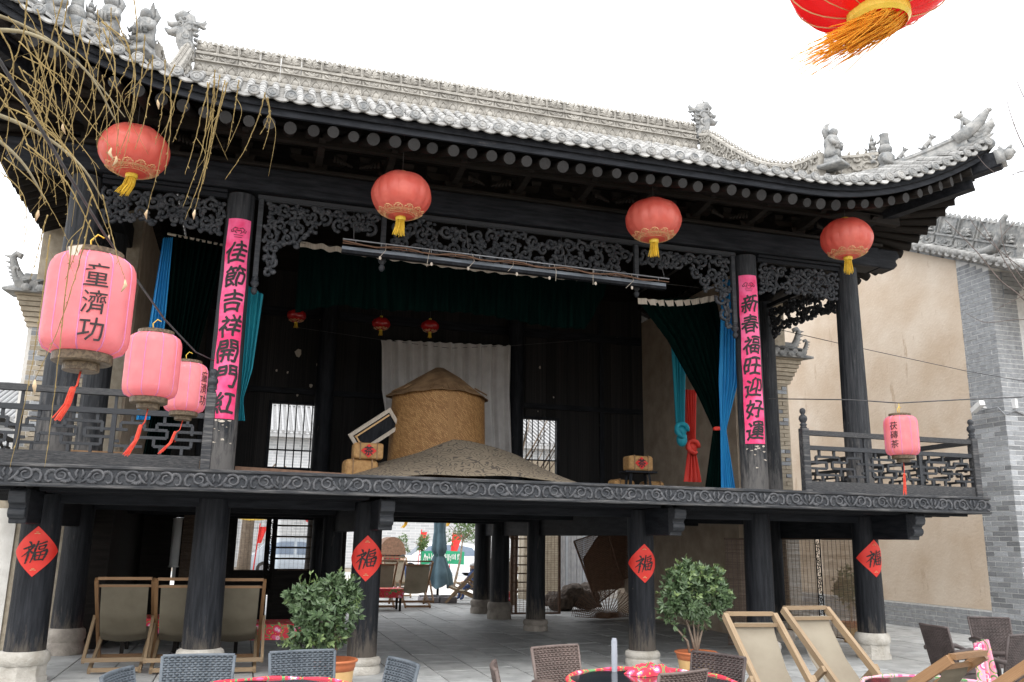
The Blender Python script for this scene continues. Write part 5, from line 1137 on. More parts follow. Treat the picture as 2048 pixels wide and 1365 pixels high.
tag(ob('long_bench', MB().bar(PY(470, 938, .4), PY(690, 952, .4), .25, .05), 'rust'), 'low brown plank lying along the left of the stage front', 'plank')

bl6 = PY(388, 905, .9); bale(Vector((bl6.x, .9, ZF)), .42, .26, .34, 'woven bale on the stage floor behind the left railing, near the couplet column', '', .1, 6)
bn = PY(195, 905, 1.6); BNC = thing('low_bench', 'low brown bench on the stage floor behind the left railing', 'bench', (bn.x, 1.6, ZF)); ob('seat', MB().b2(-.45, .45, -.16, .16, .34, .39), 'teak', BNC)
for sx in (-1, 1): ob('leg', MB().b2(sx*.34, sx*.40, -.13, .13, 0, .34), 'teak', BNC)
rdp = PY(340, 850, 1.2); drape('red_cloth', 'red cloth hanging behind the left railing below the third pink lantern', 'cloth', [(0, PY(330, 812, 1.2).x, PY(352, 812, 1.2).x, PY(330, 812, 1.2).z, PY(352, 812, 1.2).z, 1.2, 1), (1, PY(328, 885, 1.2).x, PY(352, 885, 1.2).x, PY(328, 885, 1.2).z, PY(352, 885, 1.2).z, 1.2, 1)], 3, .03, 'silk_red', 20, 10)
# ================================================================== FURNITURE
def wicker_mesh(w=.46, h=.46, tan=False):
    # back panel woven of horizontal strands on upright stakes; panel gently hollow
    mb = MB(); fz = lambda u, v: (u*w*(.93+.07*v), .045*(u*u*4-1)*.6-.10*v, .42+h*v)
    n = 30
    for j in range(n):
        v = (j+.5)/n; mb.tube([tuple(np.array(fz(u, v))+np.array((0, .007*(1 if (k+j) % 2 else -1), 0))) for k, u in enumerate(np.linspace(-.98, .98, 25)/2)], .0085, 5)
    for u in np.linspace(-.5, .5, 13): mb.tube([fz(u, v) for v in (0, .5, 1)], .008, 4)
    return mb, fz
_wk = {}
def wicker_chair(pos, face, label, mat='wicker_grey', top=.86):
    t = thing('wicker_chair', label, 'chair', (pos[0], pos[1], 0), face-math.pi/2, 'wicker chairs at the tables')
    if mat not in _wk:
        mb, fz = wicker_mesh(); back = mb.mesh('woven_back', True); fr = MB().tube([fz(-.5, 0), fz(-.5, .5), fz(-.5, 1)], .012, 6).tube([fz(.5, 0), fz(.5, .5), fz(.5, 1)], .012, 6).tube([fz(u, 1.0) for u in np.linspace(-.5, .5, 9)], .013, 6).mesh('back_rim', True)
        seat = MB().box((0, .2, .40), (.46, .46, .06)).mesh('seat'); leg = MB().tube([(0, 0, 0), (0, 0, .37)], [.016, .02], 7).mesh('leg', True)
        arm = MB().tube([(0, -.06, .62), (0, .12, .645), (0, .30, .635), (0, .40, .60), (0, .42, .40)], [.024, .026, .026, .022, .02], 7).mesh('arm', True)
        for me in (back, fr, seat, leg, arm): me.materials.append(MATS[mat])
        _wk[mat] = (back, fr, seat, leg, arm)
    back, fr, seat, leg, arm = _wk[mat]; k = top/.86
    ob('woven_back', back, None, t, Matrix.Diagonal((1, 1, k, 1))); ob('back_rim', fr, None, t, Matrix.Diagonal((1, 1, k, 1))); ob('seat', seat, None, t)
    for x in (-.2, .2):
        for y in (0, .4): ob('leg', leg, None, t, Matrix.Translation((x, y, 0)))
    for x in (-.24, .24): ob('arm', arm, None, t, Matrix.Translation((x, 0, 0)))
    return t
def cz(px, py, z=.86): p = PZ(px, py, z); return (p.x, p.y)
R_ = math.radians
wicker_chair(cz(395, 1322, .84), R_(-92), 'blue grey wicker chair in front of the two leftmost deck chairs', 'wicker_grey', .84)
wicker_chair(cz(612, 1313, .84), R_(-80), 'blue grey wicker chair hiding the left flower pot', 'wicker_grey', .84)
wicker_chair(cz(778, 1332, .84), R_(-165), 'blue grey wicker chair seen edge on right of the left flower pot', 'wicker_grey', .84)
wicker_chair(cz(268, 1352, .82), R_(-15), 'blue grey wicker chair of which only a top corner shows at lower left', 'wicker_grey', .82)
wicker_chair(cz(1022, 1338, .84), R_(-15), 'brown wicker chair seen edge on left of the umbrella stub', 'wicker_tan', .84)
wicker_chair(cz(1127, 1302, .84), R_(-70), 'tan wicker chair facing the camera behind the black round table', 'wicker_tan', .84)
wicker_chair(cz(1420, 1318, .84), R_(-155), 'brown wicker chair turned sideways below the right flower pot', 'wicker_brown', .84)
wicker_chair(cz(1345, 1347, .80), R_(110), 'brown wicker chair with its back to the camera at the black round table', 'wicker_tan', .80)
wicker_chair(cz(1885, 1256, .84), R_(-8), 'dark brown wicker chair seen edge on with its armrest to the right', 'wicker_brown', .84)
wicker_chair(cz(1985, 1241, .84), R_(-112), 'dark brown wicker chair facing left before the brick plinth', 'wicker_brown', .84)
wicker_chair(cz(2018, 1272, .84), R_(110), 'dark brown wicker chair with its back to the camera at the right edge', 'wicker_brown', .84)
# round tables with floral edging
def round_table(c, r, z, label, stub=None, pink=False, cloth=True):
    t = thing('round_table', label, 'table', (c[0], c[1], 0), 0, 'round tables in the court')
    ob('table_top', MB().lathe([(r-.01, z-.03), (r, z-.02), (r, z-.006), (r-.01, z)], 48), 'glass_dark', t)
    rm = MB(); rm.tube([(r*1.005*math.cos(a), r*1.005*math.sin(a), z-.008+.004*math.sin(9*a)) for a in np.linspace(0, 6.2832, 65)], .020, 7, False)
    ob('floral_edging', rm, 'floral_pink' if pink else 'floral_red', t, smooth=True)
    for k in range(4): a = .6+k*math.pi/2; ob('leg', MB().tube([(r*.75*math.cos(a), r*.75*math.sin(a), 0), (r*.7*math.cos(a), r*.7*math.sin(a), z-.03)], .018, 7), 'wicker_brown', t)
    if cloth: ob('cloth_skirt', MB().lathe([(r*.99, z-.20), (r*1.0, z-.05), (r*.995, z-.031)], 40, cap=False), 'floral_pink' if pink else 'floral_red', t, smooth=True)
    return t
pc = PZ(545, 1357, .74); tl = round_table((pc.x, pc.y-.52), .52, .74, 'black round table edged in red floral cloth at the lower left', cloth=False)
pc = PZ(1228, 1338, .74); t2 = round_table((pc.x+.03, pc.y-.56), .56, .74, 'black round table edged in red floral cloth with an umbrella stub', cloth=False)
pc2 = PZ(1775, 1352, .62); t3 = round_table((pc2.x, pc2.y-.5), .5, .62, 'low round table under pink floral cloth before the right deck chairs', pink=True)
ps = PD(1229, 1345, 6.25); tag(ob('umbrella_stub', MB().lathe([(.020, -.35), (.020, .02), (.0215, .021), (.0215, .22), (.017, .221), (.017, .235)], 14), 'stub_metal', None, loc=ps, smooth=False), 'grey metal umbrella pole stub standing through the black round table', 'pole')
bl = PZ(1298, 1344, .76)
def clothheap(c, sx, sy, sz, mat, name, label, seed):
    rr = random.Random(seed); ph = [rr.uniform(0, 6) for _ in range(8)]
    def g(u, v):
        a = 2*math.pi*u; r = v; h = (1-r**2)**.5 if r < 1 else 0
        q = 1+.22*math.sin(3*a+ph[0])+.12*math.sin(7*a+ph[1]); return (c[0]+sx*r*q*math.cos(a), c[1]+sy*r*q*math.sin(a), c[2]+sz*h*(1+.3*math.sin(5*a+ph[2]+3*r)+.25*math.sin(9*r+2*a+ph[3])))
    return tag(ob(name, MB().grid(g, 60, 14), mat, None, smooth=True), label, 'cloth')
clothheap((bl.x, bl.y, .742), .17, .09, .055, 'floral_red', 'floral_cloth', 'crumpled red floral cloth lying on the black round table', 3)
cl = PD(1972, 1340, 7.4); drape('floral_cloth', 'pink floral cloth hanging down between the right deck chairs', 'cloth', [(0, PD(1955, 1292, 7.4).x, PD(1985, 1290, 7.4).x, PD(1955, 1288, 7.4).z, PD(1985, 1280, 7.4).z, cl.y, 1), (1, PD(1935, 1372, 7.4).x, PD(1985, 1372, 7.4).x, PD(1935, 1372, 7.4).z, PD(1985, 1372, 7.4).z, cl.y-.05, 1)], 3, .03, 'floral_pink', 30, 16)
rb0 = PY(1335, 966, 2.2); clothheap((rb0.x, 2.2, ZF), .26, .16, .10, 'silk_red', 'red_bundle', 'heap of red cloth on the stage floor beside the bales', 7)
# deck chairs
def deck_chair(pos, face, label, w=.66, h=1.08, dark=True, canvas='canvas', wood='teak', flat=0., wood2=None):
    t = thing('deck_chair', label, 'deck chair', (pos[0], pos[1], 0), face-math.pi/2, 'wooden deck chairs'); W2 = w/2; wood2 = wood2 or wood
    hy = -.42-flat; A = lambda s, f: Vector((s*W2, hy+(.58-hy)*f, h+(.04-h)*f))
    for s in (-1, 1):
        ubar('back_rail', wood, t, A(s, 0), A(s, 1), .042, .062)
        ubar('seat_rail', wood2, t, (s*(W2-.045), -.52, .03), (s*(W2-.045), .52, .44), .038, .055)
        m0 = A(s, .48); ubar('prop', wood2, t, (s*(W2+.036), m0.y, m0.z+.03), (s*(W2+.036), -.50-flat*.6, .14), .036, .055)
    ubar('head_bar', wood, t, A(-1, -.002)+Vector((.017, 0, .012)), A(1, -.002)+Vector((-.017, 0, .012)), .05, .035)
    ubar('canvas_bar', wood, t, A(-1, .075)+Vector((.017, 0, -.0)), A(1, .075)+Vector((-.017, 0, 0)), .03, .03)
    ubar('cross_bar', wood2, t, (-W2-.05, -.50-flat*.6, .16), (W2+.05, -.50-flat*.6, .16), .03, .05)
    ubar('cross_bar', wood2, t, (-W2+.03, -.50, .045), (W2-.03, -.50, .045), .03, .05)
    ubar('cross_bar', wood, t, A(-1, .96)+Vector((.017, 0, 0)), A(1, .96)+Vector((-.017, 0, 0)), .03, .045)
    ubar('cross_bar', wood2, t, (-W2+.07, .50, .43), (W2-.07, .50, .43), .035, .035)
    a = A(0, .075); P = [(a.y-.012, a.z+.02), (a.y+.01, a.z-.06), (-.22-flat*.6, h*.60), (-.06-flat*.3, h*.40), (.12, .335), (.32, .36), (.505, .455)]
    def g(u, v):
        q = v*(len(P)-1); i = min(int(q), len(P)-2); f = q-i; y = P[i][0]*(1-f)+P[i+1][0]*f; z = P[i][1]*(1-f)+P[i+1][1]*f
        return ((u-.5)*(w-.105)*(1-.02*math.sin(math.pi*v)), y-.02*math.sin(math.pi*u)*math.sin(math.pi*v), z-.035*math.sin(math.pi*u)*math.sin(math.pi*v))
    ob('canvas', MB().grid(g, 10, 36), canvas, t, smooth=True); return t
for px, lb in ((233, 'wooden deck chair seen from behind, left of the second pillar'), (356, 'wooden deck chair half hidden on the left side of the second pillar'), (466, 'wooden deck chair half hidden on the right side of the second pillar')):
    p = PZ(px-6, 1349, 0); deck_chair((p.x, p.y+.55), R_(90), lb, .66, 1.10, wood='teak', wood2='teak_pale')
q = PD(1492, 1234, 7.7); deck_chair((q.x-.03, q.y-.62), R_(-97), 'pale canvas deck chair facing the court, left of the two beside the right shrub', .47, q.z+.01, canvas='canvas_pale', wood='teak_pale', flat=.22)
q = PD(1610, 1222, 8.3); deck_chair((q.x+.06, q.y-.62), R_(-88), 'pale canvas deck chair facing the court, right of the two near the rightmost pillar', .50, q.z+.01, canvas='canvas_pale', wood='teak_pale', flat=.25)
q = PD(1880, 1308, 5.9); deck_chair((q.x-.18, q.y+.50), R_(110), 'wooden deck chair seen from behind at the lower right, before the pink cloth', .46, q.z, wood='teak', wood2='teak_pale', flat=.3)
q = PD(2050, 1303, 5.6); deck_chair((q.x-.18, q.y+.50), R_(110), 'wooden deck chair seen from behind, cut by the lower right corner', .50, q.z, wood='teak', wood2='teak_pale', flat=.3)
# beyond the stage
def fz_(px, py, z=0): p = PZ(px, py, z); return (p.x, p.y)
for px, py, fa, lb, cv in ((757, 1214, 90, 'dark backed deck chair beyond the stage, just right of the fortune pillar', 'canvas'), (828, 1214, 90, 'dark backed deck chair beyond the stage beside the closed umbrella', 'canvas'), (790, 1195, -90, 'pale deck chair facing us across the far floral table', 'canvas_pale'), (938, 1208, 160, 'pale deck chair beyond the stage right of the closed umbrella', 'canvas_pale'), (1030, 1195, 20, 'deck chair beyond the lattice screen', 'canvas_pale'), (1108, 1192, 150, 'tilted pale deck chair left of the fan screens', 'canvas_pale'), (948, 1196, 185, 'second pale deck chair behind the one right of the closed umbrella', 'canvas_pale')):
    c = fz_(px, py); deck_chair(c, R_(fa), lb, .70, 1.10, canvas=cv, wood='teak' if cv == 'canvas' else 'teak_pale')
def box_table(c, w, d, h, label, rz=0):
    t = thing('tea_table', label, 'table', (c[0], c[1], 0), rz, 'low tea tables'); 
    ob('table_top', MB().box((0, 0, h-.02), (w, d, .04)), 'wood_brown', t)
    ob('floral_cloth', MB().add([(-w/2-.012, -d/2-.012, h+.003), (w/2+.012, -d/2-.012, h+.003), (w/2+.012, d/2+.012, h+.003), (-w/2-.012, d/2+.012, h+.003), (-w/2-.02, -d/2-.02, h-.2), (w/2+.02, -d/2-.02, h-.2), (w/2+.02, d/2+.02, h-.2), (-w/2-.02, d/2+.02, h-.2)], [(0,1,2,3),(0,4,5,1),(1,5,6,2),(2,6,7,3),(3,7,4,0)]), 'floral_red', t)
    for sx in (-1, 1):
        for sy in (-1, 1): ob('leg', MB().box((sx*(w/2-.05), sy*(d/2-.05), h/2-.02), (.05, .05, h-.04)), 'wood_brown', t)
    return t
c = PZ(540, 1250, .48); box_table((c.x, c.y+.4), .95, .75, .48, 'low table under red floral cloth behind the left shrub')
c = PZ(300, 1240, .48); box_table((c.x, c.y+.5), .8, .7, .48, 'low table under red floral cloth behind the left deck chairs')
c = PZ(787, 1183, .5); box_table((c.x, c.y+1.2), .75, .6, .5, 'far low table under red floral cloth between the deck chairs')
c = PZ(960, 1188, .4); box_table((c.x+.7, c.y+.8), .5, .5, .4, 'far low table under floral cloth hidden behind the rear pillars')
# ================================================================== SHRUBS IN POTS
def foliage(blobs, n, ls, seed):
    rr = random.Random(seed); mb = MB(); blobs = list(blobs)+[(b[0]+rr.uniform(-1, 1)*b[3], b[1]+rr.uniform(-.6, .6)*b[3], b[2]+rr.uniform(-.5, 1.)*b[3], b[3]*.38) for b in blobs for _ in range(2)]; tot = sum(b[3]**2 for b in blobs)
    for cx, cy, cz_, r in blobs:
        for k in range(int(n*r*r/tot)):
            d = Vector((rr.gauss(0, 1), rr.gauss(0, 1), rr.gauss(0, 1))).normalized(); q = r*(rr.random()**.35); c = Vector((cx, cy, cz_))+d*q*Vector((1, 1, .9)).length/1.68
            ax = (d+Vector((rr.uniform(-.7, .7), rr.uniform(-.7, .7), rr.uniform(-.1, .9)))).normalized()
            for j in range(rr.choice((3, 4, 5))):         # rosette of leaves
                sd_ = Vector((rr.gauss(0, 1), rr.gauss(0, 1), rr.gauss(0, 1))); sd_ = (sd_-ax*sd_.dot(ax)).normalized(); dr = (ax*.55+sd_*.85).normalized(); s = dr.cross(ax).normalized(); L = ls*rr.uniform(.7, 1.15); w = L*.23
                b0 = c; up = dr.cross(s)*.012
                mb.add([b0, b0+dr*L*.45+s*w+up, b0+dr*L, b0+dr*L*.45-s*w+up], [(0, 1, 2, 3)])
    return mb
def sprigs(blobs, n, ls, seed):                 # young shoots standing proud of the crown
    rr = random.Random(seed); mb = MB()
    for k in range(n):
        cx, cy, cz_, r = rr.choice(blobs[:8]); d = Vector((rr.gauss(0, 1), rr.gauss(0, .7), abs(rr.gauss(.4, .8)))).normalized(); a = Vector((cx, cy, cz_))+d*r*.8; L = rr.uniform(.06, .17)
        mb.tube([a, a+d*L], [.003, .002], 4)
        for j in range(7):
            p = a+d*L*(j/6); s = Vector((rr.gauss(0, 1), rr.gauss(0, 1), rr.gauss(0, 1))); s = (s-d*s.dot(d)).normalized(); dr = (d*.6+s).normalized(); w = dr.cross(d).normalized(); l = ls*rr.uniform(.6, 1.)
            mb.add([p, p+dr*l*.5+w*l*.22, p+dr*l, p+dr*l*.5-w*l*.22], [(0, 1, 2, 3)])
    return mb
def pot(t, r, h):
    ob('pot', MB().lathe([(r*.72, 0), (r*.76, .02), (r*.88, h*.78)], 28), 'pot_ochre', t, smooth=False); ob('pot_rim', MB().lathe([(r*.885, h*.74), (r*.94, h*.86), (r*.95, h*.93), (r*1.02, h*.94), (r*1.04, h*.98), (r*1.0, h), (r*.9, h*.985), (r*.88, h*.9)], 28), 'terracotta', t, smooth=True)
    ob('soil', MB().lathe([(r*.88, h*.88), (.01, h*.90)], 20, cap=False), 'soil', t)
def stems(t, h, tips, sd):
    rr = random.Random(sd)
    for x, y, z in tips:
        a = (x*.12+rr.uniform(-.04, .04), y*.12, h*.85); m_ = (x*.35, y*.3, h+(z-h)*.35)
        ob('stem', MB().tube([a, m_, (x*.7, y*.7, h+(z-h)*.7), (x, y, z)], [.018, .015, .011, .006], 6), 'bark', t, smooth=True)
pl = PZ(668, 1318, .42); tL = thing('potted_shrub', 'green potted shrub with a fan shaped crown left of the fortune pillar', 'potted plant', (pl.x, pl.y, 0), 0, 'potted shrubs'); pot(tL, .24, .42)
def rel(px, py, base, dy=0): p = PY(px, py, base.y+dy); return (p.x-base.x, dy, p.z)
BL = [(*rel(612, 1205, pl), .22), (*rel(668, 1185, pl, .05), .22), (*rel(690, 1225, pl), .19), (*rel(645, 1240, pl, -.08), .24), (*rel(610, 1262, pl, -.02), .18), (*rel(685, 1200, pl, .1), .20), (*rel(602, 1290, pl), .13), (*rel(640, 1285, pl, -.05), .16), (*rel(590, 1195, pl), .11), (*rel(668, 1170, pl), .12), (*rel(675, 1265, pl), .15), (*rel(700, 1185, pl), .12)]
o = ob('foliage', foliage([(b[0]*1.0, b[1], b[2], b[3]*.86) for b in BL], 820, .085, 3), 'leaf', tL); o['kind'] = 'stuff'; o = ob('young_shoots', sprigs(BL, 46, .075, 13), 'leaf_new', tL); o['kind'] = 'stuff'
stems(tL, .42, [rel(630, 1230, pl), rel(650, 1220, pl), rel(672, 1225, pl), rel(610, 1240, pl), rel(690, 1230, pl)], 4)
pr_ = PZ(1392, 1303, .36); tR = thing('potted_shrub', 'green potted shrub with bare lower stems right of the fortune pillar', 'potted plant', (pr_.x, pr_.y, 0), 0, 'potted shrubs'); pot(tR, .255, .36)
BR = [(*rel(1355, 1170, pr_), .24), (*rel(1400, 1160, pr_, .05), .22), (*rel(1435, 1185, pr_), .20), (*rel(1380, 1200, pr_, -.08), .26), (*rel(1345, 1205, pr_), .19), (*rel(1420, 1215, pr_), .19), (*rel(1375, 1150, pr_), .15), (*rel(1430, 1160, pr_), .16), (*rel(1400, 1235, pr_), .15), (*rel(1450, 1200, pr_), .13), (*rel(1335, 1225, pr_), .11), (*rel(1345, 1250, pr_), .04), (*rel(1365, 1270, pr_), .035)]
o = ob('foliage', foliage([(b[0]*1.0, b[1], b[2], b[3]*.86) for b in BR], 860, .085, 5), 'leaf', tR); o['kind'] = 'stuff'; o = ob('young_shoots', sprigs(BR, 46, .075, 14), 'leaf_new', tR); o['kind'] = 'stuff'
stems(tR, .36, [rel(1365, 1215, pr_), rel(1385, 1225, pr_), rel(1400, 1220, pr_), rel(1415, 1225, pr_), rel(1343, 1245, pr_)], 6)
mb = MB(); write(mb, '不', lambda u, v: (.222*math.sin(u/.22)-.0, -.226*math.cos(u/.22), v), .07, .12, .20, 0, .8, .3, .1); write(mb, '亦', lambda u, v: (.215*math.sin(u/.22), -.219*math.cos(u/.22), v), .07, .12, .13, 0, .8, .3, .1); ob('lettering', mb, 'ink', tR)
p3_ = (6.9, 1.9); t = thing('potted_shrub', 'thin leafy shrub glimpsed through the bamboo blind at the right', 'potted plant', (p3_[0], p3_[1], 0), 0); pot(t, .2, .35)
o = ob('foliage', foliage([(0, 0, 1.05, .28), (.1, .1, .75, .2), (-.1, 0, .85, .2)], 260, .085, 8), 'leaf', t); o['kind'] = 'stuff'; stems(t, .35, [(0, 0, 1.0), (.1, .1, .8)], 9)
# ================================================================== BLINDS, SCREENS UNDER THE STAGE
def blind(name, label, A, B, z0, z1, mat, strings=8, seed=0, pitch=.0125, fill=.68):
    A, B = Vector((A[0], A[1], 0)), Vector((B[0], B[1], 0)); t = thing(name, label, 'blind', A, 0, 'bamboo blinds'); d = B-A; rr = random.Random(seed); mb = MB(); z = z0; nrm = Vector((-d.y, d.x, 0)).normalized(); n = 3
    while z < z1:
        h = pitch*fill*rr.uniform(.75, 1.15); vs = []
        for k in range(n+1):
            p = d*(k/n)+Vector((0, 0, z+.004*math.sin(5*k+z*9)+rr.uniform(-.0015, .0015))); vs += [p+nrm*.003+Vector((0,0,h/2)), p+nrm*.003-Vector((0,0,h/2)), p-nrm*.003-Vector((0,0,h/2)), p-nrm*.003+Vector((0,0,h/2))]
        mb.add(vs, [(i*4+k, i*4+(k+1) % 4, i*4+4+(k+1) % 4, i*4+4+k) for i in range(n) for k in range(4)]); z += pitch
    o = ob('slats', mb, mat, t); o['kind'] = 'stuff'
    for k in range(strings): p = d*((k+.5)/strings); ob('string', MB().bar(p+Vector((0,0,z0))+nrm*-.006, p+Vector((0,0,z1))+nrm*-.006, .0045), 'twig_dark', t)
    ob('head_rod', MB().tube([Vector((0,0,z1+.015)), d+Vector((0,0,z1+.015))], .016, 6), 'bamboo_dark', t); ob('foot_rod', MB().tube([Vector((0,0,z0-.01)), d+Vector((0,0,z0-.01))], .012, 6), 'bamboo_dark', t)
    return t
def carved_post(name, label, x, y, z0, z1, w=.13, along='x'):
    t = thing(name, label, 'post', (x, y, 0)); f = (lambda u, v, q=0: (u, q, v)) if along == 'x' else (lambda u, v, q=0: (q, u, v))
    for s in (-1, 1): ob('stile', MB().tube([f(s*w/2, z0), f(s*w/2, z1)], .012, 5), 'wood_brown', t)
    mb = MB(); z = z0+.03; k = 0
    while z < z1-.04:
        mb.tube([f(a, b) for a, b in spiral((-1)**k*w*.12, z, w*.33, .9, (-1)**k, k, 8)], .008, 4); z += .05; k += 1
    ob('carved_infill', mb, 'wood_brown', t); return t
blind('bamboo_blind', 'back lit bamboo blind beside the rightmost pillar, the part left of the carved post', (5.79, 2.22), (5.79, 1.26), .22, 1.74, 'bamboo_pale', 9, 1, .014, .64)
blind('bamboo_blind', 'back lit bamboo blind beside the rightmost pillar, the part right of the carved post', (5.79, 1.10), (5.79, .22), .22, 1.74, 'bamboo_pale', 8, 2, .014, .64)
carved_post('carved_post', 'narrow carved wooden strip between the two blinds at the right', 5.77, 1.18, .3, 1.75, .13, 'y')
blind('bamboo_blind', 'dark bamboo blind behind the fifth front pillar', (4.05, 1.25), (4.75, 1.25), .1, 1.72, 'bamboo_dark', 8, 3)
yb2 = 7.2
def X_(px, Y): return PY(px, 1100, Y).x
blind('bamboo_blind', 'bamboo blind in the rear opening with a tree trunk showing behind it', (X_(470, yb2), yb2), (X_(530, yb2), yb2), PY(500, 1140, yb2).z, PY(500, 1022, yb2).z, 'bamboo_pale', 8, 4, .016, .34)
blind('bamboo_blind', 'bamboo blind in the rear opening with a car showing behind it', (X_(558, yb2), yb2), (X_(628, yb2), yb2), PY(600, 1140, yb2).z, PY(600, 1030, yb2).z, 'bamboo_pale', 8, 5, .016, .30)
blind('bamboo_blind', 'reddish brown bamboo blind left of the second pillar', (X_(362, 5.4), 5.4), (X_(395, 5.4), 5.4), PY(375, 1158, 5.4).z, PY(375, 1022, 5.4).z, 'bamboo', 4, 6)
sc_ = thing('lattice_partition', 'dark wooden partition with open rails at the rear of the understage', 'partition', (0, 0, 0)); zt_ = 2.0
for px in (466, 534, 547, 631): x = X_(px, yb2); ob('stile', MB().b2(x-.05, x+.05, yb2+.02, yb2+.09, 0, zt_), 'wood_brown', sc_)
zz = PY(500, 1141, yb2).z
ob('panel', MB().b2(X_(470, yb2), X_(533, yb2), yb2+.03, yb2+.07, .02, zz), 'wood_brown', sc_); ob('panel', MB().b2(X_(549, yb2), X_(640, yb2), yb2+.03, yb2+.07, .02, zz), 'wood_brown', sc_); ob('panel', MB().b2(X_(535, yb2), X_(546, yb2), yb2+.03, yb2+.07, .5, zz), 'wood_brown', sc_)
for k in range(5): z = PY(600, 1052+22*k, yb2).z; ob('rail', MB().b2(X_(551, yb2), X_(629, yb2), yb2+.02, yb2+.06, z-.018, z+.018), 'wood_brown', sc_)
ob('side_panel', MB().b2(X_(640, yb2), X_(692, yb2), yb2+.03, yb2+.08, 0, zt_), 'wood_brown', sc_); ob('side_panel', MB().b2(X_(398, yb2), X_(462, yb2), yb2+.03, yb2+.08, 0, zt_), 'wood_brown', sc_); ob('side_panel', MB().b2(X_(240, yb2), X_(346, yb2), yb2+.03, yb2+.08, 0, zt_), 'wood_brown', sc_); ob('side_panel', MB().b2(X_(354, yb2), X_(397, yb2), yb2+.09, yb2+.12, 0, zt_), 'wood_brown', sc_)
carved_post('carved_post', 'pierced carved wooden strip in the rear opening left of the shrub', X_(541, yb2), yb2-.06, .6, 1.98, .13)
wl = PY(350, 1100, 6.6); tl_ = thing('white_lamp', 'white cylindrical paper lamp hanging left of the second pillar', 'lamp', (wl.x, 6.6, 0)); z0, z1 = PY(350, 1135, 6.6).z, PY(350, 1036, 6.6).z
ob('shade', MB().lathe([(.09, z0), (.10, z0+.02), (.085, z0+.03), (.085, z1-.03), (.10, z1-.02), (.09, z1)], 18), 'white_paint', tl_)
ob('hanging_rod', MB().tube([(0,0,z1), (0,0,2.1)], .008, 5), 'cable', tl_); ob('tail', MB().b2(-.01, .05, -.01, .01, z0-.25, z0), 'white_paint', tl_)
# lattice screen and fans at the right rear
yl = 7.6; ls_ = thing('lattice_screen', 'standing lattice screen of thin rails between the rear pillars', 'screen', (0, 0, 0)); xa, xb = X_(1024, yl), X_(1119, yl); zt2 = 1.95
for x in (xa, X_(1033, yl), xb): ob('stile', MB().b2(x-.025, x+.025, yl-.02, yl+.02, .05, zt2), 'rust', ls_)
for z in (.07,): ob('rail', MB().b2(xa, xb, yl-.018, yl+.018, z-.02, z+.02), 'rust', ls_)
for k in range(8): z = .55+.19*k; ob('rail', MB().b2(xa, X_(1060, yl), yl-.012, yl+.012, z-.014, z+.014), 'rust', ls_)
for k in range(14): x = xa+(xb-xa)*(k+.5)/14; ob('wire', MB().tube([(x, yl, .07), (x, yl, zt2)], .004, 4), 'rust', ls_)
mb = MB()
for k in range(46): z = .1+.04*k; mb.tube([(X_(1060, yl) if z > .62 else xa, yl+.01, z), (xb, yl+.01, z)], .0035, 4)
o = ob('fine_slats', mb, 'rust', ls_)
yf = 7.3
def diamond_frame(cx, cz_, w, h, tilt, label, yy):
    t = thing('diamond_screen', label, 'screen', PY(cx, cz_, yy), 0, 'diamond wire screens'); c = [(-w*.55, h*.42), (w*.25, h*.62), (w*.6, -h*.28), (-w*.02, -h*.6)]; R2 = Matrix.Rotation(tilt, 2); c = [R2 @ Vector(p) for p in c]; n = 34; mb = MB()
    for a, b in zip(c, c[1:]+c[:1]): ob('frame_bar', MB().bar((a.x, 0, a.y), (b.x, 0, b.y), .03), 'rust', t)
    for k in range(1, n):
        f = k/n; a, b = c[0].lerp(c[1], f), c[3].lerp(c[2], f); mb.tube([(a.x, 0, a.y), (b.x, 0, b.y)], .007, 4, False); a, b = c[0].lerp(c[3], f), c[1].lerp(c[2], f); mb.tube([(a.x, .006, a.y), (b.x, .006, b.y)], .007, 4, False)
    o = ob('wire_mesh', mb, 'rust', t); return t
diamond_frame(1195, 1135, 1.05, 1.35, 0, 'tilted diamond shaped wire screen left of the fortune pillar, the front one', yf)
diamond_frame(1245, 1105, .9, 1.2, -.25, 'diamond shaped wire screen behind the first, partly hidden by the fortune pillar', yf+.5)
mt_w = thing('woven_mat', 'dark brown woven mat propped behind the diamond wire screens', 'mat', (0, 0, 0)); m0 = PY(1215, 1090, yf+.9)
ob('mat', MB().prism([(-.62, -.35), (.1, .72), (.75, .55), (.55, -1.0), (-.35, -1.1)], .02, lambda u, v, w: (m0.x+u, yf+.9+w-.1*v, m0.z+v)), 'bamboo', mt_w)
for u0, v0, u1, v1 in ((-.62, -.35, .1, .72), (.1, .72, .75, .55), (-.62, -.35, -.35, -1.1)): ob('edge_stick', MB().tube([(m0.x+u0, yf+.88-.1*v0, m0.z+v0), (m0.x+u1, yf+.88-.1*v1, m0.z+v1)], .02, 6), 'rust', mt_w)
fan = thing('fan_screen', 'fan of dark bamboo sticks spread on the paving left of the fortune pillar', 'fan screen', PZ(1215, 1240, 0))
for k in range(26):
    a = math.pi*(.03+.94*k/25); L = 1.0 if 6 < k < 20 else .85; ob('stick', MB().tube([(0, 0, .03), (L*math.cos(a)*.95, .12*math.cos(3*a), .03+L*math.sin(a)*.62)], [.012, .008], 5), 'rust', fan)
mb = MB()
for r in np.linspace(.25, .92, 15): mb.tube([(r*math.cos(a)*.95, .12*math.cos(3*a)*r, .03+r*math.sin(a)*.62) for a in np.linspace(.1, 3.04, 24)], .006, 4)
o = ob('web', mb, 'rust', fan); o['kind'] = 'stuff'
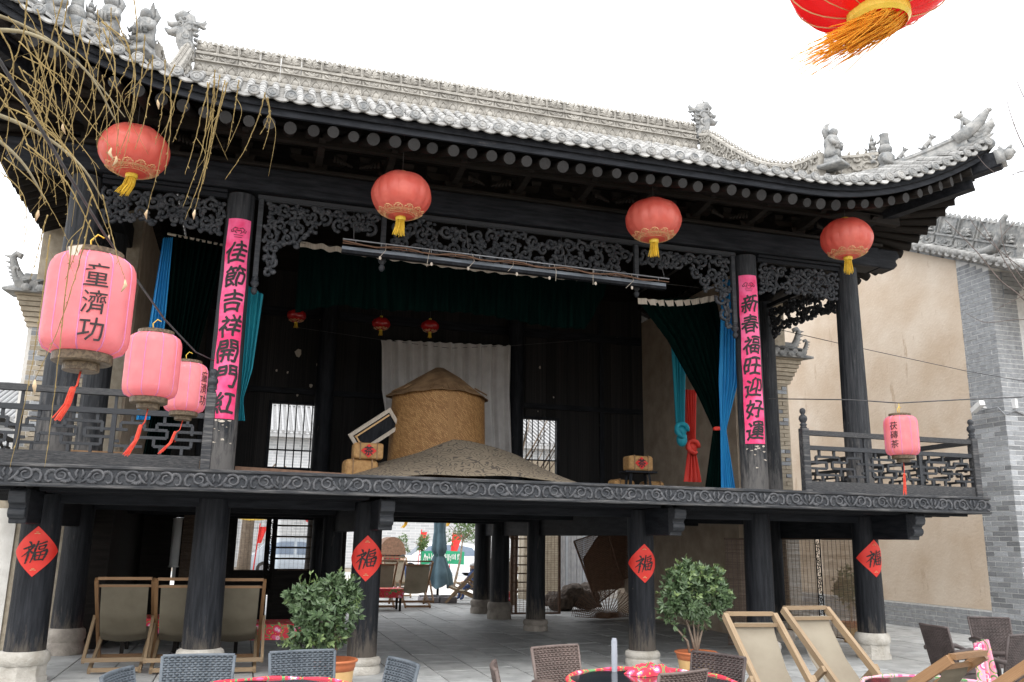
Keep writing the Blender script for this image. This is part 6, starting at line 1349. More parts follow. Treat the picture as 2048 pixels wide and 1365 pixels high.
def gnarl(c, s, seed, label, mat='root_wood'):
    rr = random.Random(seed); mb = MB()
    for k in range(9):
        p = Vector((rr.uniform(-.5, .5)*s, rr.uniform(-.3, .3)*s, rr.uniform(.1, .45)*s)); mb.sphere(p, s*rr.uniform(.14, .26), 10, 7, (rr.uniform(.8, 1.4), 1, rr.uniform(.6, 1.0)))
    for k in range(7): a = rr.uniform(0, 6.28); mb.tube([(0, 0, .25*s), (.4*s*math.cos(a), .3*s*math.sin(a), .3*s), (.75*s*math.cos(a), .5*s*math.sin(a), rr.uniform(.02, .5)*s)], [.12*s, .09*s, .03*s], 7)
    o = ob('root_carving', mb, mat, None, loc=c, smooth=True); md = o.modifiers.new('remesh', 'REMESH'); md.mode = 'VOXEL'; md.voxel_size = .05*s; dn = o.modifiers.new('displace', 'DISPLACE'); tx = bpy.data.textures.new('gnarl', 'CLOUDS'); tx.noise_scale = .18*s; dn.texture = tx; dn.strength = .12*s; return tag(o, label, 'wood carving')
p = PZ(1150, 1225, 0); gnarl((p.x+.2, p.y+.8, 0), 1.1, 4, 'gnarled dark tree root behind the fan of sticks')
# ================================================================== RIGHT-HAND BUILDING (gable wall of plaster and grey brick)
RB = thing('gable_house', 'house with tan plaster gable wall, grey brick corner and carved tile verge', 'building', (0, 0, 0)); XW = 10.2
YC, YP = 1.30, 2.10
zs = lambda y: 7.475+.482*(y-2.1)                 # gable slope under the verge
pk = 7.2
ob('plaster_wall', MB().prism([(YP+.001, .50), (pk*2-YP, .50), (pk*2-YP, zs(YP)), (pk, zs(pk)), (YP+.001, zs(YP))], .30, lambda u, v, w: (XW+.15+w, u, v)), 'plaster', RB)
ob('plinth_core', MB().b2(XW+.006, XW+.33, YP+.001, 12, -.02, .499), 'mortar', RB)
core = ob('brick_pier', MB().prism([(YC+.006, -.02), (YP, -.02), (YP, zs(YP)-.01), (YC+.006, zs(YC)-.01)], 2.6, lambda u, v, w: (XW+1.306+w, u, v)), 'mortar', RB)
bkm = MB().box((0,0,0), (1,1,1)).mesh('brick'); bkm.materials.append(MATS['brick'])
bf = MB(); rr = random.Random(12); lst = []
ch, bw = .0935, .30
row = 0; z = .0
while z < zs(YP)-.05:
    off = (row % 2)*.15
    y = YC; first = .15 if row % 2 else .30; yy = YC; L = first
    while yy < YP-.01:
        l = min(L, YP-yy)
        if z+ch < zs(yy): lst.append((yy+l/2, z+ch/2, l, 'A'))
        yy += l; L = bw
    L = .30 if row % 2 else .15; xx = XW
    while xx < XW+.62:
        l = min(L, XW+.62-xx)
        if z+ch < zs(YC): lst.append((xx+l/2, z+ch/2, l, 'B'))
        xx += l; L = bw
    if z+ch <= .5:
        yy = YP; 
        while yy < 8: lst.append((yy+.15-(.07 if row % 2 else 0), z+ch/2, .30, 'P')); yy += .30
    z += ch; row += 1
n = 0
order = sorted(lst, key=lambda q: (q[3] == 'P', q[1] > 7.2))
for a, zc, l, kd in order:
    g = rr.uniform(-.003, .003)
    if kd == 'B': mx = Matrix.Translation((a, YC+.03+g, zc)) @ Matrix.Diagonal((l-.012, .06, ch-.013, 1))
    else: mx = Matrix.Translation((XW+.03+g, a, zc)) @ Matrix.Diagonal((.06, l-.012, ch-.013, 1))
    if n < 300 and a*0 == 0 and (kd != 'P'): ob('brick', bkm, None, RB, mx); n += 1
    else: bf.add([mx @ Vector(v) for v in UNIT.v], UNIT.f)
o = ob('brick_field', bf, 'brick', RB); o['kind'] = 'stuff'
# recessed bay with window
ob('bay_wall', MB().b2(XW+.62, XW+6, YC+.35, YC+.45, 0, zs(YC)-.4), 'plaster', RB)
wx0, wx1 = XW+.75, XW+2.2
fr = ob('window', MB().b2(wx0, wx1, YC+.29, YC+.345, 3.7, 5.9), 'glass_dark', RB)
for x in (wx0, wx0+.5, wx1): ob('window_bar', MB().b2(x-.03, x+.03, YC+.25, YC+.289, 3.7, 5.9), 'wood_z', fr)
for z in (3.7, 4.5, 5.3, 5.9): ob('window_bar', MB().b2(wx0, wx1, YC+.24, YC+.249, z-.03, z+.03), 'wood_z', fr)
for k in range(6): ob('arch_course', MB().b2(XW+.30, XW+.62+.07*k, YC-.02-.0*k, YC+.10, zs(YC)-.62+.09*k, zs(YC)-.54+.09*k), 'brick', RB)
# verge: brick cornice, row of tiles, carved bands
def along(y0, y1, n): return [y0+(y1-y0)*k/n for k in range(n+1)]
vr = Matrix.Rotation(math.atan(.482), 4, 'X')
bc = MB().box((0,0,0), (.10, .29, .075)).mesh('cornice_brick'); bc.materials.append(MATS['brick'])
y = .2
while y < 6.6: ob('cornice_brick', bc, None, RB, Matrix.Translation((XW-.02, y, zs(y)+.03)) @ vr); y += .33
mbt = MB().tube([(.10, 0, .02), (-.20, 0, -.05)], [.062, .070], 9).mesh('verge_tile', True); mbt.materials.append(MATS['tile'])
mbd = MB().prism([(-.08, .02), (-.06, -.035), (0, -.06), (.06, -.035), (.08, .02)], .02, lambda u, v, w: (w, u, v)).mesh('verge_drip'); mbd.materials.append(MATS['tile'])
y = -.3; k = 0
while y < 6.6:
    ob('verge_tile', mbt, None, RB, Matrix.Translation((XW-.08, y, zs(y)+.20)) @ vr); ob('verge_drip', mbd, None, RB, Matrix.Translation((XW-.26, y+.085, zs(y+.085)+.115)) @ vr); y += .172; k += 1
vt = leaf_tile(.5, .46, .2).xf(Matrix.Rotation(math.radians(90), 4, 'Z')).mesh('verge_carving'); vt.materials.append(MATS['ornament'])
vl = lotus_tile(.5, .22, .26).xf(Matrix.Rotation(math.radians(90), 4, 'Z')).mesh('verge_lotus'); vl.materials.append(MATS['ornament'])
y = .9
while y < 6.8:
    ob('verge_lotus', vl, None, RB, Matrix.Translation((XW+.10, y, zs(y)+.28)) @ vr); ob('verge_carving', vt, None, RB, Matrix.Translation((XW+.16, y, zs(y)+.50)) @ vr); y += .50
yq = 1.05; hz_ = zs(yq)+.3
ob('verge_horn', MB().tube([(XW+.05, yq+.9, hz_+.35), (XW+.0, yq+.35, hz_+.12), (XW-.02, yq, hz_+.12), (XW-.03, yq-.16, hz_+.34), (XW-.03, yq-.26, hz_+.62), (XW-.03, yq-.34, hz_+.68)], [.07, .10, .11, .09, .06, .05], 9), 'ornament', RB, smooth=True)
ob('house_roof', MB().add([(XW-.1, -.6, zs(-.6)+.10), (XW+9, -.6, zs(-.6)+.10), (XW+9, pk, zs(pk)+.25), (XW-.1, pk, zs(pk)+.25), (XW-.1, 2*pk, zs(0)), (XW+9, 2*pk, zs(0)), (XW-.1, -.6, zs(-.6)-.02), (XW+9, -.6, zs(-.6)-.02), (XW+9, pk, zs(pk)+.1), (XW-.1, pk, zs(pk)+.1)], [(0,1,2,3),(3,2,5,4),(6,9,8,7),(0,6,7,1),(0,3,9,6)]), 'tile_bed', RB)
sl = MB()
for k in range(32):
    x = XW+.35+.26*k; mx, L = basis((x, -.65, zs(-.65)+.14), (x, pk, zs(pk)+.29)); mx = mx @ Matrix.Diagonal((1.1, L, 1.1, 1)); sl.add([mx @ Vector(v) for v in TS.v], TS.f)
o = ob('roof_tiles', sl, 'tile', RB); o['kind'] = 'stuff'
# security camera and conduit
scp = PX(1972, 818, XW-.02); sc = thing('security_camera', 'white security camera on the grey brick corner', 'camera', scp)
ob('bracket', MB().bar((0, 0, .02), (-.16, -.02, .03), .035), 'white_paint', sc); ob('housing', MB().bar((-.10, .22, -.02), (-.20, -.12, .09), .10, .10), 'white_paint', sc); ob('lens', MB().tube([(-.095, .235, -.025), (-.092, .245, -.029)], .04, 10), 'glass_dark', sc)
jb = PX(2028, 808, XW-.02); tag(ob('junction_box', MB().box((0, 0, 0), (.06, .12, .18)), 'white_paint', None, loc=PY(2028, 808, YC-.03)), 'small white junction box on the grey brick corner', 'box')
tag(line('conduit', [scp+Vector((0, .1, -.02)), scp+Vector((-.02, -.3, -.01)), PX(2010, 830, XW-.02), PY(2030, 822, YC-.02), PY(2060, 835, YC-.02)], .012, 'metal_grey'), 'grey conduit running from the security camera round the brick corner', 'conduit')
# ================================================================== FAR SIDE OF THE COURT
FB_ = thing('brick_hall', 'long grey brick hall across the road behind the stage', 'building', (0, 40, 0))
ob('brick_wall', MB().b2(-40, 60, 0, .5, 0, 7.2), 'brick_far', FB_)
ob('hall_eave', MB().b2(-40.5, 60.5, -.9, .6, 7.2, 7.45), 'roof_far', FB_)
ob('hall_roof', MB().add([(-40.5, -.9, 7.46), (60.5, -.9, 7.46), (60.5, 5, 9.8), (-40.5, 5, 9.8)], [(0,1,2,3)]), 'roof_far', FB_)
rt_ = MB()
for k in range(240): x = -30+k*.3; rt_.tube([(x, -1.0, 7.50), (x, 5, 9.86)], .09, 5)
o = ob('hall_roof_tiles', rt_, 'roof_far', FB_); o['kind'] = 'stuff'
ob('hall_ridge', MB().b2(-40.5, 60.5, 4.9, 5.2, 9.8, 10.3), 'roof_far', FB_)
lw = thing('yard_wall', 'low grey brick yard wall with a tiled cap left of the stage', 'wall', (-12, 9, 0))
ob('wall_body', MB().b2(-8, 3.5, 0, .4, 0, 2.7), 'brick_yard', lw); ob('wall_cap', MB().prism([(-.35, 0), (.75, 0), (.2, .35)], 11.5, lambda u, v, w: (-2.25+w, u, 2.7+v)), 'roof_far', lw)
gt_ = thing('corrugated_gate', 'blue grey corrugated metal gate behind the fan screens', 'gate', (0, 13.5, 0)); xa, xb = X_(1108, 13.5), X_(1275, 13.5)
for k in range(30): x = xa+(xb-xa)*k/30; ob('gate_sheet', MB().b2(x, x+(xb-xa)/30-.012, -.02+.02*(k % 2), .03+.02*(k % 2), .25, 2.6), 'stub_metal' if k % 6 == 4 else 'metal_grey', gt_)
ob('gate_sill', MB().b2(xa, xb, -.1, .1, 0, .25), 'white_stone', gt_)
bp = thing('buff_pier', 'buff brick pier beyond the lattice screen', 'pier', (X_(1085, 13), 13, 0)); ob('pier_body', MB().b2(-.55, .55, 0, .6, 0, 4), 'brick_tan', bp)
# closed umbrella
um = PZ(880, 1207, 0); U = thing('closed_umbrella', 'closed blue grey market umbrella on a plastic base beyond the stage', 'umbrella', (um.x, um.y+.35, 0))
zt_u = PY(880, 1035, um.y+.3).z+.6
def ub(u, v):
    a = 2*math.pi*u; prof = [(0, .10), (.18, .17), (.40, .15), (.62, .20), (.66, .115), (.70, .17), (.86, .32), (1., .36)]
    for i in range(len(prof)-1):
        if prof[i][0] <= v <= prof[i+1][0]: f = (v-prof[i][0])/(prof[i+1][0]-prof[i][0]); r = prof[i][1]*(1-f)+prof[i+1][1]*f; break
    r *= 1+.22*math.sin(8*a/2+.7)*(.3+v*.7)+.10*math.sin(7*a+2)*v; z = zt_u-(zt_u-.42)*v+.06*math.sin(4*a)*max(0, v-.8)*5
    return (r*math.cos(a), r*math.sin(a), z)
ob('canopy', MB().grid(ub, 72, 30), 'umbrella_blue', U, smooth=True); ob('pole', MB().tube([(0,0,.1), (0,0,zt_u+.1)], .035, 10), 'wood_z', U, smooth=True)
ob('tie', MB().lathe([(.125, zt_u-(zt_u-.42)*.68), (.13, zt_u-(zt_u-.42)*.65)], 20, cap=False), 'umbrella_teal', U)
for sx in (-1, 1):
    for sy in (-1, 1): bev(ob('base_block', MB().b2(sx*.01, sx*.47, sy*.01, sy*.35, .0, .15), 'plastic_grey', U), .02)
ob('base_cross', MB().b2(-.5, .5, -.03, .03, .151, .19).b2(-.03, .03, -.4, -.031, .151, .19).b2(-.03, .03, .031, .4, .151, .19), 'metal_grey', U)
# cars on the road
def car(pos, rz, label, paint, L=4.4, H=1.46, W_=1.75):
    t = thing('parked_car', label, 'car', pos, rz, 'cars parked across the court'); h = H
    prof = [(-L/2, .35), (-L/2+.03, .62), (-L/2+.12, .80), (-L*.30, .92), (-L*.16, h-.10), (-L*.05, h), (L*.16, h-.01), (L*.30, h-.16), (L*.40, .98), (L/2-.06, .92), (L/2, .70), (L/2, .35), (L/2-.1, .22), (-L/2+.1, .22)]
    nprof = len(prof); xs_ = [(-W_/2, .93), (-W_/2+.05, 1.), (W_/2-.05, 1.), (W_/2, .93)]
    mb = MB(); vs = []
    for y, s in xs_:
        for u, v in prof: tum = (1-.16*max(0, (v-.9)/(h-.9))); vs.append((u*(1-.01*(1-s)), y*tum, v*s if v > .9 else v))
    mb.add(vs, [(i*nprof+k, i*nprof+(k+1) % nprof, (i+1)*nprof+(k+1) % nprof, (i+1)*nprof+k) for i in range(3) for k in range(nprof)]+[tuple(range(nprof))[::-1], tuple(range(3*nprof, 4*nprof))])
    auto(ob('body', mb, paint, t), 30)
    for s in (-1, 1):
        f = lambda u, v, w: (u, s*(W_/2*(1-.16*max(0, (v-.9)/(h-.9)))+.004)+w, v*.945)
        ob('side_window', MB().prism([(-L*.24, .99), (-L*.14, h-.12), (-L*.05, h-.05), (-L*.01, h-.05), (-L*.01, .99)], .012, f), 'car_glass', t)
        ob('side_window', MB().prism([(L*.02, .99), (L*.02, h-.05), (L*.14, h-.06), (L*.26, h-.18), (L*.31, 1.0)], .012, f), 'car_glass', t)
        for x in (-L*.31, L*.30):
            wh = ob('wheel', MB().tube([(x, s*(W_/2-.20), .32), (x, s*(W_/2+.01), .32)], .32, 20), 'rubber', t); ob('rim', MB().tube([(x, s*(W_/2+.011), .32), (x, s*(W_/2+.03), .32)], .19, 16), 'metal_grey', wh)
        ob('headlight', MB().box((-L/2+.10, s*(W_/2-.28), .70), (.12, .36, .12)), 'glass_dark', t); ob('tail_light', MB().box((L/2-.03, s*(W_/2-.22), .80), (.06, .30, .14)), 'flag_red', t)
    ob('windscreen', MB().add([(-L*.295, -W_*.40, .945), (-L*.295, W_*.40, .945), (-L*.165, W_*.35, h-.10), (-L*.165, -W_*.35, h-.10)], [(0,1,2,3)]), 'car_glass', t); return t
c = PY(870, 1130, 28); car((c.x+.3, 28.3, 0), 0, 'white car parked behind the closed umbrella', 'car_white', 5.0, 1.55)
c = PY(590, 1130, 27); car((c.x, 28, 0), math.pi, 'pale blue car seen through the bamboo blind', 'car_grey', 4.2, 1.6)
# sedan with vaulted brown roof
sp_ = PY(783, 1140, 20); SD = thing('wedding_sedan', 'red lattice wedding sedan with a vaulted brown roof beyond the stage', 'sedan chair', (sp_.x, 20, 0)); hw_ = .42; zm = PY(790, 1110, 20).z; ztp = PY(775, 1074, 20).z
ob('box', MB().b2(-hw_, hw_, 0, 1.1, .25, zm), 'door_red', SD)
ob('vaulted_roof', MB().prism([(-hw_-.06, zm)]+[(-(hw_+.06)*math.cos(a), zm+.001+(ztp-zm)*math.sin(a)) for a in np.linspace(0, math.pi, 14)]+[(hw_+.06, zm)], 1.2, lambda u, v, w: (u, .52+w, v)), 'rust', SD)
for k in range(7): ob('lattice_bar', MB().b2(-hw_, hw_, -.03, -.005, .35+(zm-.4)*k/6, .38+(zm-.4)*k/6), 'root_wood', SD)
for k in range(6): ob('lattice_bar', MB().b2(-hw_+2*hw_*k/5-.015, -hw_+2*hw_*k/5+.015, -.045, -.031, .25, zm), 'root_wood', SD)
# green banner tied between the young trees
by = 21.; b0, b1 = PY(843, 1103, by), PY(928, 1130, by); BN = thing('green_banner', 'green banner with white lettering strung behind the closed umbrella', 'banner', (0, by, 0))
ob('cloth', MB().grid(lambda u, v: (b0.x+(b1.x-b0.x)*u, .03*math.sin(6*u), b0.z+(b1.z-b0.z)*v+.03*math.sin(math.pi*u)), 20, 4), 'banner_green', BN, smooth=True)
mb = MB(); rr = random.Random(5); nl = 16
for k in range(nl):
    x = b0.x+(b1.x-b0.x)*(.06+.88*k/nl); zc = (b0.z+b1.z)/2
    for j in range(3): mb.tube([(x+rr.uniform(-.02, .05), -.045, zc+rr.uniform(.04, .17)), (x+rr.uniform(-.02, .05), -.045, zc+rr.uniform(-.17, .02))], .009, 4)
ob('lettering', mb, 'white_paint', BN)
# young trees
def small_tree(px, Y, ztop, r, label, seed, lean=0, mat='leaf_pale'):
    p = PY(px, 1130, Y); t = thing('young_tree', label, 'tree', (p.x, Y, 0), 0, 'young trees beyond the stage'); zc = ztop-r*.9
    ob('trunk', MB().tube([(-lean, 0, 0), (-lean*.3, 0, zc*.5), (0, 0, zc)], [.05, .04, .025], 7), 'bark', t, smooth=True); rr = random.Random(seed)
    for k in range(6): a = k*1.05; ob('branch', MB().tube([(0, 0, zc-.25*r), (.4*r*math.cos(a), .4*r*math.sin(a), zc+.1*r), (.75*r*math.cos(a), .75*r*math.sin(a), zc+r*rr.uniform(.2, .6))], [.02, .014, .006], 5), 'bark', t)
    bl = [(rr.uniform(-.5, .5)*r, rr.uniform(-.5, .5)*r, zc+rr.uniform(-.45, .6)*r, r*rr.uniform(.3, .5)) for _ in range(9)]
    o = ob('crown', foliage(bl, int(500*r*r+120), .085, seed), mat, t); o['kind'] = 'stuff'; return t
small_tree(799, 22, PY(799, 1072, 22).z, .42, 'thin young tree left of the ball shaped tree', 1)
small_tree(842, 21.5, PY(842, 1070, 21.5).z, .42, 'young tree with a ball shaped crown left of the closed umbrella', 2)
small_tree(925, 19, PY(925, 1036, 19).z+.2, .85, 'larger leafy young tree right of the closed umbrella', 3, .3)
tk = PY(485, 1140, 15); bt = thing('big_tree', 'thick bare trunk behind the rear bamboo blind', 'tree', (tk.x, 15, 0)); ob('trunk', MB().tube([(0,0,-.05), (.03,0,1.2), (.06,0,2.4), (.1,.1,3.2)], [.22, .18, .17, .14], 12), 'bark', bt, smooth=True)
for k in range(7): a = k*.9; ob('branch', MB().tube([(.1,.1,3.0), (.1+.4*math.cos(a), .1+.4*math.sin(a), 3.3), (.1+.9*math.cos(a), .1+.9*math.sin(a), 3.7)], [.08, .05, .02], 6), 'bark', bt, smooth=True)
# flags, far lanterns
def flag(px, py, Y, label, sz=.5):
    p = PY(px, py, Y); t = thing('red_flag', label, 'flag', (p.x, Y, 0), 0, 'red flags beyond the stage'); ob('pole', MB().tube([(0,0,0), (.15,0,p.z+.5)], .02, 5), 'flag_red', t); ob('cloth', MB().grid(lambda u, v: (.12+sz*.5*u*(1-v*.6), .05*math.sin(4*u+2*v), p.z+.4-sz*v), 6, 8), 'flag_red', t, smooth=True)
flag(508, 1080, 17, 'red flag on a thin red pole behind the left rear blind'); flag(835, 1085, 23, 'red pennant above the green banner'); flag(898, 1090, 22, 'red flag hanging right of the closed umbrella', .8); flag(612, 1072, 17, 'small red flag behind the right rear blind')
def tiny_lantern(px, py, Y, D, label, lean):
    p = PY(px, py, Y); t = thing('far_lantern', label, 'lantern', p, 0, 'lanterns beyond the stage'); body, pr = red_lantern_meshes(D, D*.72, 3, 8); auto(ob('shade', body, 'lantern_bright', t), 30); ob('tassel', tassel(random.Random(2), -D*.36, D*.45, D*.10, 26, lean, .5, .006), 'tassel_yellow', t); line('cord', [(0,0,D*.3), (0,0,D*.3+2.5)], .006, 'cable', t)
tiny_lantern(813, 1035, 17, .42, 'red lantern with blown tassel seen under the stage, left of the closed umbrella', (-.6, 0)); tiny_lantern(900, 1030, 16, .45, 'red lantern with blown tassel seen under the stage, right of the closed umbrella', (-.6, 0)); tiny_lantern(622, 1037, 14, .34, 'red lantern seen through the right rear blind', (0, 0))
ye_ = PY(506, 1032, 14); tag(ob('festoon', MB().grid(lambda u, v: (ye_.x-.45+.9*u, 14+.03*math.sin(9*u), ye_.z-.05*math.sin(math.pi*u)-.08*v), 16, 3), 'flag_yellow', None, smooth=True), 'yellow and red cloth festoon behind the left rear blind', 'festoon')
# people resting beyond the stage
def person(pos, face, label, shirt, cap, sc=1.):
    t = thing('person', label, 'person', pos, face-math.pi/2)
    J = [(0,0,.50), (0,-.03,.72), (0,-.06,.95), (0,-.05,1.06), (0,-.02,1.13), (.17,-.06,.96), (.25,.02,.74), (.20,.22,.66), (-.17,-.06,.96), (-.25,.02,.74), (-.20,.22,.66), (.10,0,.48), (.13,.42,.50), (.13,.48,.10), (.13,.60,.05), (-.10,0,.48), (-.13,.42,.50), (-.13,.48,.10), (-.13,.60,.05)]
    Ed = [(0,1),(1,2),(2,3),(3,4),(2,5),(5,6),(6,7),(2,8),(8,9),(9,10),(0,11),(11,12),(12,13),(13,14),(0,15),(15,16),(16,17),(17,18)]
    Ra = [.15,.14,.15,.06,.055,.075,.055,.04,.075,.055,.04,.11,.08,.055,.045,.11,.08,.055,.045]
    me = bpy.data.meshes.new('body'); me.from_pydata([Vector(j) for j in J], Ed, []); o = bpy.data.objects.new('body', me); C.objects.link(o); o.parent = t; me.materials.append(MATS[shirt])
    o.modifiers.new('skin', 'SKIN'); sv = me.skin_vertices[0].data
    for v, r in zip(sv, Ra): v.radius = (r, r)
    sv[0].use_root = True; sb = o.modifiers.new('sub', 'SUBSURF'); sb.levels = sb.render_levels = 1
    hd = MB().sphere((0, 0, 1.23), .105, 14, 10, (.85, 1, 1.18)); hd.tube([(0, .09, 1.23), (0, .125, 1.205)], [.018, .012], 6); ob('head', hd, 'skin', t, smooth=True)
    ob('hat' if cap == 'cap_white' else 'hair', MB().lathe([(.115, 1.24), (.122, 1.28), (.10, 1.34), (.05, 1.375), (.005, 1.385)], 16, sx=.9, sy=1.05), cap, t, smooth=True)
    for s in (-1, 1): ob('eye', MB().sphere((s*.035, .092, 1.25), .012, 6, 4), 'ink', t)
    t.scale = (sc,)*3
    for s in (-1, 1):
        hnd = MB().sphere((s*.20, .25, .66), .04, 8, 6, (.8, 1.2, .5))
        for k in range(4): hnd.tube([(s*.20+(k-1.5)*.018, .28, .66), (s*.20+(k-1.5)*.02, .32+.01*(k % 2), .655), (s*.20+(k-1.5)*.02, .34, .64)], [.009, .008, .006], 5)
        hnd.tube([(s*.17, .25, .66), (s*.145, .28, .655)], [.01, .007], 5); ob('hand', hnd, 'skin', t, smooth=True)
    return t
p = PY(936, 1150, 13.0); person((p.x+.12, 13.0, .0), R_(200), 'person in a white cap and blue shirt seated beyond the stage, right of the umbrella', 'shirt_blue', 'cap_white', .76)
p = PY(801, 1150, 19); person((p.x+.05, 19, -.05), R_(120), 'dark haired person in dark blue seated beside the wedding sedan', 'shirt_blue', 'hair', .85)
# ================================================================== BRANCHES
WT = thing('willow_tree', 'leafless willow with yellow hanging twigs at the upper left', 'tree', (-8.6, -7.2, 0))
wo_ = Vector((-8.6, -7.2, 0))
ob('trunk', MB().tube([(0,0,-.05), (.1,.05,1.5), (.25,0,3.2), (.6,-.05,4.6)], [.34, .28, .24, .18], 12), 'bark', WT, smooth=True)
def wl_(px, py, d): return PD(px, py, d)-wo_
rw = random.Random(21)
lim = [[Vector((.6,-.05,4.5)), wl_(-260, -120, 5.0), wl_(-60, -160, 4.7), wl_(160, -150, 4.6), wl_(420, -120, 4.9), wl_(560, -60, 5.2)], [Vector((.6,-.05,4.4)), wl_(-260, 40, 4.6), wl_(-90, 60, 4.3), wl_(60, 68, 4.2), wl_(170, 140, 4.2), wl_(230, 240, 4.3)], [Vector((.5,-.05,4.2)), wl_(-220, 200, 4.8), wl_(-60, 215, 4.6), wl_(70, 262, 4.5), wl_(160, 330, 4.5), wl_(205, 400, 4.55)], [Vector((.6,-.05,4.3)), wl_(-300, -40, 5.4), wl_(-40, 20, 5.5), wl_(90, 75, 5.6), wl_(180, 150, 5.6), wl_(250, 235, 5.7)], [Vector((.5,0,4.0)), wl_(-200, 180, 4.2), wl_(-50, 250, 4.1), wl_(40, 320, 4.1), wl_(90, 400, 4.15)]]
def smooth_pts(P, n=6):
    out = []
    for i in range(len(P)-1):
        a, b, c, d = P[max(i-1, 0)], P[i], P[i+1], P[min(i+2, len(P)-1)]
        for k in range(n): t = k/n; out.append(.5*((2*b)+(c-a)*t+(2*a-5*b+4*c-d)*t*t+(3*b-a-3*c+d)*t**3))
    return out+[P[-1]]
for P in lim:
    q = smooth_pts(P); n = len(q); ob('branch', MB().tube(q, [.019*(1-i/n)**1.2+.003 for i in range(n)], 7), 'willow_branch', WT, smooth=True)
def twig(x0, y0, x1, y1, d, bend, r=.0023, mat='willow_twig', leaf=True):
    P = [wl_(x0, y0, d), wl_(x0+(x1-x0)*.3+bend, y0+(y1-y0)*.33, d+.03), wl_(x0+(x1-x0)*.62+bend*.8, y0+(y1-y0)*.68, d+.05), wl_(x1, y1, d+.06)]
    q = smooth_pts(P, 8); n = len(q); mb = MB().tube([p+Vector((rw.gauss(0, .0012), rw.gauss(0, .0012), 0)) for p in q], [r*(1.35-.9*i/n)*(1+.45*(i % 2)) for i in range(n)], 5)
    for i in range(3, n-1, 3):
        sv_ = Vector((rw.uniform(-.012, .012), rw.uniform(-.01, .01), -rw.uniform(.008, .02))); mb.tube([q[i], q[i]+sv_*.6, q[i]+sv_], [r*.7, r*1.1, r*.2], 4)
    if rw.random() < .4:
        i = rw.randrange(6, n-6); q2 = smooth_pts([q[i], q[i]+Vector((rw.uniform(-.08, .08), 0, -.10)), q[i]+Vector((rw.uniform(-.12, .12), .02, -rw.uniform(.2, .4)))], 5); mb.tube(q2, [r*.8*(1-.7*k/len(q2)) for k in range(len(q2))], 4)
    ob('twig', mb, mat, WT, smooth=True)
    if leaf and rw.random() < .13:
        e = q[-1]; ob('dry_leaf', MB().tube([e, e+Vector((rw.uniform(-.01, .01), 0, -.025)), e+Vector((rw.uniform(-.02, .02), .01, -.055))], [.003, .009, .002], 5), 'dry_leaf', WT, smooth=True)
for a in ((140,-30,75,190),(125,0,60,240),(165,40,110,330),(180,80,105,350),(160,70,195,300),(205,150,215,320),(265,-20,255,215),(290,70,230,330),(305,110,270,300),(330,120,310,290),(340,150,330,350),(362,160,295,420),(385,170,345,285),(420,165,370,350),(415,165,365,415),(430,160,390,420),(440,150,405,285),(450,160,370,440),(455,165,400,385),(478,160,455,290),(530,185,450,360),(528,190,520,270),(535,195,526,300),(430,140,415,260),(300,120,250,190),(350,130,315,200)):
    twig(*a, rw.uniform(4.3, 5.2), rw.uniform(-6, 14))
for k in range(26):
    x = rw.uniform(-20, 240); y = rw.uniform(-30, 160); dx = rw.uniform(-60, 50); L = rw.uniform(120, 330); twig(x, y, x+dx, y+L, rw.uniform(3.9, 5.3), rw.uniform(5, 45), rw.uniform(.0014, .0026))
for k in range(20):
    x = rw.uniform(-40, 60); y = rw.uniform(20, 330); twig(x, y, x+rw.uniform(60, 190), y+rw.uniform(90, 260), rw.uniform(3.9, 5.0), rw.uniform(15, 50), rw.uniform(.0014, .0028))
for a in ((95,430,60,560),(185,390,130,560),(100,470,20,935),(145,480,90,935),(205,390,250,560),(180,440,70,760)): twig(*a, rw.uniform(3.3, 3.9), rw.uniform(-6, 8), .0019)
BT = thing('bare_tree', 'bare dark tree whose thin twigs reach in from the right edge', 'tree', (9.2, -5.2, 0)); bo = Vector((9.2, -5.2, 0))
ob('trunk', MB().tube([(0,0,-.05), (-.1,0,1.6), (0,.1,3.2), (.2,.1,5)], [.20, .16, .12, .07], 9), 'bark', BT, smooth=True)
def tw2(pts, d, r): 
    q = smooth_pts([PD(x, y, d+.1*i)-bo for i, (x, y) in enumerate(pts)], 6); n = len(q); ob('twig', MB().tube(q, [r*(1.2-.9*i/n) for i in range(n)], 5), 'twig_dark', BT, smooth=True)
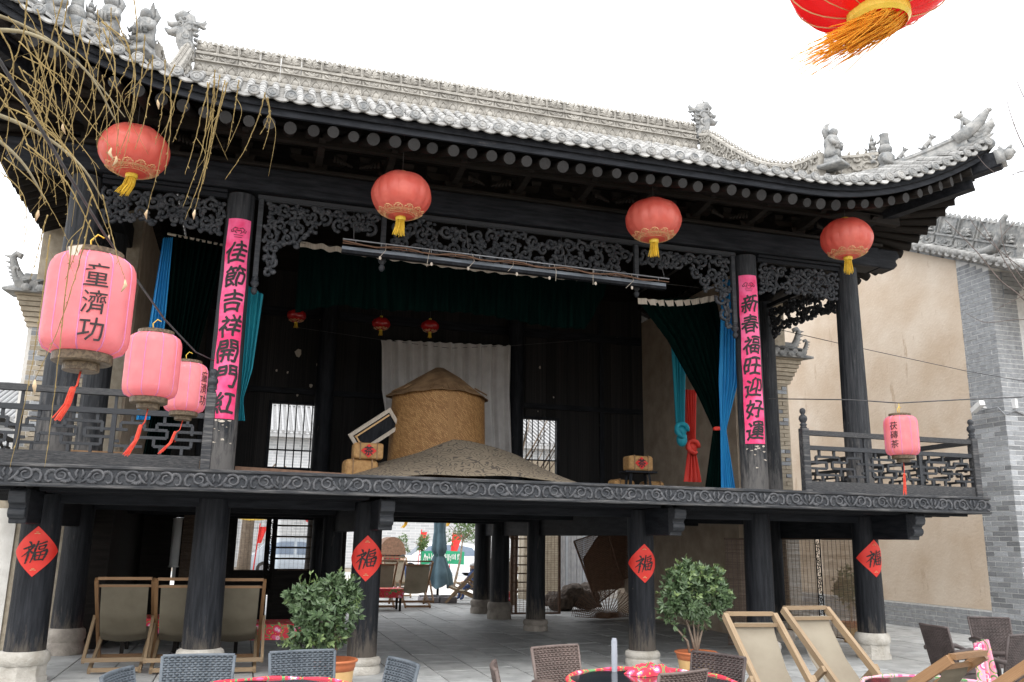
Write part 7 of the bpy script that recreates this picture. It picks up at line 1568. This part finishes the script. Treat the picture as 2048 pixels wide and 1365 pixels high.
for pts, r in (([(2120,420),(2048,295),(2020,225),(2010,180)], .008), ([(2120,330),(2048,195),(2030,155),(2010,135)], .006), ([(2110,270),(2048,253),(2000,240),(1950,190)], .004), ([(2100,340),(2045,342),(2010,355),(1975,335),(1950,305)], .005), ([(2110,330),(2020,350),(1990,365)], .004), ([(2120,690),(2048,600),(2000,560),(1950,500),(1890,440)], .009), ([(2120,640),(2048,580),(1990,490),(1960,440)], .007), ([(2100,560),(2048,540),(1960,465),(1925,410)], .006), ([(2100,640),(2030,640),(1970,645),(1930,625)], .005), ([(2110,560),(2030,600),(1990,620)], .005), ([(2100,380),(2035,440),(2000,480),(1990,520)], .005), ([(2120,620),(2048,560),(2010,500),(2000,440)], .006), ([(2110,240),(2060,228),(2030,215)], .004)):
    tw2(pts, 9.4, r)
ob('branch', MB().tube(smooth_pts([Vector((.1,.1,4.0)), PD(2200, 500, 9.8)-bo, PD(2120, 420, 9.5)-bo]), [.06-.003*i for i in range(13)], 7), 'bark', BT, smooth=True)
ob('branch', MB().tube(smooth_pts([Vector((0,.1,3.4)), PD(2210, 700, 9.8)-bo, PD(2120, 690, 9.5)-bo]), [.05-.003*i for i in range(13)], 7), 'bark', BT, smooth=True)
# bare trees behind the yard wall and outside the right rear window
def bare(pos, label, h, seed, pale=False):
    t = thing('bare_tree', label, 'tree', pos); rr = random.Random(seed); ob('trunk', MB().tube([(0,0,-.05), (.05,0,h*.3), (0,.05,h*.55)], [.13, .10, .06], 8), 'bark', t, smooth=True)
    mb = MB()
    for k in range(26):
        a = rr.uniform(0, 6.28); z0 = h*rr.uniform(.25, .55); L = h*rr.uniform(.25, .5); e = Vector((math.cos(a)*L*.6, math.sin(a)*L*.6, z0+L*.8)); m1 = Vector((math.cos(a)*L*.25, math.sin(a)*L*.25, z0+L*.3))
        ob('branch', MB().tube([(0, 0, z0), m1, e], [.04, .025, .008], 5), 'bark', t, smooth=True)
        for j in range(5): f = rr.uniform(.3, 1); s = m1.lerp(e, f); mb.tube([s, s+Vector((rr.uniform(-.3, .3), rr.uniform(-.3, .3), rr.uniform(.1, .5)))], [.009, .003], 4, False)
    o = ob('twigs', mb, 'bark', t); o['kind'] = 'stuff'
bare((-13, 14, 0), 'bare tree showing through the left railing', 5.2, 3); bare((3.4, 11, 0), 'bare tree outside the right rear window of the stage', 6.2, 4); bare((-7.5, 20, 0), 'bare tree outside the left rear window of the stage', 5.6, 5)
